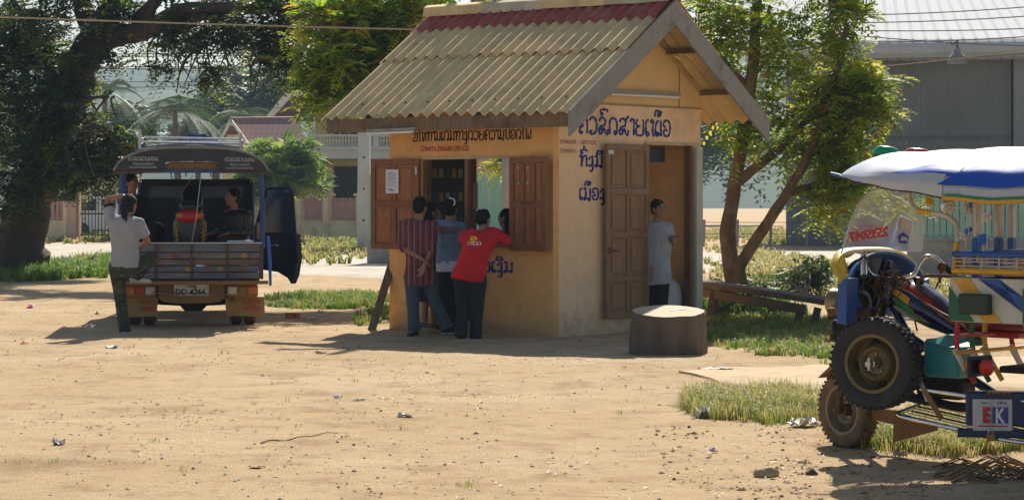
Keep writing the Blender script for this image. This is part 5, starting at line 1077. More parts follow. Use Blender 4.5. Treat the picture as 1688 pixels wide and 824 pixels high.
def stripes(name, a, b_, c_, scale):
    m = mat(name, a, .9, 0, .15, 10, .2, 90); nt = m.node_tree; N = nt.nodes; L = nt.links; src = N['Principled BSDF'].inputs['Base Color'].links[0].from_socket
    tc = N.new('ShaderNodeTexCoord'); wv = N.new('ShaderNodeTexWave'); wv.bands_direction = 'X'; wv.inputs['Scale'].default_value = scale; wv.inputs['Distortion'].default_value = 1.2; wv.inputs['Detail'].default_value = 1; wv.inputs['Detail Scale'].default_value = .6; L.new(tc.outputs['Object'], wv.inputs[0])
    r = N.new('ShaderNodeValToRGB'); e = r.color_ramp.elements; e[0].position = .3; e[0].color = (0, 0, 0, 1); e[1].position = .75; e[1].color = (1, 1, 1, 1); L.new(wv.outputs[0], r.inputs[0]); mx = N.new('ShaderNodeMixRGB'); L.new(r.outputs[0], mx.inputs[0]); L.new(src, mx.inputs[1]); mx.inputs[2].default_value = (*b_, 1)
    w2 = N.new('ShaderNodeTexWave'); w2.inputs['Scale'].default_value = scale * .5; w2.inputs['Distortion'].default_value = 1.2; w2.inputs['Phase Offset'].default_value = 2; L.new(tc.outputs['Object'], w2.inputs[0]); r2 = N.new('ShaderNodeValToRGB'); r2.color_ramp.elements[0].position = .88; r2.color_ramp.elements[1].position = .96; L.new(w2.outputs[0], r2.inputs[0])
    m2 = N.new('ShaderNodeMixRGB'); L.new(r2.outputs[0], m2.inputs[0]); L.new(mx.outputs[0], m2.inputs[1]); m2.inputs[2].default_value = (*c_, 1); L.new(m2.outputs[0], N['Principled BSDF'].inputs['Base Color']); return m
strip = stripes('red striped shirt', (.2, .05, .05), (.09, .03, .035), (.27, .16, .17), 9)
# A: man standing at the songthaew tailgate, hand on his head, foot on the bumper
camo = mat('camouflage cloth', (.045, .055, .035), .9, 0, .2, 9, .3, 70, two=(.02, .022, .02), dirt=(.09, .085, .055), dirt_s=11, dirt_w=(.52, .56))
pinst = stripes('grey pinstriped tee', (.34, .34, .36), (.3, .3, .32), (.37, .37, .39), 26)
pA, JA = person('man in grey tee and camouflage trousers resting a foot on the songthaew bumper', 26.3, dict(pelvis=(206, 436), chest=(205, 385), neck=(205, 356), head=(214, 338, .02), shl=(184, 366, -.02), shr=(228, 368, .04), ell=(178, 328, .1), wrl=(203, 323, .02), elr=(243, 398, .12), wrr=(222, 412, .3),
   hipl=(193, 440, 0), hipr=(220, 440, .02), knl=(199, 494, .05), anl=(206, 545, .0), knr=(251, 424, .25), anr=(224, 455, .32)), face=(.45, .9), shirt=pinst, sleeve='short', trousers=camo, toes=((.3, .8), (.95, .2)), hands=((.9, -.1, -.15), (-.5, .6, -.1)), hem=.04, build=1.02, shoes=mat('off white canvas shoe', (.6, .57, .5), .8, 0, .12, 8))
m_ = MB(); hd = JA['head']; Fd = nrm((.45, .9, 0)); m_.ell(hd + UP * .05 - Fd * .015, (.09, .104, .078), (nrm(Fd.cross(UP)), Fd, UP), 18, 10); q = hd - Fd * .1 - UP * .02
m_.prism([q, q + Vector((.04, 0, -.03)), q + Vector((.03, -.03, -.2)), q + Vector((.0, -.03, -.14)), q + Vector((-.03, -.03, -.26)), q + Vector((-.04, 0, -.03))], (0, -.012, 0)); m_.prism([q + Vector((-.06, .02, .03)), q + Vector((.1, .02, .0)), q + Vector((.1, .02, -.07)), q + Vector((-.05, .02, -.06))], (0, -.02, 0)); m_.build('headscarf', darkc, pA, True)
m_ = MB(); w_ = JA['wrl']; m_.tube([JA['ell'].lerp(JA['shl'], .3), JA['ell'].lerp(JA['shl'], .42)], .078, 14); m_.build('cuff', darkc, pA, True)
# B: striped shirt, hands clasped behind
pB, JB = person('man in red striped shirt standing at the kiosk with hands clasped behind him', 26.05, dict(pelvis=(692, 452), chest=(690, 392), neck=(690, 364), head=(693, 342, .02), shl=(668, 372, 0), shr=(713, 374, .05), ell=(664, 408, -.05), wrl=(694, 426, -.18), elr=(711, 412, -.08), wrr=(699, 438, -.2),
   hipl=(679, 456, 0), hipr=(704, 456, .04), knl=(681, 505, .02), anl=(683, 543, 0), knr=(718, 500, .05), anr=(738, 538, .1)), face=(.55, .85), shirt=strip, sleeve='mid', trousers=jeans, toes=((-.1, -.3), (.6, .3)), hem=.13, build=1.0, hands=((.8, -.1, -.5), (-.3, -.1, -.9)), shirt_fold=.013, shoes=mat('black sandal', (.02, .018, .016), .7))
# C: woman half hidden between them
pC, JC = person('woman in dark blue half hidden behind the man in striped shirt', 26.75, dict(pelvis=(708, 440), chest=(706, 390), neck=(706, 366), head=(709, 350, 0), shl=(690, 376, 0), shr=(723, 378, .1), ell=(688, 410, 0), wrl=(700, 425, .1), elr=(727, 398, .1), wrr=(724, 366, .12),
   hipl=(700, 446, 0), hipr=(716, 446, 0), knl=(701, 490, 0), anl=(700, 530, -.02), knr=(714, 490, 0), anr=(716, 532, .05)), face=(.85, .5), shirt=mat('navy blouse', (.025, .04, .09), .9, 0, .2, 8), trousers=None, toes=((.5, -.6), (.8, -.5)), hairstyle='long', build=.88, hands=(None, (.1, 0, 1)), shoes=mat('brown sandal', (.12, .06, .03), .7))
m_ = MB(); c_ = JC['pelvis']; m_.loft([(c_ + UP * .05, .15, .12, (1, 0, 0), (0, 1, 0)), (c_ - UP * .2, .17, .13, (1, 0, 0), (0, 1, 0)), (c_ - UP * .42, .16, .13, (1, 0, 0), (0, 1, 0))], 20); m_.build('skirt', darkc, pC, True)
# D: denim jacket
denim = mat('washed denim', (.16, .23, .33), .9, 0, .25, 7, .4, 90, dirt=(.27, .34, .43), dirt_s=4, dirt_w=(.5, .75))
pD, JD = person('woman in pale denim jacket and black trousers at the kiosk counter', 26.55, dict(pelvis=(739, 438), chest=(739, 390), neck=(739, 364), head=(743, 345, .02), shl=(720, 372, 0), shr=(760, 374, .04), ell=(717, 402, .05), wrl=(722, 408, .25), elr=(764, 400, .1), wrr=(762, 404, .35),
   hipl=(729, 444, 0), hipr=(751, 444, 0), knl=(733, 490, .04), anl=(738, 533, -.02), knr=(748, 490, .04), anr=(751, 534, .06)), face=(.25, 1), shirt=denim, sleeve='long', trousers=blackt, toes=((.1, .9), (.4, .9)), hairstyle='bun', build=.93, hem=-.03, shoes=mat('black sandal', (.02, .018, .016), .7), hr=.9)
m_ = MB(); c_ = JD['pelvis']; m_.loft([(c_ + UP * .06, .15, .122, (1, 0, 0), (0, 1, 0)), (c_ - UP * .05, .158, .13, (1, 0, 0), (0, 1, 0)), (c_ - UP * .07, .156, .128, (1, 0, 0), (0, 1, 0))], 22); m_.build('undershirt', mat('lilac white cotton', (.55, .52, .62), .85), pD, True)
m_ = MB(); hd = JD['head']; Fd = nrm((.25, 1, 0)); m_.tube([hd + Vector((math.cos(a) * .052, -.09, .085 + math.sin(a) * .05)) for a in [k * .35 - 1.2 for k in range(10)]], .009, 6); m_.build('hair_band', paper, pD)
m_ = MB(); n0 = Vector((0, -1, 0)); c_ = JD['chest'] + Vector((-.12, -.175, .07)); latin(m_, 'MEXICO', c_, nrm((1, -.06, -.04)), UP, .06, .26, bold=.06); m_.build('lettering', mat('brown felt letters', (.2, .08, .05), .9), pD)
m_ = MB(); [m_.box(JD['chest'] + Vector((x, -.142, z)), (.006, .006, .3)) for x, z in ((-.07, -.05), (.07, -.05))]; m_.box(JD['chest'] + Vector((0, -.148, .05)), (.28, .008, .008)); m_.build('seam', mat('dark denim seam', (.06, .09, .14), .9), pD)
# E: red shirt leaning on the counter
red = mat('bright red cotton', (.55, .012, .018), .85, 0, .14, 7, .3, 80)
pE, JE = person('stocky person in bright red shirt leaning on the kiosk counter shelf', 25.6, dict(pelvis=(774, 448), chest=(789, 404), neck=(797, 380, .12), head=(797, 362, .22), shl=(768, 392, .05), shr=(818, 388, .2), ell=(777, 412, .3), wrl=(800, 404, .5), elr=(836, 398, .3), wrr=(822, 402, .55),
   hipl=(762, 452, 0), hipr=(787, 456, .02), knl=(763, 505, .06), anl=(760, 553, -.02), knr=(786, 508, .06), anr=(784, 556, .05)), face=(.5, .85), shirt=red, sleeve='mid', trousers=mat('charcoal trousers', (.02, .022, .024), .9, 0, .25, 12, .3, 80), toes=((.1, .8), (.4, .9)), hairstyle='short_full', build=1.12, hem=.1, shoes=mat('black sandal', (.02, .018, .016), .7), shirt_fold=.012)
m_ = MB(); c_ = JE['chest'] + Vector((-.055, -.2, .03))
for a in (0, 1.1, 2.2, 3.4, 4.6): m_.ell(c_ + Vector((math.cos(a) * .028, -.0, .045 + math.sin(a) * .022)), (.02, .006, .015), None, 8, 6)
m_.build('flower_print', mat('orange print', (.8, .4, .03), .8), pE); m_ = MB(); lao_text(m_, 'ກາດດ', c_ + Vector((-.07, -.005, -.03)), (1, -.02, .02), UP, .04, .16, .09, (0, -1, 0)); m_.build('lettering', mat('cream print', (.7, .6, .5), .8), pE)
m_ = MB(); m_.tube([c_ + Vector((-.05, -.003, -.045)), c_ + Vector((0, -.006, -.055)), c_ + Vector((.06, -.003, -.04))], .005, 6); m_.build('underline', mat('violet print', (.2, .05, .3), .8), pE)
# F: dark haired attendant inside, behind the counter
pF, JF = person('attendant with long black hair and navy top inside the kiosk window', 27.15, dict(pelvis=(836, 470), chest=(834, 410), neck=(833, 382), head=(834, 360, 0), shl=(812, 396, 0), shr=(854, 396, .1), ell=(806, 425, 0), wrl=(822, 410, -.15), elr=(860, 425, .1), wrr=(850, 412, -.1), hipl=(826, 474, 0), hipr=(846, 474, 0), knl=(826, 510, 0), anl=(826, 518, 0), knr=(846, 510, 0), anr=(846, 518, 0)),
   face=(-.7, .3), shirt=mat('dark navy top', (.015, .02, .04), .9), trousers=blackt, hairstyle='long', build=.95, legs=True, toes=((0, -1), (0, -1)))
# G: man in grey tee in the doorway
pG, JG = person('man in loose grey tee standing in the open kiosk doorway', 27.3, dict(pelvis=(1084, 452), chest=(1084, 392), neck=(1083, 366), head=(1085, 345, -.02), shl=(1100, 376, -.05) , shr=(1068, 378, .1), ell=(1108, 402, 0), wrl=(1107, 390, -.2), elr=(1071, 418, .05), wrr=(1076, 444, -.1),
   hipl=(1092, 455, -.02), hipr=(1076, 456, .06), knl=(1092, 492, -.02), anl=(1090, 528, 0), knr=(1077, 492, .05), anr=(1078, 528, .05)), face=(.55, -.8), shirt=mat('light grey cotton', (.33, .34, .36), .9, 0, .12, 7, .3, 80), sleeve='short', trousers=blackt, toes=((.6, -.8), (.3, -.9)), hairstyle='short_full', build=.98, hem=.13, hands=((.9, -.4, .05), (.0, -.2, -1)), shirt_fold=.014, shoes=mat('black sandal', (.02, .018, .016), .7))
# ================================================================ THE SONGTHAEW (pickup with a covered bench bed)
def xf(mb, M): mb.v = [tuple(M @ Vector(v)) for v in mb.v]; return mb
TY = 27.9; TX = (316 - HX) / F * TY; TM = Matrix.Translation((TX, TY, 0)) @ Matrix.Rotation(R(7), 4, 'Z')
truck = thing('songthaew', 'blue songthaew pickup seen from behind with grey arched canopy and right cab door open', 'truck', TM @ Vector((0, 0, 0)))
def tb(name, mb, m, par=None, sm=False): return xf(mb, TM).build(name, m, par or truck, sm)
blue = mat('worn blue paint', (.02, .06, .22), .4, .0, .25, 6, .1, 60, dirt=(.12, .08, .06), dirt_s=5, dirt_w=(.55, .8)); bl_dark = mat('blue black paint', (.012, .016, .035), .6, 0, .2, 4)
plankb = [mat('faded blue plank', (.15, .17, .2), .7, 0, .35, 3, .2, 40, stretch=(1, 4, 8), dirt=(.16, .1, .07), dirt_s=5, dirt_w=(.45, .7)), mat('grey brown plank', (.22, .18, .16), .8, 0, .35, 3, .2, 40, stretch=(1, 4, 8), dirt=(.1, .12, .18), dirt_s=4), mat('bare brown plank', (.2, .12, .08), .8, 0, .35, 3, .2, 40, stretch=(1, 4, 8), dirt=(.25, .24, .24), dirt_s=5)]
ochre = mat('rust dusted ochre', (.3, .16, .05), .8, .1, .3, 5, .2, 50, dirt=(.14, .07, .03), dirt_s=5, dirt_w=(.45, .7)); dkm = mat('oily dark metal', (.02, .017, .015), .7, .3, .3, 8, .2, 40, dirt=(.09, .055, .03), dirt_s=4)
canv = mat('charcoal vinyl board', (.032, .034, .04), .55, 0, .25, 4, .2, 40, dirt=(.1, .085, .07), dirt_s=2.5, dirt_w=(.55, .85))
W2 = .9
# bed: floor, sides, benches
m_ = MB(); m_.box((0, 1.25, .6), (1.72, 2.5, .05)); tb('bed_floor', m_, dkm)
for k, (z0, z1) in enumerate([(.612, .69), (.7, .775), (.785, .86), (.87, .945), (.955, 1.055)]):
    m_ = MB(); m_.box((0, 0 + .004 * (k % 2), (z0 + z1) / 2), (2 * W2 - .04, .03, z1 - z0), None, .006); tb('tailgate_slat', m_, plankb[(k * 2 + 1) % 3])
for x in (-.88, -.45, .0, .45, .88):
    m_ = MB(); m_.box((x, -.028, .835), (.03, .02, .46), None, .004); tb('tailgate_rib', m_, rust)
m_ = MB(); m_.box((0, -.02, 1.068), (2 * W2, .07, .025), None, .006); tb('tailgate_rail', m_, steel)
def flower(x, z, m): 
    m_ = MB()
    for a in range(5): m_.ell((x + math.cos(a * 1.257) * .028, -.03, z + math.sin(a * 1.257) * .02), (.02, .004, .015), None, 7, 5)
    tb('flower_print', m_, m)
fy_, fr_ = mat('faded yellow print', (.36, .28, .07), .8), mat('faded red print', (.28, .09, .07), .8)
for x, z, q in ((.66, .91, 0), (.36, .74, 0), (.66, .73, 1), (.2, .73, 1), (-.2, .9, 1), (-.62, .735, 1), (-.05, .735, 0)): flower(x, z, (fy_, fr_)[q])
for s in (-1, 1):
    m_ = MB(); m_.box((s * .89, 1.25, .8), (.04, 2.46, .4), None, .01); tb('side_panel', m_, blue)
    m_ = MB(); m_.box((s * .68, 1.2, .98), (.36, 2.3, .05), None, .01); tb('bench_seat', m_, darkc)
    for i in range(9):
        y = .02 + i * .3; m_ = MB(); m_.tube([(s * .9, y, 1.0), (s * .9, y, 1.5), (s * (.88), y, 1.98)], .018 if i else .03, 7); tb('side_bar', m_, blue)
    for z in (1.25, 1.45): m_ = MB(); m_.box((s * .9, 1.25, z), (.025, 2.46, .05)); tb('side_rail', m_, blue if z > 1.3 else rust)
m_ = MB(); m_.box((.87, .06, 1.22), (.09, .06, .22), None, .01); tb('latch_block', m_, wood_raw)
# canopy
def arch(x): return 1.985 + .295 * max(0, 1 - abs(x / .98) ** 3.2) ** .62
XS = [(-.98 + 1.96 * i / 32) for i in range(33)]
m_ = MB(); poly = [(x, -.06, arch(x)) for x in XS] + [(x, -.06, 1.965 + .015 * (1 - (x / .98) ** 2)) for x in XS[::-1]]
# board with the oval slot: build as strips left, right, above, below
def bandz(x): return 1.965 + .015 * (1 - (x / .98) ** 2)
vs = []; fs = []
def strip(xa, xb, za, zb, n=10, y=-.06, th=.03):
    mb = MB(); vs = []
    for i in range(n + 1):
        x = xa + (xb - xa) * i / n; lo = za(x); hi = zb(x); vs += [(x, y, lo), (x, y, hi), (x, y + th, lo), (x, y + th, hi)]
    fs = []
    for i in range(n):
        a = 4 * i; b = a + 4; fs += [(a, a + 1, b + 1, b), (a + 2, b + 2, b + 3, a + 3), (a, b, b + 2, a + 2), (a + 1, a + 3, b + 3, b + 1)]
    fs += [(0, 2, 3, 1), (4 * n, 4 * n + 1, 4 * n + 3, 4 * n + 2)]; return vs, fs
SA, SB = -.33, .34
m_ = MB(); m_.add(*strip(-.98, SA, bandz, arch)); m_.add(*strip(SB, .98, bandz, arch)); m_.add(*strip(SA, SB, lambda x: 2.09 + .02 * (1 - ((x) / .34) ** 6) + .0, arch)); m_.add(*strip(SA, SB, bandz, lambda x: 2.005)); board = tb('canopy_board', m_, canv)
m_ = MB(); m_.add(*strip(SA + .01, SB - .01, lambda x: 2.006, lambda x: 2.088, y=-.03)); tb('slot_lining', m_, ochre)
m_ = MB(); m_.tube([(SA, -.065, 2.006), (SA + .02, -.065, 2.07), (SA + .06, -.065, 2.095), (SB - .06, -.065, 2.095), (SB - .02, -.065, 2.07), (SB, -.065, 2.006)], .008, 6); tb('slot_rim', m_, rust)
m_ = MB(); m_.box((0, -.07, 1.985), (.72, .03, .035), None, .006); tb('grab_rail', m_, blue)
m_ = MB(); m_.tube([(x, -.06, arch(x) + .006) for x in XS], .014, 7); tb('edge_trim', m_, wood_grey, sm=True)
m_ = MB(); m_.tube([(x, -.06, bandz(x) - .005) for x in XS], .013, 7); tb('edge_trim', m_, rust, sm=True)
m_ = MB(); vs = []
for y in (-.03, .6, 1.3, 2.0, 2.62):
    for x in XS: vs.append((x, y, arch(x)))
n = len(XS); m_.add(vs, [(j * n + i, j * n + i + 1, (j + 1) * n + i + 1, (j + 1) * n + i) for j in range(4) for i in range(n - 1)]); o = tb('canopy_roof', m_, canv, sm=True); q = o.modifiers.new('s', 'SOLIDIFY'); q.thickness = .02
pale = mat('pale sign paint', (.4, .4, .38), .8)
m_ = MB()
for x0 in (-.8, .42):
    for i, (z, ww, h) in enumerate(((2.13, .38, .045), (2.075, .26, .025), (2.035, .34, .02))): lao_text(m_, ['ຄວລດສາຍນອພ', 'ທພດວຍຄວາ', 'ລດສາຍເນອຂທມ'][i], Vector((x0 + (.38 - ww) / 2, -.065, z - .02 + (0.008 if x0 < 0 else .0))), (1, 0, 0), UP, h, ww, .08, (0, -1, 0))
tb('canopy_lettering', m_, pale); truck.children[-1]['kind'] = 'stuff'
# roof rack
for z, r in ((2.42, .014), (2.36, .012)): m_ = MB(); m_.tube([(-.66, .15, z - .05), (-.6, .14, z), (.6, .14, z - .02), (.66, .15, z - .06)], r, 7); tb('rack_rail', m_, steel)
for x in (-.66, .62): m_ = MB(); m_.tube([(x, .14, 2.2), (x, .14, 2.52 if x < 0 else 2.48)], .02, 8); tb('rack_post', m_, steel)
for z, y in ((2.42, 2.3), (2.36, 2.3)): m_ = MB(); m_.tube([(-.66, y, z), (.66, y, z)], .014, 7); tb('rack_rail', m_, steel)
for x in (-.66, .66): m_ = MB(); m_.tube([(x, .14, 2.38), (x, 2.3, 2.4)], .014, 7); tb('rack_rail', m_, steel)
for i in range(6): m_ = MB(); m_.tube([(-.62, .3 + i * .38, 2.3), (0, .3 + i * .38, 2.35), (.62, .3 + i * .38, 2.3)], .012, 6); tb('rack_slat', m_, steel)
m_ = MB(); m_.tube([(-.72, .1, 2.24), (-.4, .1, 2.29), (0, .1, 2.31), (.4, .1, 2.29), (.78, .1, 2.2)], .02, 7); tb('rack_bow', m_, wood_grey)
m_ = MB(); pts = []
for i in range(25): t = i / 24; x = -.26 + .56 * t; pts.append((x, 2.9, 2.47 + .075 * math.sin(math.pi * t) + .014 * math.sin(t * 22)))
m_.prism([(-.26, 2.9, 2.34)] + pts + [(.3, 2.9, 2.34)], (0, .03, 0)); tb('head_sign', m_, mat('royal blue board', (.015, .05, .3), .5, 0, .1, 5))
m_ = MB(); [m_.tube([(x, 2.92, 1.95), (x, 2.92, 2.36)], .015, 6) for x in (-.15, .2)]; tb('sign_bracket', m_, steel); truck.children[-1]['kind'] = 'stuff'
m_ = MB(); lao_text(m_, 'ລ', Vector((-.14, 2.89, 2.42)), (1, 0, 0), UP, .05, None, .1, (0, -1, 0)); tb('sign_letter', m_, pale)
# cab seen through the bed
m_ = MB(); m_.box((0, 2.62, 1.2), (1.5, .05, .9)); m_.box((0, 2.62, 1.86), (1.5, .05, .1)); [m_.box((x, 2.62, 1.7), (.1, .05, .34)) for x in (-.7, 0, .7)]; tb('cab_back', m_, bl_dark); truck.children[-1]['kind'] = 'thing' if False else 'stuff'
tint = glassmat('dim blue glass', (.02, .04, .12), .3, .8)
for x in (-.36, .36): m_ = MB(); m_.box((x, 2.625, 1.71), (.6, .008, .25)); tb('rear_window', m_, tint)
m_ = MB(); m_.loft([((0, 2.66, 1.86), .74, .03, (1, 0, 0), (0, 0, 1)), ((0, 2.9, 1.86), .78, .05, (1, 0, 0), (0, 0, 1)), ((0, 3.6, 1.86), .76, .06, (1, 0, 0), (0, 0, 1)), ((0, 3.95, 1.86), .7, .03, (1, 0, 0), (0, 0, 1))], 24); tb('cab_roof', m_, mat('blacked cab roof', (.01, .012, .02), .95, 0, .2, 4, spec=.05), sm=True)  # shade put into the colour: near black hides the sunlit roof top
for s in (-1, 1):
    m_ = MB(); m_.beam((s * .76, 4.5, 1.18), (s * .7, 3.95, 1.86), .06, .07, (0, 0, 1), .01); tb('windscreen_pillar', m_, blue)
    m_ = MB(); m_.box((s * .78, 2.75, 1.1), (.06, .22, 1.56), None, .02); tb('cab_pillar', m_, blue)
    m_ = MB(); m_.box((s * .38, 3.2, 1.0), (.5, .14, .6), None, .05); m_.box((s * .38, 3.45, .74), (.5, .5, .16), None, .05); m_.box((s * .38, 3.16, 1.42), (.26, .1, .2), None, .04); tb('cab_seat', m_, darkc); truck.children[-1]['kind'] = 'stuff'
m_ = MB(); m_.add([(-.7, 4.48, 1.2), (.7, 4.48, 1.2), (.68, 3.98, 1.84), (-.68, 3.98, 1.84)], [(0, 1, 2, 3)]); tb('windscreen', m_, glassmat('windscreen glass', (.6, .7, .75), .05, .2))
m_ = MB(); m_.prism([(-.8, 2.66, .45), (-.8, 4.55, .45), (-.8, 4.75, .6), (-.8, 4.72, 1.05), (-.8, 4.52, 1.18), (-.8, 4.2, .75), (-.8, 2.66, .6)], (1.6, 0, 0)); tb('cab_body', m_, blue)
m_ = MB(); m_.box((-.8, 3.45, 1.15), (.05, 1.2, 1.2), None, .02); tb('left_door', m_, blue)
m_ = MB(); m_.prism([(-.7, 4.2, 1.0), (-.7, 4.45, 1.12), (-.7, 4.4, .8)], (1.4, 0, 0)); tb('dashboard', m_, black)
m_ = MB(); m_.tube([(-.38 + math.cos(a) * .18, 3.95 + .03 * math.sin(a), 1.12 + math.sin(a) * .18) for a in [k * math.pi / 8 for k in range(16)]], .013, 6, closed=True); tb('steering_wheel', m_, black, sm=True)
# open right door, hinged at the front, swung out
DH = Vector((.82, 4.05, 0)); DA = R(-38); dx = Vector((math.sin(R(38)) * 1, -math.cos(R(38)), 0)); dn = Vector((dx.y, -dx.x, 0))
def dp(a, z, o=0): return DH + dx * a + UP * z + dn * o
dpts = [(0, .62), (0, 1.15), (.28, 1.78), (.8, 1.8), (.86, 1.74), (.92, 1.18), (1.0, 1.14), (1.04, .8), (.98, .55), (.9, .42), (.82, .5), (.6, .58)]
door_lower = [(0, .62), (0, 1.15), (.92, 1.15), (1.0, 1.12), (1.04, .8), (.98, .55), (.9, .42), (.82, .5), (.6, .58)]
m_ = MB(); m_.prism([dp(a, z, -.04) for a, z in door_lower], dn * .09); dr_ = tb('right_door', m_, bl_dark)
m_ = MB(); m_.tube([dp(a, z) for a, z in ((0, 1.14), (.27, 1.76), (.34, 1.79), (.79, 1.8), (.86, 1.74), (.92, 1.15))], .028, 8); xf(m_, TM).build('window_frame', bl_dark, dr_, True)
m_ = MB(); m_.prism([dp(a, z, -.003) for a, z in ((.03, 1.15), (.29, 1.72), (.36, 1.77), (.78, 1.78), (.84, 1.72), (.9, 1.15))], dn * .006); xf(m_, TM).build('window_glass', glassmat('blue tinted glass', (.012, .025, .08), .1, .7), dr_)
m_ = MB(); m_.prism([dp(a, z, .052) for a, z in ((.1, .7), (.1, 1.02), (.85, 1.05), (.9, .75), (.6, .66))], dn * .02); xf(m_, TM).build('inner_trim', black, dr_); m_ = MB(); m_.tube([dp(.3, .95, .09), dp(.62, .97, .11), dp(.66, .95, .08)], .014, 6); xf(m_, TM).build('handle', chrome, dr_)
# rear below the bed
m_ = MB(); m_.box((0, -.16, .572), (1.92, .24, .03), None, .008); tb('step_plank', m_, plankb[2])
m_ = MB(); m_.box((0, -.285, .572), (1.94, .012, .045)); tb('step_edge', m_, ochre)
m_ = MB(); pts = [(-.42, .47), (-.42, .36), (-.36, .32), (-.2, .3), (.2, .3), (.34, .32), (.4, .36), (.4, .47)]; m_.prism([(x, -.1, z) for x, z in ((-.42, .55), (-.42, .38), (-.36, .325), (-.2, .305), (.22, .305), (.36, .325), (.42, .38), (.42, .55))], (0, .05, 0)); tb('rear_valance', m_, ochre)
m_ = MB(); m_.box((0, -.13, .475), (.44, .012, .145), None, .004); pl = tb('licence_plate', m_, mat('licence plate white', (.62, .6, .55), .5, 0, .1, 10, dirt=(.35, .25, .15), dirt_s=9))
m_ = MB(); latin(m_, 'DD 4266', Vector((-.2, -.137, .415)), (1, 0, 0), UP, .075, .38, bold=.035); lao_text(m_, 'ກວດລ', Vector((-.05, -.137, .505)), (1, 0, 0), UP, .03, .12, .1, (0, -1, 0)); xf(m_, TM).build('plate_number', black, pl)
m_ = MB(); m_.tube([(-.5, -.2, .445), (.48, -.2, .42)], .009, 6); tb('tie_rod', m_, chrome)
amber = mat('amber lens', (.45, .13, .02), .25, 0, .1, 10); redl = mat('red lens', (.4, .015, .01), .22, 0, .15, 10); clearl = mat('clear lens', (.5, .47, .42), .25)
for s in (-1, 1):
    m_ = MB(); m_.box((s * .64, -.12, .465), (.4, .06, .16), None, .015); hs = tb('tail_lamp', m_, ochre)
    for i, mm_ in enumerate((amber, redl, clearl)): m_ = MB(); m_.box((s * (.77 - .125 * i), -.155, .468), (.115, .03, .1), None, .01); xf(m_, TM).build('lens', mm_ if s < 0 or i < 1 else (ochre if i == 1 else clearl), hs)
    m_ = MB(); m_.prism([(s * .42, -.05, .38), (s * .92, -.05, .38), (s * .93, -.05, .13), (s * .44, -.07, .14)], (0, .015, 0)); fl = tb('mud_flap', m_, mat('ochre rubber flap', (.33, .19, .06), .85, 0, .25, 4, dirt=(.13, .08, .04), dirt_s=4, dirt_w=(.5, .75)))
    m_ = MB(); lao_text(m_, 'ກດພດ', Vector((s * .66 - .02, -.075, .3)), (1, 0, 0), UP, .04, .22, .1, (0, -1, 0)); lao_text(m_, 'ມອນ', Vector((s * .66 + .02, -.075, .22)), (1, 0, 0), UP, .045, .17, .1, (0, -1, 0)); xf(m_, TM).build('flap_lettering', mat('worn red lettering', (.4, .07, .03), .85), fl)
    for x in ((.74, .56) if s > 0 else (.74, .55)):
        m_ = MB(); m_.lathe([(.13, -.085), (.2, -.085), (.27, -.08), (.3, -.055), (.305, 0), (.3, .055), (.27, .08), (.2, .085), (.13, .085)], (s * x, .55, .302), (1, 0, 0), 28, caps=False); wh_ = tb('wheel', m_, dusty, sm=True)
        m_ = MB(); [m_.lathe([(.303, -.008 + o), (.312, 0 + o), (.303, .008 + o)], (s * x, .55, .302), (1, 0, 0), 28) for o in (-.04, 0, .04)]; t_ = xf(m_, TM).build('tread', rubber, wh_); t_['kind'] = 'stuff'
        m_ = MB(); m_.lathe([(.03, -.05), (.1, -.05), (.13, -.07), (.135, .07), (.1, .05), (.03, .05)], (s * x, .55, .302), (1, 0, 0), 20); xf(m_, TM).build('rim', dkm, wh_)
    m_ = MB(); m_.lathe([(.1, -.09), (.27, -.08), (.3, 0), (.27, .08), (.1, .09)], (s * .7, 3.95, .3), (1, 0, 0), 24); tb('wheel', m_, dusty, sm=True)
m_ = MB(); m_.tube([(-.6, .55, .32), (-.16, .55, .3), (-.1, .55, .3), (.12, .55, .3), (.18, .55, .3), (.6, .55, .32)], [.05, .06, .13, .13, .06, .05], 12); tb('axle', m_, dkm, sm=True)
for x in (-.4, .4): m_ = MB(); m_.box((x, 2.0, .48), (.08, 4.1, .12)); tb('chassis_rail', m_, dkm); m_ = MB(); m_.tube([(x * 1.1, -.05, .46), (x * 1.1, .3, .4), (x * 1.1, .55, .37), (x * 1.1, 1.0, .45)], .025, 6); tb('leaf_spring', m_, dkm)
m_ = MB(); m_.tube([(.52, .1, .36), (.52, -.12, .34)], .028, 10); tb('exhaust', m_, rust)
m_ = MB(); m_.tube([(.97, -.06, 1.15), (.99, -.05, .85), (1.0, -.02, .52)], [.02, .024, .016], 8); tb('hanging_pole', m_, mat('bright blue tube', (.03, .12, .5), .35, 0, .15, 6))
m_ = MB(); m_.tube([(.12, -.08, 1.96), (.06, -.05, 1.4), (.0, -.03, 1.07)], .004, 5); tb('cord', m_, steel); m_ = MB(); m_.tube([(.0, .9, 1.95), (-.25, .8, 1.55)], .004, 5); tb('cord', m_, steel)
m_ = MB(); m_.box((.62, .12, 1.09), (.34, .22, .015), ((1, 0, 0), (0, 1, .0), (0, 0, 1))); tag(xf(m_, TM).build('newspaper', paper, at=TM @ Vector((.62, .12, 1.08))), 'folded white papers on the right bench end of the songthaew', 'paper')
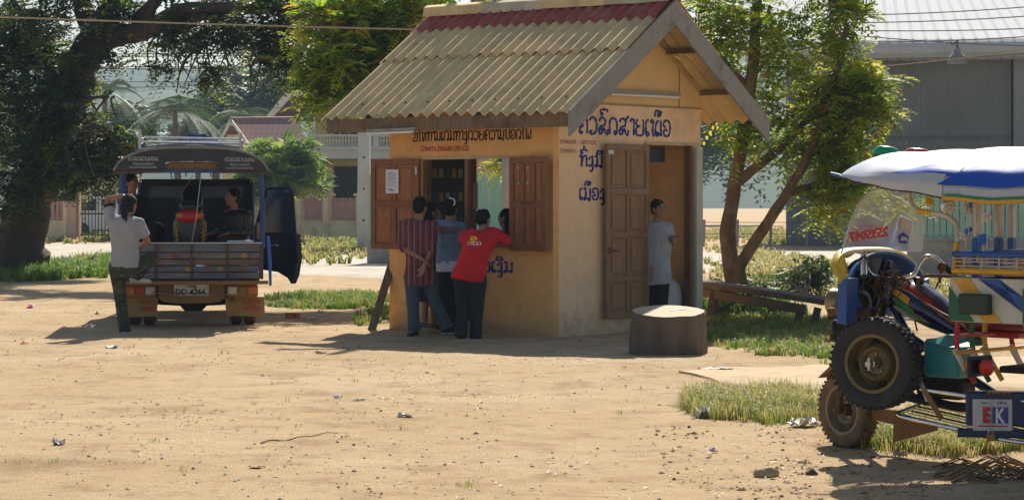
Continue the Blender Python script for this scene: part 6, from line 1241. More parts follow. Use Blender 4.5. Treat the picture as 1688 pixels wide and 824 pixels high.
# ---- motorbike standing in the bed
bike = thing('motorbike', 'dark motorbike seen from behind standing in the songthaew bed', 'motorbike', TM @ Vector((-.03, .8, .63)))
def kb(name, mb, m, sm=False, par=None): return xf(mb, TM @ Matrix.Translation((-.03, .0, .62)) @ Matrix.Diagonal((1.08, 1.08, 1.2, 1))).build(name, m, par or bike, sm)
m_ = MB(); m_.lathe([(.2, -.045), (.27, -.04), (.295, 0), (.27, .04), (.2, .045), (.19, 0)], (0, .55, .295), (1, 0, 0), 28); kb('wheel', m_, rubber, True)
m_ = MB(); m_.lathe([(.2, -.04), (.27, -.03), (.29, 0), (.27, .03), (.2, .04), (.19, 0)], (0, 1.75, .295), (1, 0, 0), 28); kb('wheel', m_, rubber, True)
m_ = MB(); m_.loft([((0, .3, .2), .06, .02, (1, 0, 0), (0, 1, 0)), ((0, .24, .42), .11, .035, (1, 0, 0), (0, 1, 0)), ((0, .22, .6), .14, .05, (1, 0, 0), (0, 1, 0)), ((0, .26, .66), .13, .06, (1, 0, 0), (0, 1, 0))], 20); kb('rear_fender', m_, mat('grey plastic fender', (.035, .037, .042), .5), True)
m_ = MB(); m_.ell((0, .2, .66), (.17, .09, .075), None, 20, 12); kb('tail_light', m_, redl, True)
for s in (-1, 1):
    m_ = MB(); m_.ell((s * .11, .135, .665), (.04, .035, .035), None, 12, 8); kb('indicator', m_, amber, True)
    m_ = MB(); m_.tube([(s * .12, .3, .66), (s * .175, .3, .58), (s * .185, .36, .44)], [.02, .026, .012], 8); kb('side_cover', m_, mat('pale side cover', (.2, .18, .12), .5), True)
    m_ = MB(); n = 60; m_.tube([(s * .155 + math.cos(k * .75) * .026, .3 + math.sin(k * .75) * .026, .27 + k * .0055) for k in range(n)], .007, 6); m_.tube([(s * .155, .3, .2), (s * .155, .32, .62)], .011, 6); kb('shock_absorber', m_, mat('yellow spring', (.5, .3, .02), .4), True)
    m_ = MB(); m_.tube([(0, 1.45, 1.0), (s * .15, 1.42, 1.04), (s * .34, 1.3, 1.0)], .013, 7); m_.tube([(s * .22, 1.3, 1.02), (s * .34, 1.3, 1.0)], .02, 8); kb('handlebar', m_, black, True)
    m_ = MB(); m_.tube([(s * .24, 1.4, 1.03), (s * .27, 1.38, 1.17)], .007, 6); m_.ell((s * .29, 1.37, 1.2), (.06, .015, .04), None, 12, 6); kb('mirror', m_, black, True)
m_ = MB(); m_.loft([((0, .3, .74), .08, .04, (1, 0, 0), (0, 0, 1)), ((0, .5, .78), .14, .05, (1, 0, 0), (0, 0, 1)), ((0, .8, .74), .14, .05, (1, 0, 0), (0, 0, 1)), ((0, 1.1, .72), .1, .05, (1, 0, 0), (0, 0, 1))], 18); kb('seat', m_, black, True)
m_ = MB(); m_.loft([((0, .5, .5), .07, .12, (1, 0, 0), (0, 0, 1)), ((0, .9, .45), .13, .16, (1, 0, 0), (0, 0, 1)), ((0, 1.3, .6), .14, .18, (1, 0, 0), (0, 0, 1)), ((0, 1.45, .85), .13, .15, (1, 0, 0), (0, 0, 1))], 18); m_.tube([(0, 1.45, .85), (0, 1.72, .3)], .04, 8); kb('body', m_, mat('black bike body', (.012, .012, .015), .25, 0, .1, 5), True)
# ---- passengers sitting in the bed
jk = mat('shiny black jacket', (.02, .021, .024), .3, 0, .2, 8, .4, 50)
pH, JH = person('passenger in glossy black jacket sitting on the right bench of the songthaew', 28.9, dict(pelvis=(392, 398), chest=(391, 368), neck=(387, 346), head=(383, 326, -.02), shl=(372, 356, .08), shr=(406, 356, -.08), ell=(365, 382, -.05), wrl=(352, 384, -.25), elr=(408, 384, -.12), wrr=(378, 384, -.35),
   hipl=(385, 400, .08), hipr=(398, 400, -.08), knl=(352, 390, -.05), anl=(352, 416, -.05), knr=(364, 390, -.3), anr=(364, 416, -.25)), face=(-.75, -.55), shirt=jk, sleeve='long', trousers=mat('dark grey trousers', (.035, .036, .04), .9, 0, .2, 9), toes=((-1, -.3), (-1, -.3)), hairstyle='short_full', build=1.0, hands=((-.9, -.3, -.2), (-.9, -.3, -.2)), base=TM @ Vector((.62, .9, .63)), shirt_fold=.013, shoes=mat('black sandal', (.02, .018, .016), .7))
pI, JI = person('passenger in dark clothes on the left bench beneath the canopy', 28.9, dict(pelvis=(222, 372), chest=(221, 344), neck=(219, 322), head=(217, 302, -.02), shl=(202, 332, -.08), shr=(236, 332, .08), ell=(206, 356, -.12), wrl=(225, 366, -.25), elr=(243, 356, .0), wrr=(254, 366, -.1),
   hipl=(215, 375, -.08), hipr=(229, 375, .08), knl=(252, 374, -.2), anl=(252, 412, -.2), knr=(262, 374, .0), anr=(262, 412, .0)), face=(.7, -.45), shirt=darkc, sleeve='long', trousers=blackt, toes=((1, -.2), (1, -.2)), hairstyle='short_full', build=.98, base=TM @ Vector((-.62, .9, .63)), hands=((.9, -.2, -.2), (.9, -.2, -.2)), shoes=mat('black sandal', (.02, .018, .016), .7))
# ================================================================ THE MOTOR TRICYCLE (tuk-tuk), nose pointing away to the left
WX, WY = 2.185, 14.2; HH = Vector((-.7071, .7071, 0)); LL = Vector((-.7071, -.7071, 0))
def q3(t, l, z): return Vector((WX, WY, z)) - HH * t + LL * l
def tk(px, py, l):
    a = (px - HX) / F; t = (a * (WY - .7071 * l) - WX + .7071 * l) / (.7071 * (1 + a)); p = q3(t, l, 0); p.z = EYE - (py - HY) / F * p.y; return p
AX = (-HH, LL, UP)        # local axes: backwards, left, up
tuk = thing('motor_tricycle', 'colourful motor tricycle taxi with blue white canopy and spare wheel on its side', 'tricycle', q3(0, 0, 0))
def ub(name, mb, m, par=None, sm=False): return mb.build(name, m, par or tuk, sm)
navy = mat('navy enamel', (.008, .012, .06), .18, .0, .1, 4, coat=.6); cobalt = mat('cobalt blue paint', (.02, .09, .33), .32, 0, .12, 5, dirt=(.06, .07, .1), dirt_s=4, dirt_w=(.55, .8)); yel = mat('chrome yellow paint', (.7, .36, .02), .4, 0, .12, 6, dirt=(.3, .17, .05), dirt_s=6, dirt_w=(.5, .76)); wht = mat('cream white paint', (.6, .57, .47), .45, 0, .1, 6, dirt=(.3, .24, .16), dirt_s=6, dirt_w=(.5, .76)); grn = mat('bottle green paint', (.01, .13, .06), .4, 0, .15, 6, dirt=(.05, .05, .03), dirt_s=6, dirt_w=(.5, .76)); redp = mat('signal red paint', (.42, .02, .02), .35, 0, .12, 6)
teal = mat('teal painted steel', (.03, .24, .26), .35, 0, .15, 5, dirt=(.06, .05, .04), dirt_s=5, dirt_w=(.55, .8)); maroon = mat('maroon vinyl seat', (.2, .03, .035), .35, 0, .15, 8, .1, 40); cav = mat('caked brown dust', (.25, .13, .05), .9, 0, .25, 6, .2, 50)
# ---- wheels
def lug_tyre(parent, name, c, axis, R_, wd, rr, mt, mrim, rimdark, lugs=44):
    A = nrm(axis); m_ = MB(); h = wd / 2
    m_.lathe([(rr, -h * .72), (rr + .012, -h * .85), (R_ * .82, -h), (R_ * .93, -h * .93), (R_ * .975, -h * .7), (R_ * .985, 0), (R_ * .975, h * .7), (R_ * .93, h * .93), (R_ * .82, h), (rr + .012, h * .85), (rr, h * .72)], c, A, 56, UP, False)
    w_ = m_.build(name, mt, parent, True); m_ = MB(); B0 = A.cross(UP).normalized()
    for i in range(lugs):
        a = 2 * math.pi * i / lugs
        for s, off in ((-1, 0), (1, math.pi / lugs)):
            a2 = a + off; rd = UP * math.cos(a2) + B0 * math.sin(a2); tg = B0 * math.cos(a2) - UP * math.sin(a2); m_.box(Vector(c) + rd * (R_ * .968) + A * s * h * .62, (R_ * .062, h * .72, R_ * .06), (tg, A, rd), .003)
    for i in range(lugs): a2 = 2 * math.pi * i / lugs; rd = UP * math.cos(a2) + B0 * math.sin(a2); tg = B0 * math.cos(a2) - UP * math.sin(a2); m_.box(Vector(c) + rd * (R_ * .975), (R_ * .09, h * .34, R_ * .04), (tg, A, rd), .003)
    t_ = m_.build('tread', mt, w_); t_['kind'] = 'stuff'
    m_ = MB(); m_.tube([Vector(c) + A * h * .87 + (UP * math.cos(k * .2244) + B0 * math.sin(k * .2244)) * (R_ * .8) for k in range(28)], .0035, 5, closed=True); m_.tube([Vector(c) + A * h * .94 + (UP * math.cos(k * .2244) + B0 * math.sin(k * .2244)) * (R_ * .88) for k in range(28)], .003, 5, closed=True); t2 = m_.build('sidewall_bead', mt, w_, True); t2['kind'] = 'stuff'
    m_ = MB(); m_.lathe([(rr + .018, h * .86), (rr + .01, h * .95), (rr - .004, h * .9), (rr - .014, h * .3), (rr - .02, -h * .4), (rr * .8, -h * .5), (rr * .72, -h * .35), (rr * .66, h * .3), (rr * .58, h * .5), (rr * .5, h * .4), (rr * .42, -h * .05), (.036, -h * .08), (.032, h * .5), (.001, h * .52)], c, A, 40, UP, False); m_.lathe([(rr, -h * .8), (rr * .9, -h * .85), (rr * .5, -h * .8), (.02, -h * .8)], c, A, 30, UP, False)
    rm = m_.build('rim', mrim, w_, True)
    for i in range(8):
        a2 = 2 * math.pi * i / 8 + .2; rd = UP * math.cos(a2) + B0 * math.sin(a2); tg = B0 * math.cos(a2) - UP * math.sin(a2); m_ = MB(); m_.ell(Vector(c) + rd * rr * .78 + A * h * -.38, (.03, .018, .016), (tg, rd, A), 8, 5)
        if i % 2 == 0: m_.build('vent_hole', rimdark, rm)
    for i in range(5):
        a2 = 2 * math.pi * i / 5; rd = UP * math.cos(a2) + B0 * math.sin(a2); m_ = MB(); m_.lathe([(.009, 0), (.009, .012), (.005, .016)], Vector(c) + rd * rr * .34 + A * h * -.06, A, 6); m_.build('wheel_nut', steel, rm)
    return w_
fa = Vector((-.857, -.515, 0)); fc = q3(0, 0, .248)
olive = mat('olive gold rim paint', (.2, .15, .065), .5, .2, .2, 6, .1, 40, dirt=(.1, .07, .04), dirt_s=6, dirt_w=(.5, .75)); rimdust = mat('dusty grey rim', (.28, .22, .15), .6, .3, .25, 6, dirt=(.16, .09, .04), dirt_s=6)
lug_tyre(tuk, 'front_wheel', fc, fa, .248, .12, .15, dusty, rimdust, black)
sa = nrm((-.56, -.83, .0)); sc0 = Vector(tk(1445, 598, .45)); sp_ = lug_tyre(tuk, 'spare_wheel', sc0, sa, .288, .16, .168, mat('black tyre rubber', (.02, .02, .022), .6, 0, .3, 12, .2, 90, dirt=(.1, .08, .055), dirt_s=4, dirt_w=(.55, .85)), olive, black)
m_ = MB(); m_.box(sc0 + sa * .07, (.05, .05, .05), None, .01); m_.tube([sc0 + sa * .06, sc0 + sa * .13], .02, 8); m_.tube([sc0 + sa * .11 - UP * .04, sc0 + sa * .11 + UP * .04], .012, 6); m_.build('clamp', steel, sp_)
m_ = MB(); m_.beam(sc0 - sa * .02, sc0 - sa * .35 - HH * .1, .05, .05); ub('spare_bracket', m_, dkm)
# fork and steering head
for s in (-1, 1):
    e = fc + fa * s * .085; m_ = MB(); m_.tube([e - UP * .01, e + UP * .2 - HH * .03, e + UP * .42 - HH * .1, e + UP * .72 - HH * .22], [.02, .026, .026, .03], 10); m_.ell(e, (.03, .03, .03)); ub('fork_leg', m_, rust if s > 0 else dkm, sm=True)
m_ = MB(); m_.tube([fc - fa * .12, fc + fa * .12], .014, 8); m_.tube([fc - fa * .05, fc + fa * .05], .04, 12); ub('front_axle', m_, rust, sm=True)
hd_ = fc + UP * .72 - HH * .22
m_ = MB(); m_.tube([hd_ - UP * .06 + HH * .02, hd_ + UP * .26 - HH * .09], .035, 12); ub('steering_head', m_, navy, sm=True)
m_ = MB(); m_.prism([fc + fa * .09 + HH * .16 + UP * .2, fc + fa * .09 + HH * .05 + UP * .29, fc + fa * .09 - HH * .14 + UP * .29, fc + fa * .09 - HH * .24 + UP * .2, fc + fa * .09 - HH * .25 + UP * .14, fc + fa * .09 - HH * .1 + UP * .26, fc + fa * .09 + HH * .02 + UP * .265], -fa * .18); ub('front_mudguard', m_, cav)
m_ = MB(); m_.prism([tk(1429, 672, .06), tk(1480, 676, .1), tk(1476, 700, .1), tk(1432, 690, .06)], LL * -.012); ub('mud_flap', m_, cav)
m_ = MB(); m_.prism([tk(1474, 676, .18), tk(1545, 702, .18), tk(1545, 709, .18), tk(1471, 729, .18)], LL * -.012); ub('mud_flap', m_, cav)
# front cowl: arched blue shell, dark inside
def cowl(u, k):      # u along the arch 0..1, k depth 0 rear .. 1 front
    a = math.pi * u; l = .43 * math.cos(a) * (1 - .12 * k); z = .86 + (.42 - .06 * k) * max(0, math.sin(a)) ** .55; return q3(.34 - .12 * k - .06 * math.sin(a), l * (1 if k < 1 else .96), z)
m_ = MB(); nu, nk = 28, 5; vs = [cowl(i / nu, j / nk) for i in range(nu + 1) for j in range(nk + 1)]; m_.add(vs, [(i * (nk + 1) + j, (i + 1) * (nk + 1) + j, (i + 1) * (nk + 1) + j + 1, i * (nk + 1) + j + 1) for i in range(nu) for j in range(nk)])
o = ub('front_cowl', m_, cobalt, sm=True); q = o.modifiers.new('s', 'SOLIDIFY'); q.thickness = .012
m_ = MB(); fr = [cowl(i / nu, 1) + HH * .0 for i in range(nu + 1)]; cc = q3(.2, 0, .86); m_.add(fr + [cc], [(i, i + 1, nu + 1) for i in range(nu)]); ub('cowl_front', m_, cobalt)
m_ = MB(); ins = [q3(.2, .36 * math.cos(math.pi * i / 20), 1.0 + .26 * math.sin(math.pi * i / 20) ** .6) for i in range(21)]; m_.prism([p - HH * .02 for p in ins], HH * .01); ub('dash_panel', m_, mat('dark dash', (.015, .035, .09), .3, 0, .2, 5))
m_ = MB(); m_.prism([q3(.36, .5, 1.12), q3(.36, .51, .84), q3(.36, .4, .82), q3(.36, .38, 1.12)], HH * .07); ub('cowl_cheek', m_, cobalt); m_ = MB(); m_.prism([q3(.33, -.44, 1.1), q3(.33, -.44, .86), q3(.33, -.37, .84), q3(.33, -.36, 1.08)], HH * .28); ub('cowl_cheek', m_, cobalt)
m_ = MB(); m_.lathe([(.001, .0), (.05, .01), (.085, .05), (.09, .1), (.08, .11)], q3(.1, .16, .95), HH, 24); ub('headlamp', m_, mat('headlamp back', (.3, .22, .12), .3, .6), sm=True)
m_ = MB(); m_.tube([q3(.22, .16 + .1 * math.cos(a), .95 + .075 * math.sin(a)) for a in [k * math.pi / 10 for k in range(20)]], .012, 7, closed=True); ub('lamp_ring', m_, wht, sm=True)
# yellow skirt between cowl and windscreen
m_ = MB(); vs = []; nn = 26
for i in range(nn + 1):
    u = -.03 + 1.06 * i / nn; a = math.pi * u
    for j, (dz, dt) in enumerate(((.012, -.03), (.0, .015), (-.03 - .012 * math.sin(i * 1.7), .03))): l = .46 * math.cos(a); z = 1.26 + .035 * math.sin(a) - .12 * abs(math.cos(a)) ** 6 + dz; vs.append(q3(.25 - .1 * math.sin(a) + dt, l, z))
m_.add(vs, [(i * 3 + j, i * 3 + 3 + j, i * 3 + 4 + j, i * 3 + 1 + j) for i in range(nn) for j in range(2)]); o = ub('yellow_skirt', m_, mat('yellow vinyl', (.62, .42, .03), .45, 0, .2, 8, .2, 20), sm=True); q = o.modifiers.new('s', 'SOLIDIFY'); q.thickness = .006
m_ = MB(); m_.prism([q3(.3, .45, 1.27), q3(.27, .5, 1.2), q3(.33, .53, 1.09), q3(.34, .47, 1.14), q3(.3, .44, 1.04), q3(.3, .4, 1.14)], HH * .006); ub('yellow_flap', m_, MATS['yellow vinyl'])
# windscreen
def ws(u, v):
    l = .44 * u; top = .41 * max(0, 1 - abs(u) ** 2.8) ** .55; z = 1.27 + top * v; return q3(.27 - .1 * (1 - u * u) + .12 * (z - 1.27) / .4, l, z)
m_ = MB(); nu, nv = 30, 8; vs = [ws(-1 + 2 * i / nu, j / nv) for i in range(nu + 1) for j in range(nv + 1)]; m_.add(vs, [(i * (nv + 1) + j, (i + 1) * (nv + 1) + j, (i + 1) * (nv + 1) + j + 1, i * (nv + 1) + j + 1) for i in range(nu) for j in range(nv)])
wsg = ub('windscreen', m_, glassmat('scratched clear plastic', (.8, .86, .92), .22, .42), sm=True)
m_ = MB(); m_.tube([ws(-1 + 2 * i / 40, 1) for i in range(41)], .005, 6); m_.build('rim', mat('cloudy plastic rim', (.55, .57, .6), .4), wsg, True)
m_ = MB(); X_ = nrm(ws(-.25, .25) - ws(.8, .25)); latin(m_, '2535047', ws(.88, .0) + UP * .075 - HH * .04, X_, UP, .06, .5, .002, .06, mirror=True); m_.build('phone_number', mat('red decal', (.55, .02, .02), .5), wsg)
a = ws(-.34, .1); X_ = nrm(ws(-.72, .1) - a + HH * .0); X2 = nrm(Vector((X_.x, X_.y, -.25))); Z2 = nrm(X2.cross(LL).cross(X2) * -1 + UP * .001) if False else nrm(UP * 1 + X_ * .3)
m_ = MB(); c0 = a - HH * .05 + UP * .1 + X_ * .09; m_.prism([c0 - X_ * .075 + UP * -.085, c0 + X_ * .04 - UP * .125, c0 + X_ * .09 + UP * .07, c0 - X_ * .025 + UP * .11], HH * .003); st_ = m_.build('sticker', mat('lilac sticker', (.5, .5, .68), .5), wsg)
m_ = MB(); c1 = c0 - UP * .045 - HH * .004; m_.prism([c1 + X_ * math.cos(k * 1.2566 + .3) * .05 + UP * math.sin(k * 1.2566 + .3) * .04 for k in range(5)], HH * .002); st2 = m_.build('badge', mat('blue badge', (.03, .07, .35), .5), wsg); m_ = MB(); latin(m_, 'AGL', c1 - X_ * .032 - UP * .012 - HH * .004, X_, UP, .024, .06, .001, .05, mirror=True); m_.build('badge_lettering', paper, wsg)
m_ = MB(); m_.prism([c0 - X_ * .03 + UP * .02 - HH * .004, c0 + X_ * .055 - UP * .005 - HH * .004, c0 + X_ * .07 + UP * .06 - HH * .004, c0 - X_ * .015 + UP * .09 - HH * .004], HH * .002); m_.build('label', mat('cream label', (.55, .52, .45), .6), wsg)
# handlebars
stem = tk(1468, 462, 0)
def smooth3(p, k=6):
    p = [Vector(a) for a in p]; q = [p[0] * 2 - p[1]] + p + [p[-1] * 2 - p[-2]]; out = []
    for i in range(1, len(q) - 2):
        for j in range(k): t = j / k; a, b, c, d = q[i - 1:i + 3]; out.append(.5 * ((2 * b) + (c - a) * t + (2 * a - 5 * b + 4 * c - d) * t * t + (3 * b - a - 3 * c + d) * t ** 3))
    return out + [p[-1]]
m_ = MB(); m_.tube(smooth3([tk(1490, 458, -.04), tk(1506, 452, -.12), tk(1514, 436, -.2), tk(1526, 423, -.26), tk(1543, 426, -.3), tk(1556, 437, -.33)]), .0145, 10); m_.tube(smooth3([tk(1490, 458, -.04), tk(1466, 458, .04), tk(1446, 456, .12), tk(1432, 448, .2), tk(1425, 425, .25), tk(1424, 418, .27)]), .0145, 10); ub('handlebar', m_, chrome, sm=True)
m_ = MB(); m_.tube([tk(1556, 437, -.33), tk(1586, 466, -.36)], .02, 10); ub('grip', m_, black, sm=True); m_ = MB(); m_.tube([tk(1424, 418, .27), tk(1424, 456, .42)], .021, 12); ub('grip', m_, chrome, sm=True); m_ = MB(); m_.ell(tk(1425, 456, .42), (.02, .02, .02), None, 12, 8); m_.tube([tk(1424, 428, .3), tk(1424, 440, .34)], .03, 12); ub('grip_end', m_, black, sm=True)
m_ = MB(); m_.tube([stem - UP * .02, stem + UP * .06], .022, 10); m_.box(stem + UP * .05, (.05, .16, .035), AX, .01); ub('handlebar_clamp', m_, black)
m_ = MB(); m_.ell(tk(1553, 440, -.32), (.034, .03, .03), AX, 12, 8); m_.tube([tk(1553, 442, -.32), tk(1550, 456, -.3), tk(1549, 466, -.3)], .009, 6); ub('switch_housing', m_, rust, sm=True)
m_ = MB()
for k in range(34):
    a = tk(1424 + rnd.uniform(0, 56), 448 + rnd.uniform(-4, 10), rnd.uniform(-.05, .25)); b_ = a + Vector((rnd.uniform(-.08, .08), rnd.uniform(-.05, .05), -rnd.uniform(.05, .22))); mid = a.lerp(b_, .5) + Vector((rnd.uniform(-.05, .05), rnd.uniform(-.03, .03), 0)); m_.tube(smooth3([a, mid, b_], 4), .005 + rnd.random() * .004, 5)
t_ = ub('cable_bundle', m_, mat('brown cable wrap', (.09, .05, .03), .8, 0, .4, 20)); t_['kind'] = 'stuff'
for p in ([(1549, 460, -.3), (1540, 480, -.22), (1532, 492, -.1)], [(1425, 460, .3), (1420, 490, .3), (1432, 516, .2), (1452, 512, .12)], [(1408, 470, .34), (1404, 492, .33), (1420, 510, .28), (1445, 506, .2)], [(1480, 470, .0), (1500, 500, .05), (1512, 545, .1)]): m_ = MB(); m_.tube(smooth3([tk(*a) for a in p]), .006, 6); ub('cable', m_, MATS['brown cable wrap'], sm=True)
m_ = MB(); m_.lathe([(.02, -.03), (.045, -.02), (.05, .02), (.02, .035)], tk(1389, 448 + 60, .38), LL, 12); m_.ell(tk(1390, 450 + 58, .4), .03); ub('horn', m_, rust, sm=True)
# down frame
for a, b_, r in (((1455, 478, .05), (1432, 540, .1), .028), ((1470, 500, -.03), (1500, 560, -.03), .03), ((1500, 555, 0), (1640, 650, 0), .03), ((1440, 520, .12), (1425, 560, .2), .02)): m_ = MB(); m_.tube([tk(*a), tk(*b_)], r, 10); ub('frame_tube', m_, navy, sm=True)
m_ = MB(); m_.tube([tk(1368, 514, .3), tk(1430, 516, .3)], .03, 12); ub('crash_bar', m_, rust, sm=True); m_ = MB(); m_.tube([tk(1366, 523, .3), tk(1440, 525, .2)], .016, 10); ub('crash_bar', m_, dkm, sm=True)
m_ = MB(); m_.box(tk(1384, 538, .36), (.05, .16, .09), AX, .02); ub('fog_lamp', m_, black); m_ = MB(); m_.box(tk(1378, 556, .34), (.03, .12, .05), AX, .01); ub('bracket', m_, rust)
# tank with painted flashes
ta, tb_ = tk(1478, 492, 0), tk(1600, 542, 0); TD = nrm(tb_ - ta); TU = nrm(UP - TD * UP.dot(TD)); TL = (tb_ - ta).length; TS = nrm(TD.cross(TU)); TS = TS if TS.dot(LL) > 0 else -TS
prof_t = [(-.04, .02, .02, .0), (.0, .075, .06, .02), (.12, .115, .092, .028), (.3, .13, .1, .025), (.55, .12, .088, .01), (.8, .09, .06, -.01), (1.0, .05, .035, -.03), (1.05, .01, .01, -.03)]
def tankp(s, a, g=1.0):
    for i in range(len(prof_t) - 1):
        if prof_t[i][0] <= s <= prof_t[i + 1][0]: break
    p, q = prof_t[i], prof_t[i + 1]; u = (s - p[0]) / (q[0] - p[0]); u = max(0, min(1, u)); w_, h_, o_ = [(p[k] * (1 - u) + q[k] * u) * (1.22, 1.22, 1.5)[k - 1] for k in (1, 2, 3)]
    return ta + TD * s * TL + TS * math.cos(a) * w_ * g + TU * (math.sin(a) * h_ * g + o_)
def tank_patch(mb, s0, s1, a0, a1, sk=0, n=14, m=4, g=1.02):
    vs = []
    for i in range(n + 1):
        for j in range(m + 1): s = s0 + (s1 - s0) * i / n; vs.append(tankp(min(1.04, s + sk * j / m), R(a0[0] * (1 - i / n) + a0[1] * i / n) * (1 - j / m) + R(a1[0] * (1 - i / n) + a1[1] * i / n) * j / m, g))
    mb.add(vs, [(i * (m + 1) + j, (i + 1) * (m + 1) + j, (i + 1) * (m + 1) + j + 1, i * (m + 1) + j + 1) for i in range(n) for j in range(m)])
m_ = MB(); ss = [-.04 + 1.09 * i / 26 for i in range(27)]; n = 28; vs = [tankp(s, 2 * math.pi * k / n) for s in ss for k in range(n)]; m_.add(vs, [(i * n + k, i * n + (k + 1) % n, (i + 1) * n + (k + 1) % n, (i + 1) * n + k) for i in range(26) for k in range(n)]); m_.add(vs[:n], [tuple(range(n))]); tank = ub('fuel_tank', m_, navy, sm=True)
for nm, mm_, args in (('red_flash', redp, (.02, .85, (62, 40), (38, 30), .02)), ('yellow_flash', mat('amber flash', (.7, .35, .03), .35), (.04, .34, (28, 18), (8, -2), .0)), ('green_flash', mat('green flash', (.02, .25, .07), .35), (.1, .42, (2, -6), (-14, -18), .0)), ('green_flash', MATS['green flash'], (.17, .5, (-20, -24), (-38, -38), .0))):
    m_ = MB(); tank_patch(m_, *args[:4], args[4]); m_.build(nm, mm_, tank, True)
m_ = MB(); tank_patch(m_, .03, .86, (36, 29), (33, 27), 0, g=1.022); m_.build('pinstripe', wht, tank, True)
m_ = MB(); m_.lathe([(.035, 0), (.036, .02), (.03, .03), (.001, .032)], tankp(.22, R(90)) - UP * .004, TU, 18); m_.build('filler_cap', black, tank, True)
# bars and curved pipes
m_ = MB(); m_.tube(smooth3([tk(1600, 458, .1), tk(1560, 455, .12), tk(1524, 456, .14), tk(1512, 470, .15), tk(1519, 494, .15), tk(1545, 512, .15), tk(1574, 528, .15), tk(1606, 550, .15)]), .011, 8); ub('tank_guard', m_, mat('brown enamel tube', (.14, .045, .025), .35, .2, .2, 8), sm=True)
m_ = MB(); m_.tube(smooth3([tk(1500, 312, .2), tk(1502, 334, .24), tk(1514, 347, .28), tk(1540, 352, .34)]), .016, 10); ub('roof_stay', m_, wht, sm=True); m_ = MB(); m_.tube(smooth3([tk(1540, 352, .34), tk(1562, 357, .4), tk(1578, 372, .46), tk(1578, 400, .5)]), .016, 10); ub('roof_stay', m_, wht, sm=True)
m_ = MB(); m_.tube(smooth3([tk(1578, 400, .5), tk(1576, 418, .5), tk(1588, 436, .5), tk(1612, 443, .5)]), .0165, 10); ub('roof_stay', m_, yel, sm=True); m_ = MB(); m_.tube([tk(1514, 347.5, .285), tk(1538, 351.5, .335)], .0175, 10); ub('stay_sleeve', m_, yel, sm=True)
m_ = MB(); m_.tube([tk(1612, 443, .5), q3(2.5, .52, 1.17)], .016, 10); ub('cabin_rail', m_, wht, sm=True); m_ = MB(); m_.tube([tk(1600, 459, .45), q3(1.9, -.5, 1.15)], .008, 6); ub('cabin_rail', m_, dkm, sm=True)
# round mirror and flower charms on strings
mc = tk(1563, 341, .4); m_ = MB(); m_.lathe([(.038, -.008), (.045, 0), (.04, .008), (.001, .01)], mc, nrm((-.3, -1, 0)), 20); m_.ell(mc + UP * .01, (.04, .03, .05), None, 14, 8); ub('mirror', m_, chrome, sm=True)
def charm(c, mm_, r=.03, m2=None):
    m_ = MB()
    for k in range(5): a = k * 1.2566; m_.ell(c + Vector((math.cos(a) * r * .65, 0, math.sin(a) * r * .65)), (r * .5, .008, r * .5), None, 8, 5)
    m_.ell(c + Vector((0, -.008, 0)), (r * .3, .008, r * .3), None, 8, 5); ub('flower_charm', m_, mm_, sm=True)
    if m2: m_ = MB(); m_.box(c + Vector((.02, -.01, .03)), (.05, .01, .03), (nrm((1, 0, .7)), (0, 1, 0), nrm((-.7, 0, 1))), .004); ub('ribbon', m_, m2)
ye2 = mat('yellow plastic', (.7, .42, .05), .4); wp_ = mat('pearly plastic', (.55, .5, .45), .4); bp_ = mat('blue plastic', (.03, .16, .55), .4)
charm(tk(1532, 331, .3), ye2, .028); charm(tk(1565, 341, .45), wp_, .038)
for c_, a1, a2 in (((1597, 344, .5), wp_, bp_), ((1590, 388, .5), wp_, bp_), ((1626, 358, .55), wp_, None), ((1620, 394, .55), bp_, None), ((1618, 426, .55), ye2, bp_)): charm(tk(*c_), a1, .032, a2)
m_ = MB(); [m_.tube([tk(*a), tk(*b_)], .003, 5) for a, b_ in (((1575, 343, .48), (1595, 343, .5)), ((1580, 364, .49), (1598, 350, .5)), ((1594, 348, .5), (1590, 430, .5)), ((1620, 340, .55), (1620, 440, .55)), ((1600, 352, .5), (1596, 388, .5)), ((1628, 340, .55), (1626, 440, .55)))]; t_ = ub('string', m_, steel); t_['kind'] = 'stuff'
# canopy
def can(t, k):      # k -1..1 across (left = +1)
    f = min(1, max(0, (t - .04) / 1.1)); w_ = .66 * (1 - (1 - f) ** 2) ** .5; zc = 1.785 + .125 * min(1, max(0, (t - .04) / .38)) ** .55 + .025 * min(1, max(0, t - .5)) ; zs = 1.775 + .035 * f - .05 * max(0, min(1, (t - .3) / 1.2)); zb = 1.77 - .17 * max(0, min(1, (t - .1) / 1.3)) ** .9
    s = abs(k)
    if s < .72: u = s / .72; l = w_ * (u * .93); z = zs + (zc - zs) * (1 - u ** 2.2)
    else: u = (s - .72) / .28; l = w_ * (.93 + .07 * min(1, u * 2)); z = zs * (1 - u) + zb * u - .0
    z += .006 * math.sin(t * 17 + k * 4) * (1 - .3 * s); return q3(t, math.copysign(l, k), z)
def can_patch(name, m, t0, t1, k0, k1, g=0., n=20, mm_=12, skew=0):
    mb = MB(); vs = []
    for i in range(n + 1):
        for j in range(mm_ + 1):
            f = j / mm_; k = k0 + (k1 - k0) * f; ta_ = t0(f) if callable(t0) else t0; tb2 = t1(f) if callable(t1) else t1; t = ta_ + (tb2 - ta_) * i / n
            p = can(t, k); c = q3(t, 0, 1.6); d = nrm(p - c); vs.append(p + d * g)
    mb.add(vs, [(i * (mm_ + 1) + j, (i + 1) * (mm_ + 1) + j, (i + 1) * (mm_ + 1) + j + 1, i * (mm_ + 1) + j + 1) for i in range(n) for j in range(mm_)]); return ub(name, mb, m, sm=True)
vin = mat('white vinyl cover', (.42, .45, .52), .45, 0, .07, 3, .25, 6); vinb = mat('blue vinyl cover', (.02, .08, .42), .35, 0, .12, 3, .3, 6)
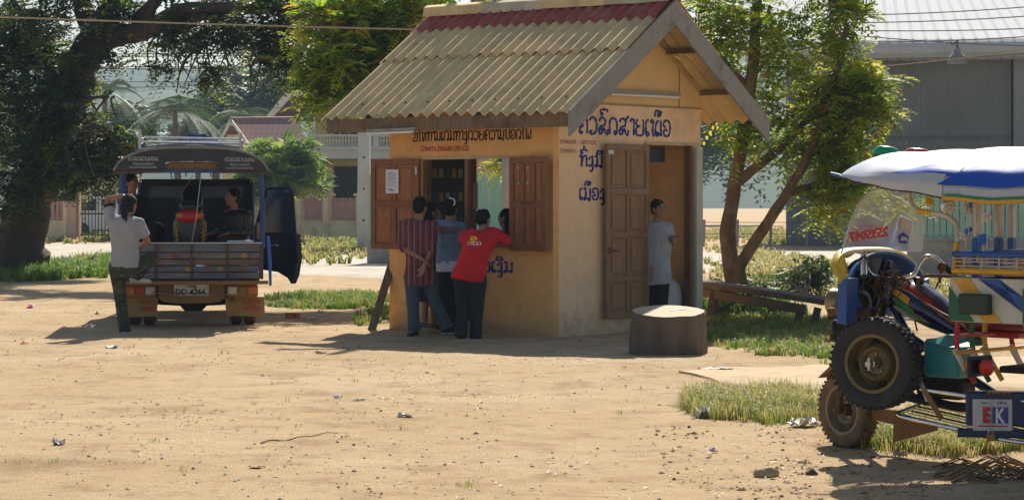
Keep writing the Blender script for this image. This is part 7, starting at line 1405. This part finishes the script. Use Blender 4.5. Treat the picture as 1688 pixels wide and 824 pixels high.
o = can_patch('canopy_cover', vin, .045, 2.7, -1, 1, 0, 60, 40); q = o.modifiers.new('s', 'SOLIDIFY'); q.thickness = .008; q.offset = -1
can_patch('blue_panel', vinb, lambda f: 1.75 - .62 * f ** .7, lambda f: 2.7, .3, .86, .006, 24, 16)
can_patch('blue_flash', vinb, lambda f: .95 - .25 * f, lambda f: 1.25, .62, .76, .005, 24, 5); can_patch('white_patch', vin, lambda f: 1.3, lambda f: 2.7, .88, .955, .009, 14, 4)
can_patch('grey_valance', mat('grey white vinyl', (.5, .5, .5), .5, 0, .1, 4), .5, 1.17, .74, 1.0, .006, 14, 6)
can_patch('green_band', mat('green vinyl band', (.01, .2, .12), .5), 1.19, 2.7, .955, .985, .011, 14, 3); can_patch('yellow_band', mat('orange yellow band', (.65, .34, .03), .5), 1.19, 2.7, .985, 1.06 if False else 1.0, .012, 14, 3)
m_ = MB(); m_.tube([can(.045 + i * 1.126 / 30, 1) for i in range(31)], .007, 8); ub('canopy_hem', m_, dkm, sm=True); m_ = MB(); m_.tube([can(1.171 + i * 1.5 / 30, 1) for i in range(31)], .014, 8); ub('canopy_rail', m_, yel, sm=True); m_ = MB(); m_.tube([can(.045 + i * 2.6 / 30, -1) for i in range(31)], .014, 8); ub('canopy_rail', m_, yel, sm=True)
m_ = MB(); m_.tube([tk(1369, 286, .3), tk(1402, 294, .25)], .012, 7); ub('canopy_strut', m_, cobalt, sm=True)
def dome(px, py, wd, h, mm_, l=.1):
    c = tk(px, py, l); m_ = MB(); vs = []; n = 20
    for j in range(7):
        ph = j / 6 * math.pi / 2
        for k in range(n): a = 2 * math.pi * k / n; x = math.cos(a) * (wd / 2) * math.cos(ph) ** .6; vs.append(c + nrm((1, -.5, 0)) * x + nrm((.5, 1, 0)) * math.sin(a) * wd * .3 * math.cos(ph) ** .6 + UP * (h * math.sin(ph) * (1 - .35 * x / wd) - .0))
    m_.add(vs, [(j * n + k, j * n + (k + 1) % n, (j + 1) * n + (k + 1) % n, (j + 1) * n + k) for j in range(6) for k in range(n)]); d_ = ub('marker_lamp', m_, mm_, sm=True); m_ = MB(); m_.loft([(c - UP * .02, wd / 2 * .98, wd * .3, nrm((1, -.5, 0)), nrm((.5, 1, 0))), (c + UP * .004, wd / 2 * 1.02, wd * .31, nrm((1, -.5, 0)), nrm((.5, 1, 0)))], 20); m_.build('base', black, d_)
dome(1461, 256, .18, .06, mat('green lens', (.01, .3, .1), .2, 0, .1, 6)); dome(1512, 253, .17, .035, mat('red roof lens', (.5, .02, .02), .2, 0, .1, 6), -.1)
# cabin: posts, rails, front panel, seats
gp_ = mat('aluminium post', (.42, .36, .33), .4, .7, .15, 10)
for px, l, y0, y1 in ((1610, .48, 334, 440), (1646, .1, 336, 440), (1668, -.45, 338, 440)):
    m_ = MB(); a = tk(px, y0, l); b_ = Vector((a.x, a.y, tk(px, y1 - 48, l).z)); m_.beam(b_, a, .035, .05, LL, .006); ub('cabin_post', m_, gp_); m_ = MB(); c_ = Vector((a.x, a.y, 1.1)); m_.beam(c_, b_ - UP * .002, .04, .055, LL, .006); ub('cabin_post', m_, cobalt)
PT = 1.18
def pq(l, z, t=PT): return q3(t, l, z)
for z, mm_, r in ((1.29, cobalt, .02), (1.19, yel, .022), (1.245, steel, .006), (1.265, steel, .006), (1.22, steel, .006)):
    m_ = MB(); m_.tube([pq(.55, z), pq(-.55, z)], r * .8, 8); ub('front_rail', m_, mm_, sm=True)
    m_ = MB(); m_.tube([pq(.57, z), pq(.6, z, 2.7)], r * .8, 8); ub('side_rail', m_, mm_, sm=True)
for l, mm_ in ((.52, yel), (.28, cobalt), (.05, wht), (-.2, yel)): m_ = MB(); m_.box(pq(l, 1.24, PT - .01), (.02, .06, .13), AX, .004); ub('rail_block', m_, mm_)
for i in range(12): m_ = MB(); m_.tube([pq(.57 + .03 * i / 12, 1.19, PT + .08 + i * .12), pq(.57 + .03 * i / 12, 1.29, PT + .08 + i * .12)], .005, 5); ub('side_rod', m_, steel)
# patchwork panels: white ground with yellow and green diagonals, dark box
m_ = MB(); m_.box(pq(0, 1.02), (.03, 1.16, .26), AX, .005); ub('cabin_panel', m_, wht); m_ = MB(); m_.box(q3(PT + .75, .59, 1.02), (1.46, .03, .26), AX, .005); sp2 = ub('cabin_panel', m_, wht)
def dia(fr, mm_, side): 
    m_ = MB(); pts = [(q3(PT + a, .607, z) if side else pq(a, z, PT - .018)) for a, z in fr]; m_.prism(pts, (LL * .004) if side else (HH * .004)); ub('painted_band', m_, mm_)
for off in (0, .5, 1.0):
    dia([(off + .02, 1.148), (off + .14, 1.148), (off + .36, .895), (off + .24, .895)], yel, 1); dia([(off + .2, 1.148), (off + .34, 1.148), (off + .5, .96), (off + .5, 1.05)], cobalt, 1); dia([(off + 0, 1.1), (off + 0, .895), (off + .17, .895)], grn, 1)
for a, b_ in ((.55, yel), (.15, yel), (-.25, yel)): dia([(a, 1.148), (a - .13, 1.148), (a - .38, .895), (a - .25, .895)], b_, 0)
for a in (.58, .18): dia([(a, 1.05), (a, .895), (a - .14, .895)], grn, 0)
m_ = MB(); m_.box(q3(PT + .2, .64, 1.0), (.2, .06, .12), AX, .008); ub('battery_box', m_, mat('dark green steel box', (.015, .04, .03), .4)); m_ = MB(); m_.box(pq(-.02, .99, PT - .06), (.08, .26, .13), AX, .01); ub('tool_box', m_, mat('dark green steel box', (.015, .04, .03), .4)); m_ = MB(); m_.box(pq(.42, .99, PT - .045), (.06, .18, .12), AX, .01); ub('green_box', m_, grn)
for l, mm_ in ((.5, redp), (.34, grn), (.2, yel), (-.1, redp)):
    m_ = MB(); m_.tube(smooth3([pq(l, .9, PT - .01), pq(l, .76, PT - .02), pq(l - .02, .66, PT + .0), pq(l - .04, .52, PT + .08)]), .016, 9); ub('step_tube', m_, mm_, sm=True); m_ = MB(); m_.tube([pq(l + .02, .72, PT - .02), pq(l - .02, .6, PT + .03)], .0175, 9); ub('tube_sleeve', m_, wht, sm=True)
m_ = MB(); m_.tube([pq(.55, .8), pq(-.5, .8)], .012, 8); ub('cross_tube', m_, redp, sm=True); m_ = MB(); m_.tube([pq(.55, .7, PT), pq(-.5, .7, PT)], .012, 8); ub('cross_tube', m_, yel, sm=True)
# saddle, passenger seat back, floor
m_ = MB(); c_ = tk(1612, 532, .0); m_.loft([(c_ + HH * .16, .05, .03, LL, UP), (c_ + HH * .08, .12, .04, LL, UP), (c_ - HH * .12, .15, .045, LL, UP), (c_ - HH * .34, .14, .04, LL, UP), (c_ - HH * .38, .1, .03, LL, UP)], 20); ub('saddle', m_, maroon, sm=True); m_ = MB(); m_.box(c_ - UP * .06 - HH * .12, (.45, .2, .04), AX, .01); ub('saddle_base', m_, redp)
m_ = MB(); sb0 = q3(PT + .3, -.12, 1.2); m_.loft([(sb0 - UP * .3, .045, .24, -HH, LL), (sb0 - UP * .1, .05, .25, -HH, LL), (sb0 + UP * .12, .05, .23, -HH, LL), (sb0 + UP * .22, .04, .15, -HH, LL), (sb0 + UP * .245, .02, .06, -HH, LL)], 22); ub('seat_back', m_, mat('bright red vinyl', (.4, .01, .012), .3, 0, .1, 6, .1, 20), sm=True)
m_ = MB(); m_.box(q3(PT + 1.0, 0, .62), (1.4, 1.1, .04), AX, .01); ub('cabin_floor', m_, dkm)
for s in (-1, 1): m_ = MB(); m_.box(q3(PT + .9, s * .4, .95), (1.3, .3, .08), AX, .02); ub('passenger_bench', m_, maroon)
for s in (-1, 1): lug_tyre(tuk, 'rear_wheel', q3(2.35, s * .55, .25), LL * 1.0, .25, .13, .125, dusty, rimdust, black, 30)
# engine area, teal box, lamps
m_ = MB(); m_.box(tk(1562, 590, .2), (.26, .16, .235), AX, .02); ub('teal_box', m_, teal); m_ = MB(); m_.prism([tk(1530, 561, .3), tk(1562, 551, .24), tk(1604, 560, .2), tk(1598, 571, .3), tk(1560, 572, .33)], -LL * .16); ub('box_lid', m_, mat('pale teal lid', (.05, .26, .26), .3, 0, .1, 5))
m_ = MB(); m_.box(q3(.75, .0, .5), (.34, .2, .26), AX, .03); [m_.box(q3(.6, 0, .44 + i * .03), (.2, .24, .008), AX) for i in range(7)]; m_.tube([q3(.5, .12, .38), q3(.9, .16, .34), q3(1.3, .2, .34)], .03, 8); en = ub('engine', m_, dkm); en['kind'] = 'stuff'
m_ = MB(); m_.box(tk(1615, 603, .63), (.03, .24, .12), AX, .01); ub('lamp_plate', m_, black)
for px, py, mm_, r in ((1602, 602, mat('orange round lens', (.75, .16, .01), .25), .043), (1626, 605, mat('red round lens', (.5, .02, .01), .25), .046)):
    c_ = tk(px, py, .66); ax_ = nrm((-.25, -1, 0)); m_ = MB(); m_.lathe([(r * .95, -.02), (r, .0), (r * .98, .02), (r * .8, .035), (.001, .045)], c_, ax_, 22); l_ = ub('round_lamp', m_, mm_, sm=True); m_ = MB(); m_.lathe([(r * 1.04, -.04), (r * 1.06, -.004), (r * .9, -.006)], c_, ax_, 22); m_.build('housing', black, l_)
# footboard rails and number plate
A_, B2 = tk(1517, 641, .42), tk(1606, 655, .5)
m_ = MB(); m_.tube([A_, B2, B2 - HH * .5], .012, 9); ub('foot_rail', m_, chrome, sm=True)
C_, D_ = tk(1480, 685, .45), tk(1668, 727, .62)
m_ = MB(); m_.tube(smooth3([C_ + UP * .05 - LL * .2 - HH * .02, C_ + UP * .02 - LL * .03, C_ - HH * .02, C_.lerp(D_, .2), C_.lerp(D_, .5), D_, D_ - HH * .6]), .014, 10); ub('foot_rail', m_, chrome, sm=True)
for i in range(6): m_ = MB(); m_.tube([C_ - LL * (.035 * (i + 1)) - HH * .03 + UP * .012 * i, D_ - LL * (.04 * (i + 1)) + UP * .01 * i, D_ - LL * (.04 * (i + 1)) - HH * .5], .006, 6); ub('tread_rod', m_, chrome if i % 2 else dkm)
m_ = MB(); m_.beam(tk(1522, 640, .44), tk(1552, 690, .46), .035, .008, LL); ub('foot_brace', m_, cav); m_ = MB(); m_.beam(tk(1515, 622, .4), tk(1530, 660, .43), .03, .01, LL); ub('foot_brace', m_, steel)
pc = tk(1636, 683, .62); PX = nrm((.985, -.17, 0)); PN = nrm((-.17, -.985, 0))
m_ = MB(); m_.box(pc - PN * .08 + UP * .03 + PX * .1, (.5, .12, .2), (PX, PN, UP), .01); ub('rear_box', m_, mat('dark navy box', (.015, .03, .09), .35, 0, .2, 5)); m_ = MB(); m_.box(pc - UP * .005, (.225, .01, .19), (PX, PN, UP), .006); pl2 = ub('advert_plate', m_, mat('off white plate', (.55, .52, .5), .4, 0, .06, 8))
def plq(x, z): return pc + PX * x + UP * z + PN * .006
m_ = MB(); m_.prism([plq(-.055, -.05), plq(-.055, .045), plq(-.005, .045), plq(-.005, .02), plq(-.03, .02), plq(-.03, .008), plq(-.005, .008), plq(-.005, -.012), plq(-.03, -.012), plq(-.03, -.025), plq(-.005, -.025), plq(-.005, -.05)], PN * .003); m_.build('logo_letter', mat('logo red', (.5, .03, .04), .4), pl2)
m_ = MB(); m_.prism([plq(.0, -.05), plq(.0, .045), plq(.09, .045), plq(.09, -.05)], PN * .003); m_.build('logo_ground', mat('logo violet', (.06, .05, .22), .4), pl2); m_ = MB(); latin(m_, 'K', plq(.018, -.045) + PN * .004, PX, UP, .085, .055, .001, .03); m_.build('logo_letter', paper, pl2)
m_ = MB(); latin(m_, 'TOYOTA' if False else 'm    (R)', plq(-.06, .062), PX, UP, .016, .14, .001); m_.build('small_print', mat('dark small print', (.05, .05, .12), .6), pl2)
m_ = MB(); m_.box(plq(0, -.066), (.17, .002, .008), (PX, PN, UP)); m_.build('red_line', MATS['logo red'], pl2)
m_ = MB(); 
for i in range(9): c_ = pc + PX * -.01 + UP * (.08 - i * .022) + PN * .02; m_.tube([c_ + (PX if i % 2 else PN) * math.cos(a) * .007 + UP * math.sin(a) * .014 for a in [k * math.pi / 4 for k in range(8)]], .0022, 5, closed=True)
t_ = ub('chain', m_, steel); t_['kind'] = 'stuff'; m_ = MB(); m_.box(pc + PX * -.01 - UP * .13 + PN * .02, (.05, .02, .045), (PX, PN, UP), .005); ub('padlock', m_, mat('brass lock', (.3, .2, .07), .4, .6))
m_ = MB(); m_.tube([pc + PX * -.01 - UP * .105 + PN * .02 + PX * math.cos(a) * .015 + UP * math.sin(a) * .02 for a in [k * math.pi / 6 for k in range(7)]], .004, 6); ub('shackle', m_, steel)
for i in range(5): m_ = MB(); m_.ell(pc + UP * .13 + PX * (-.02 + i * .028) + PN * .03, (.011, .011, .009), None, 8, 6); ub('amber_bead', m_, amber)
m_ = MB(); m_.box(pc - UP * .11 + PN * -.02, (.4, .05, .05), (PX, PN, UP), .006); ub('bumper_bar', m_, mat('dark navy box', (.015, .03, .09)))
# ================================================================ LITTER, STONES, BRICKS
def pebbles(name, n, px0, px1, py0, py1, r0, r1, m):
    ico = [(0, 0, 1), (.9, 0, .3), (.28, .85, .3), (-.72, .53, .3), (-.72, -.53, .3), (.28, -.85, .3), (0, 0, -.3)]; F_ = [(0, 1, 2), (0, 2, 3), (0, 3, 4), (0, 4, 5), (0, 5, 1), (1, 6, 2), (2, 6, 3), (3, 6, 4), (4, 6, 5), (5, 6, 1)]; vs = []; fs = []
    a0, a1 = gY(py1), gY(py0)
    for k in range(n):
        Y = a0 + (a1 - a0) * rnd.random() ** 1.3; px = rnd.uniform(px0, px1); X = (px - HX) / F * Y
        if noise.noise((X * .7, Y * .35, 11)) + .6 * noise.noise((X * 2.5, Y * 1.5, 3)) + .25 * rnd.random() < .1: continue
        r = r0 + (r1 - r0) * rnd.random() ** 4; z = gz(X, Y); b0 = len(vs); sx, sy, sz = rnd.uniform(.7, 1.5), rnd.uniform(.7, 1.3), rnd.uniform(.4, .9); c, s = math.cos(k), math.sin(k)
        for v in ico: x, y = v[0] * sx * r, v[1] * sy * r; vs.append((X + x * c - y * s, Y + x * s + y * c, z + v[2] * sz * r * rnd.uniform(.8, 1.2)))
        fs += [tuple(i + b0 for i in f) for f in F_]
    me = bpy.data.meshes.new(name); me.from_pydata(vs, [], fs); tag(link(name, me, m), kind='stuff')
pebbles('gravel', 4200, -60, 1760, 560, 850, .003, .02, mat('pale stones', (.46, .37, .27), .9, 0, .3, 3))
pebbles('gravel', 2200, -60, 1760, 520, 850, .003, .014, mat('dark grit', (.12, .08, .055), .9, 0, .3, 3))
pebbles('gravel', 3000, 1080, 1760, 690, 850, .003, .022, mat('brown stones', (.3, .2, .12), .9, 0, .3, 3))
V = []; T_ = []
for k in range(2600):     # dry leaf flakes blown about the yard
    Y = gY(850) + (gY(500) - gY(850)) * rnd.random() ** 1.2; X = (rnd.uniform(-60, 1760) - HX) / F * Y
    if noise.noise((X * .5, Y * .3, 21)) + .3 * rnd.random() < .05: continue
    a = rnd.uniform(0, 6.28); r = rnd.uniform(.008, .028); z = gz(X, Y) + .006; c, s = math.cos(a), math.sin(a); V.append([(X + c * r, Y + s * r, z), (X - s * r * .4, Y + c * r * .4, z + .006), (X - c * r, Y - s * r, z + .002), (X + s * r * .4, Y - c * r * .4, z + .008)]); T_.append(rnd.random())
tag(quads('leaf_litter', np.array(V), leafmat('dry fallen leaf', [(0, (.1, .06, .03)), (.6, (.25, .16, .07)), (1, (.55, .45, .28))], .1), np.array(T_)), kind='stuff')
def scrap(label, px, py, wd, dp, m, cat='litter', name='paper_scrap', h=.02, group='scraps lying about the dirt yard'):
    wd *= .75; dp *= .75; g = G(px, py); n = 7; vs = []; a = rnd.uniform(-.5, .5); sd = rnd.random() * 50; z0 = gz(g.x, g.y) + .006
    for i in range(n + 1):
        for j in range(n + 1):
            x = (i / n - .5) * wd * (1 + .3 * noise.noise((j * .5, sd, 0))); y = (j / n - .5) * dp * (1 + .3 * noise.noise((i * .5, sd, 3))); z = max(0, .35 + noise.noise((i * .5, j * .5, sd))) * h * 1.6
            vs.append(Vector((g.x + x * math.cos(a) - y * math.sin(a), g.y + x * math.sin(a) + y * math.cos(a), z0 + z)))
    mb = MB(); mb.add(vs, [(i * (n + 1) + j, (i + 1) * (n + 1) + j, (i + 1) * (n + 1) + j + 1, i * (n + 1) + j + 1) for i in range(n) for j in range(n)]); o = mb.build(name, m, at=g, smooth=True); q = o.modifiers.new('s', 'SOLIDIFY'); q.thickness = .003
    tag(o, label, cat, group)
wpm = mat('crumpled white paper', (.62, .6, .56), .8, 0, .15, 10, .3, 30); kfm = mat('brown card', (.4, .25, .12), .85, 0, .2, 8); plm = mat('cream plastic bag', (.6, .52, .38), .4, 0, .2, 8, .4, 20)
for l, px, py, w_, d_, m, nm, h in (
 ('white scrap alone at the lower left of the yard', 97, 734, .09, .12, wpm, 'paper_scrap', .03), ('white scrap just below the songthaew shadow', 184, 574, .16, .2, wpm, 'paper_scrap', .02), ('small white scrap beside the man in camouflage trousers', 160, 517, .09, .2, wpm, 'paper_scrap', .03),
 ('crumpled white scrap on bare dirt left of the kiosk shadow', 556, 653, .08, .1, wpm, 'paper_scrap', .025), ('thin long white strip right of the crumpled scrap', 592, 657, .13, .05, wpm, 'paper_scrap', .01), ('pale folded scrap further right in the middle yard', 668, 690, .14, .12, wpm, 'paper_scrap', .02),
 ('brown card flake near the kiosk shadow edge', 530, 582, .12, .2, kfm, 'card_scrap', .02), ('white scrap near the grass by the two broken bricks', 513, 527, .15, .2, wpm, 'paper_scrap', .03), ('tiny white scrap between bricks and kiosk', 530, 516, .1, .2, wpm, 'paper_scrap', .03), ('pink scrap on the dirt at the far left', 50, 508, .15, .3, mat('pink plastic scrap', (.6, .08, .2), .5), 'plastic_scrap', .04),
 ('grey brown card flake low in the middle yard', 422, 771, .1, .08, kfm, 'card_scrap', .01), ('long white scrap in the shaded ground beside the songthaew', 150, 537, .22, .15, wpm, 'paper_scrap', .015), ('orange peel scrap below the left tree shadow', 40, 568, .08, .15, mat('orange peel', (.55, .2, .05), .7), 'peel', .02),
 ('torn cream plastic bag at the edge of the dry verge grass', 1325, 704, .24, .3, plm, 'plastic_bag', .05), ('white plastic bag left of the dry verge grass', 1160, 688, .14, .25, wpm, 'plastic_bag', .06), ('pinkish card scrap behind the tricycle front wheel', 1484, 757, .1, .12, mat('pinkish card', (.55, .35, .25), .8), 'card_scrap', .03),
 ('white scrap in the verge grass below the tricycle', 1616, 735, .1, .16, wpm, 'paper_scrap', .05), ('white scrap on the dirt left of the big clod', 1177, 749, .06, .07, wpm, 'paper_scrap', .02), ('grey leaf scrap in the tricycle shadow', 1510, 802, .1, .05, kfm, 'card_scrap', .015), ('pale scrap in the green grass under the bench', 1224, 568, .2, .2, wpm, 'paper_scrap', .03), ('pale flat scrap at the near edge of the sandy path', 1180, 612, .35, .3, wpm, 'paper_scrap', .02)):
    scrap(l, px, py, w_, d_, m, name=nm, h=h)
def rock(label, px, py, r, m, name='stone'):
    g = G(px, py); m_ = MB(); m_.ell(g + UP * r * .35, (r * 1.3, r, r * .75), None, 14, 10); m_.v = [tuple(Vector(v) + (Vector(v) - g).normalized() * r * .35 * noise.noise(Vector(v) * 2.2 / r * .6)) for v in m_.v]; tag(m_.build(name, m, at=g, smooth=True), label, 'stone', 'loose stones and clods')
clod = mat('dry clod', (.4, .29, .18), .95, 0, .3, 12, .6, 60); drk = mat('dark stone', (.09, .065, .05), .9, 0, .3, 12, .4, 60)
rock('big pale clod of earth in the lower right yard', 1262, 786, .055, clod, 'clod'); rock('dark stone right of the big pale clod', 1338, 783, .03, drk); rock('dark stone behind the tricycle front wheel', 1518, 748, .03, drk); rock('small dark stone beside the wheel shadow', 1440, 757, .022, drk); rock('grey stone between clod and tricycle wheel', 1322, 766, .025, clod); 
bk = mat('orange brick', (.38, .15, .07), .9, 0, .25, 9, .4, 50)
for l, px, a in (('left one of two broken orange bricks on the dirt by the songthaew', 477, .3), ('right one of two broken orange bricks on the dirt by the songthaew', 489, -.4)):
    g = G(px, 524); m_ = MB(); m_.box(g + UP * .035, (.1 if px < 480 else .07, .1, .075), (nrm((math.cos(a), math.sin(a), 0)), nrm((-math.sin(a), math.cos(a), 0)), UP), .012); tag(m_.build('brick', bk, at=g), l, 'brick', 'broken bricks')
# a long dry twig on the yard
g0, g1 = G(430, 733), G(570, 712); m_ = MB(); m_.tube([g0.lerp(g1, i / 14) + Vector((0, .05 * math.sin(i * .9), .012 + .008 * math.sin(i * 1.3))) for i in range(15)], [.006 - .0003 * i for i in range(15)], 6); tag(m_.build('twig', wood_raw, at=g0), 'long thin dry twig lying across the middle of the yard', 'twig')
m_ = MB()
for k in range(60):
    p = G(rnd.uniform(1535, 1690), rnd.uniform(768, 800)); a = rnd.uniform(-.5, .5); m_.tube([p + UP * .01, p + Vector((math.cos(a) * .12, math.sin(a) * .12, rnd.uniform(.02, .08))), p + Vector((math.cos(a) * .26, math.sin(a) * .26, .01))], .005, 5)
tag(m_.build('brushwood', wood_raw), kind='stuff')
# ---------------------------------------------------------------- air: dust and haze
hz = bpy.data.materials.new('haze'); hz.use_nodes = True; N = hz.node_tree.nodes; L = hz.node_tree.links; N.remove(N['Principled BSDF'])
pv = N.new('ShaderNodeVolumePrincipled'); pv.inputs['Color'].default_value = (.58, .8, 1, 1); pv.inputs['Density'].default_value = .0005; pv.inputs['Anisotropy'].default_value = 0.0
L.new(pv.outputs[0], N['Material Output'].inputs['Volume'])
m_ = MB(); m_.box((0, 1290, 34), (5400, 2780, 70)); tag(m_.build('haze', hz), kind='stuff')

bpy.data.scenes.remove(TMP)
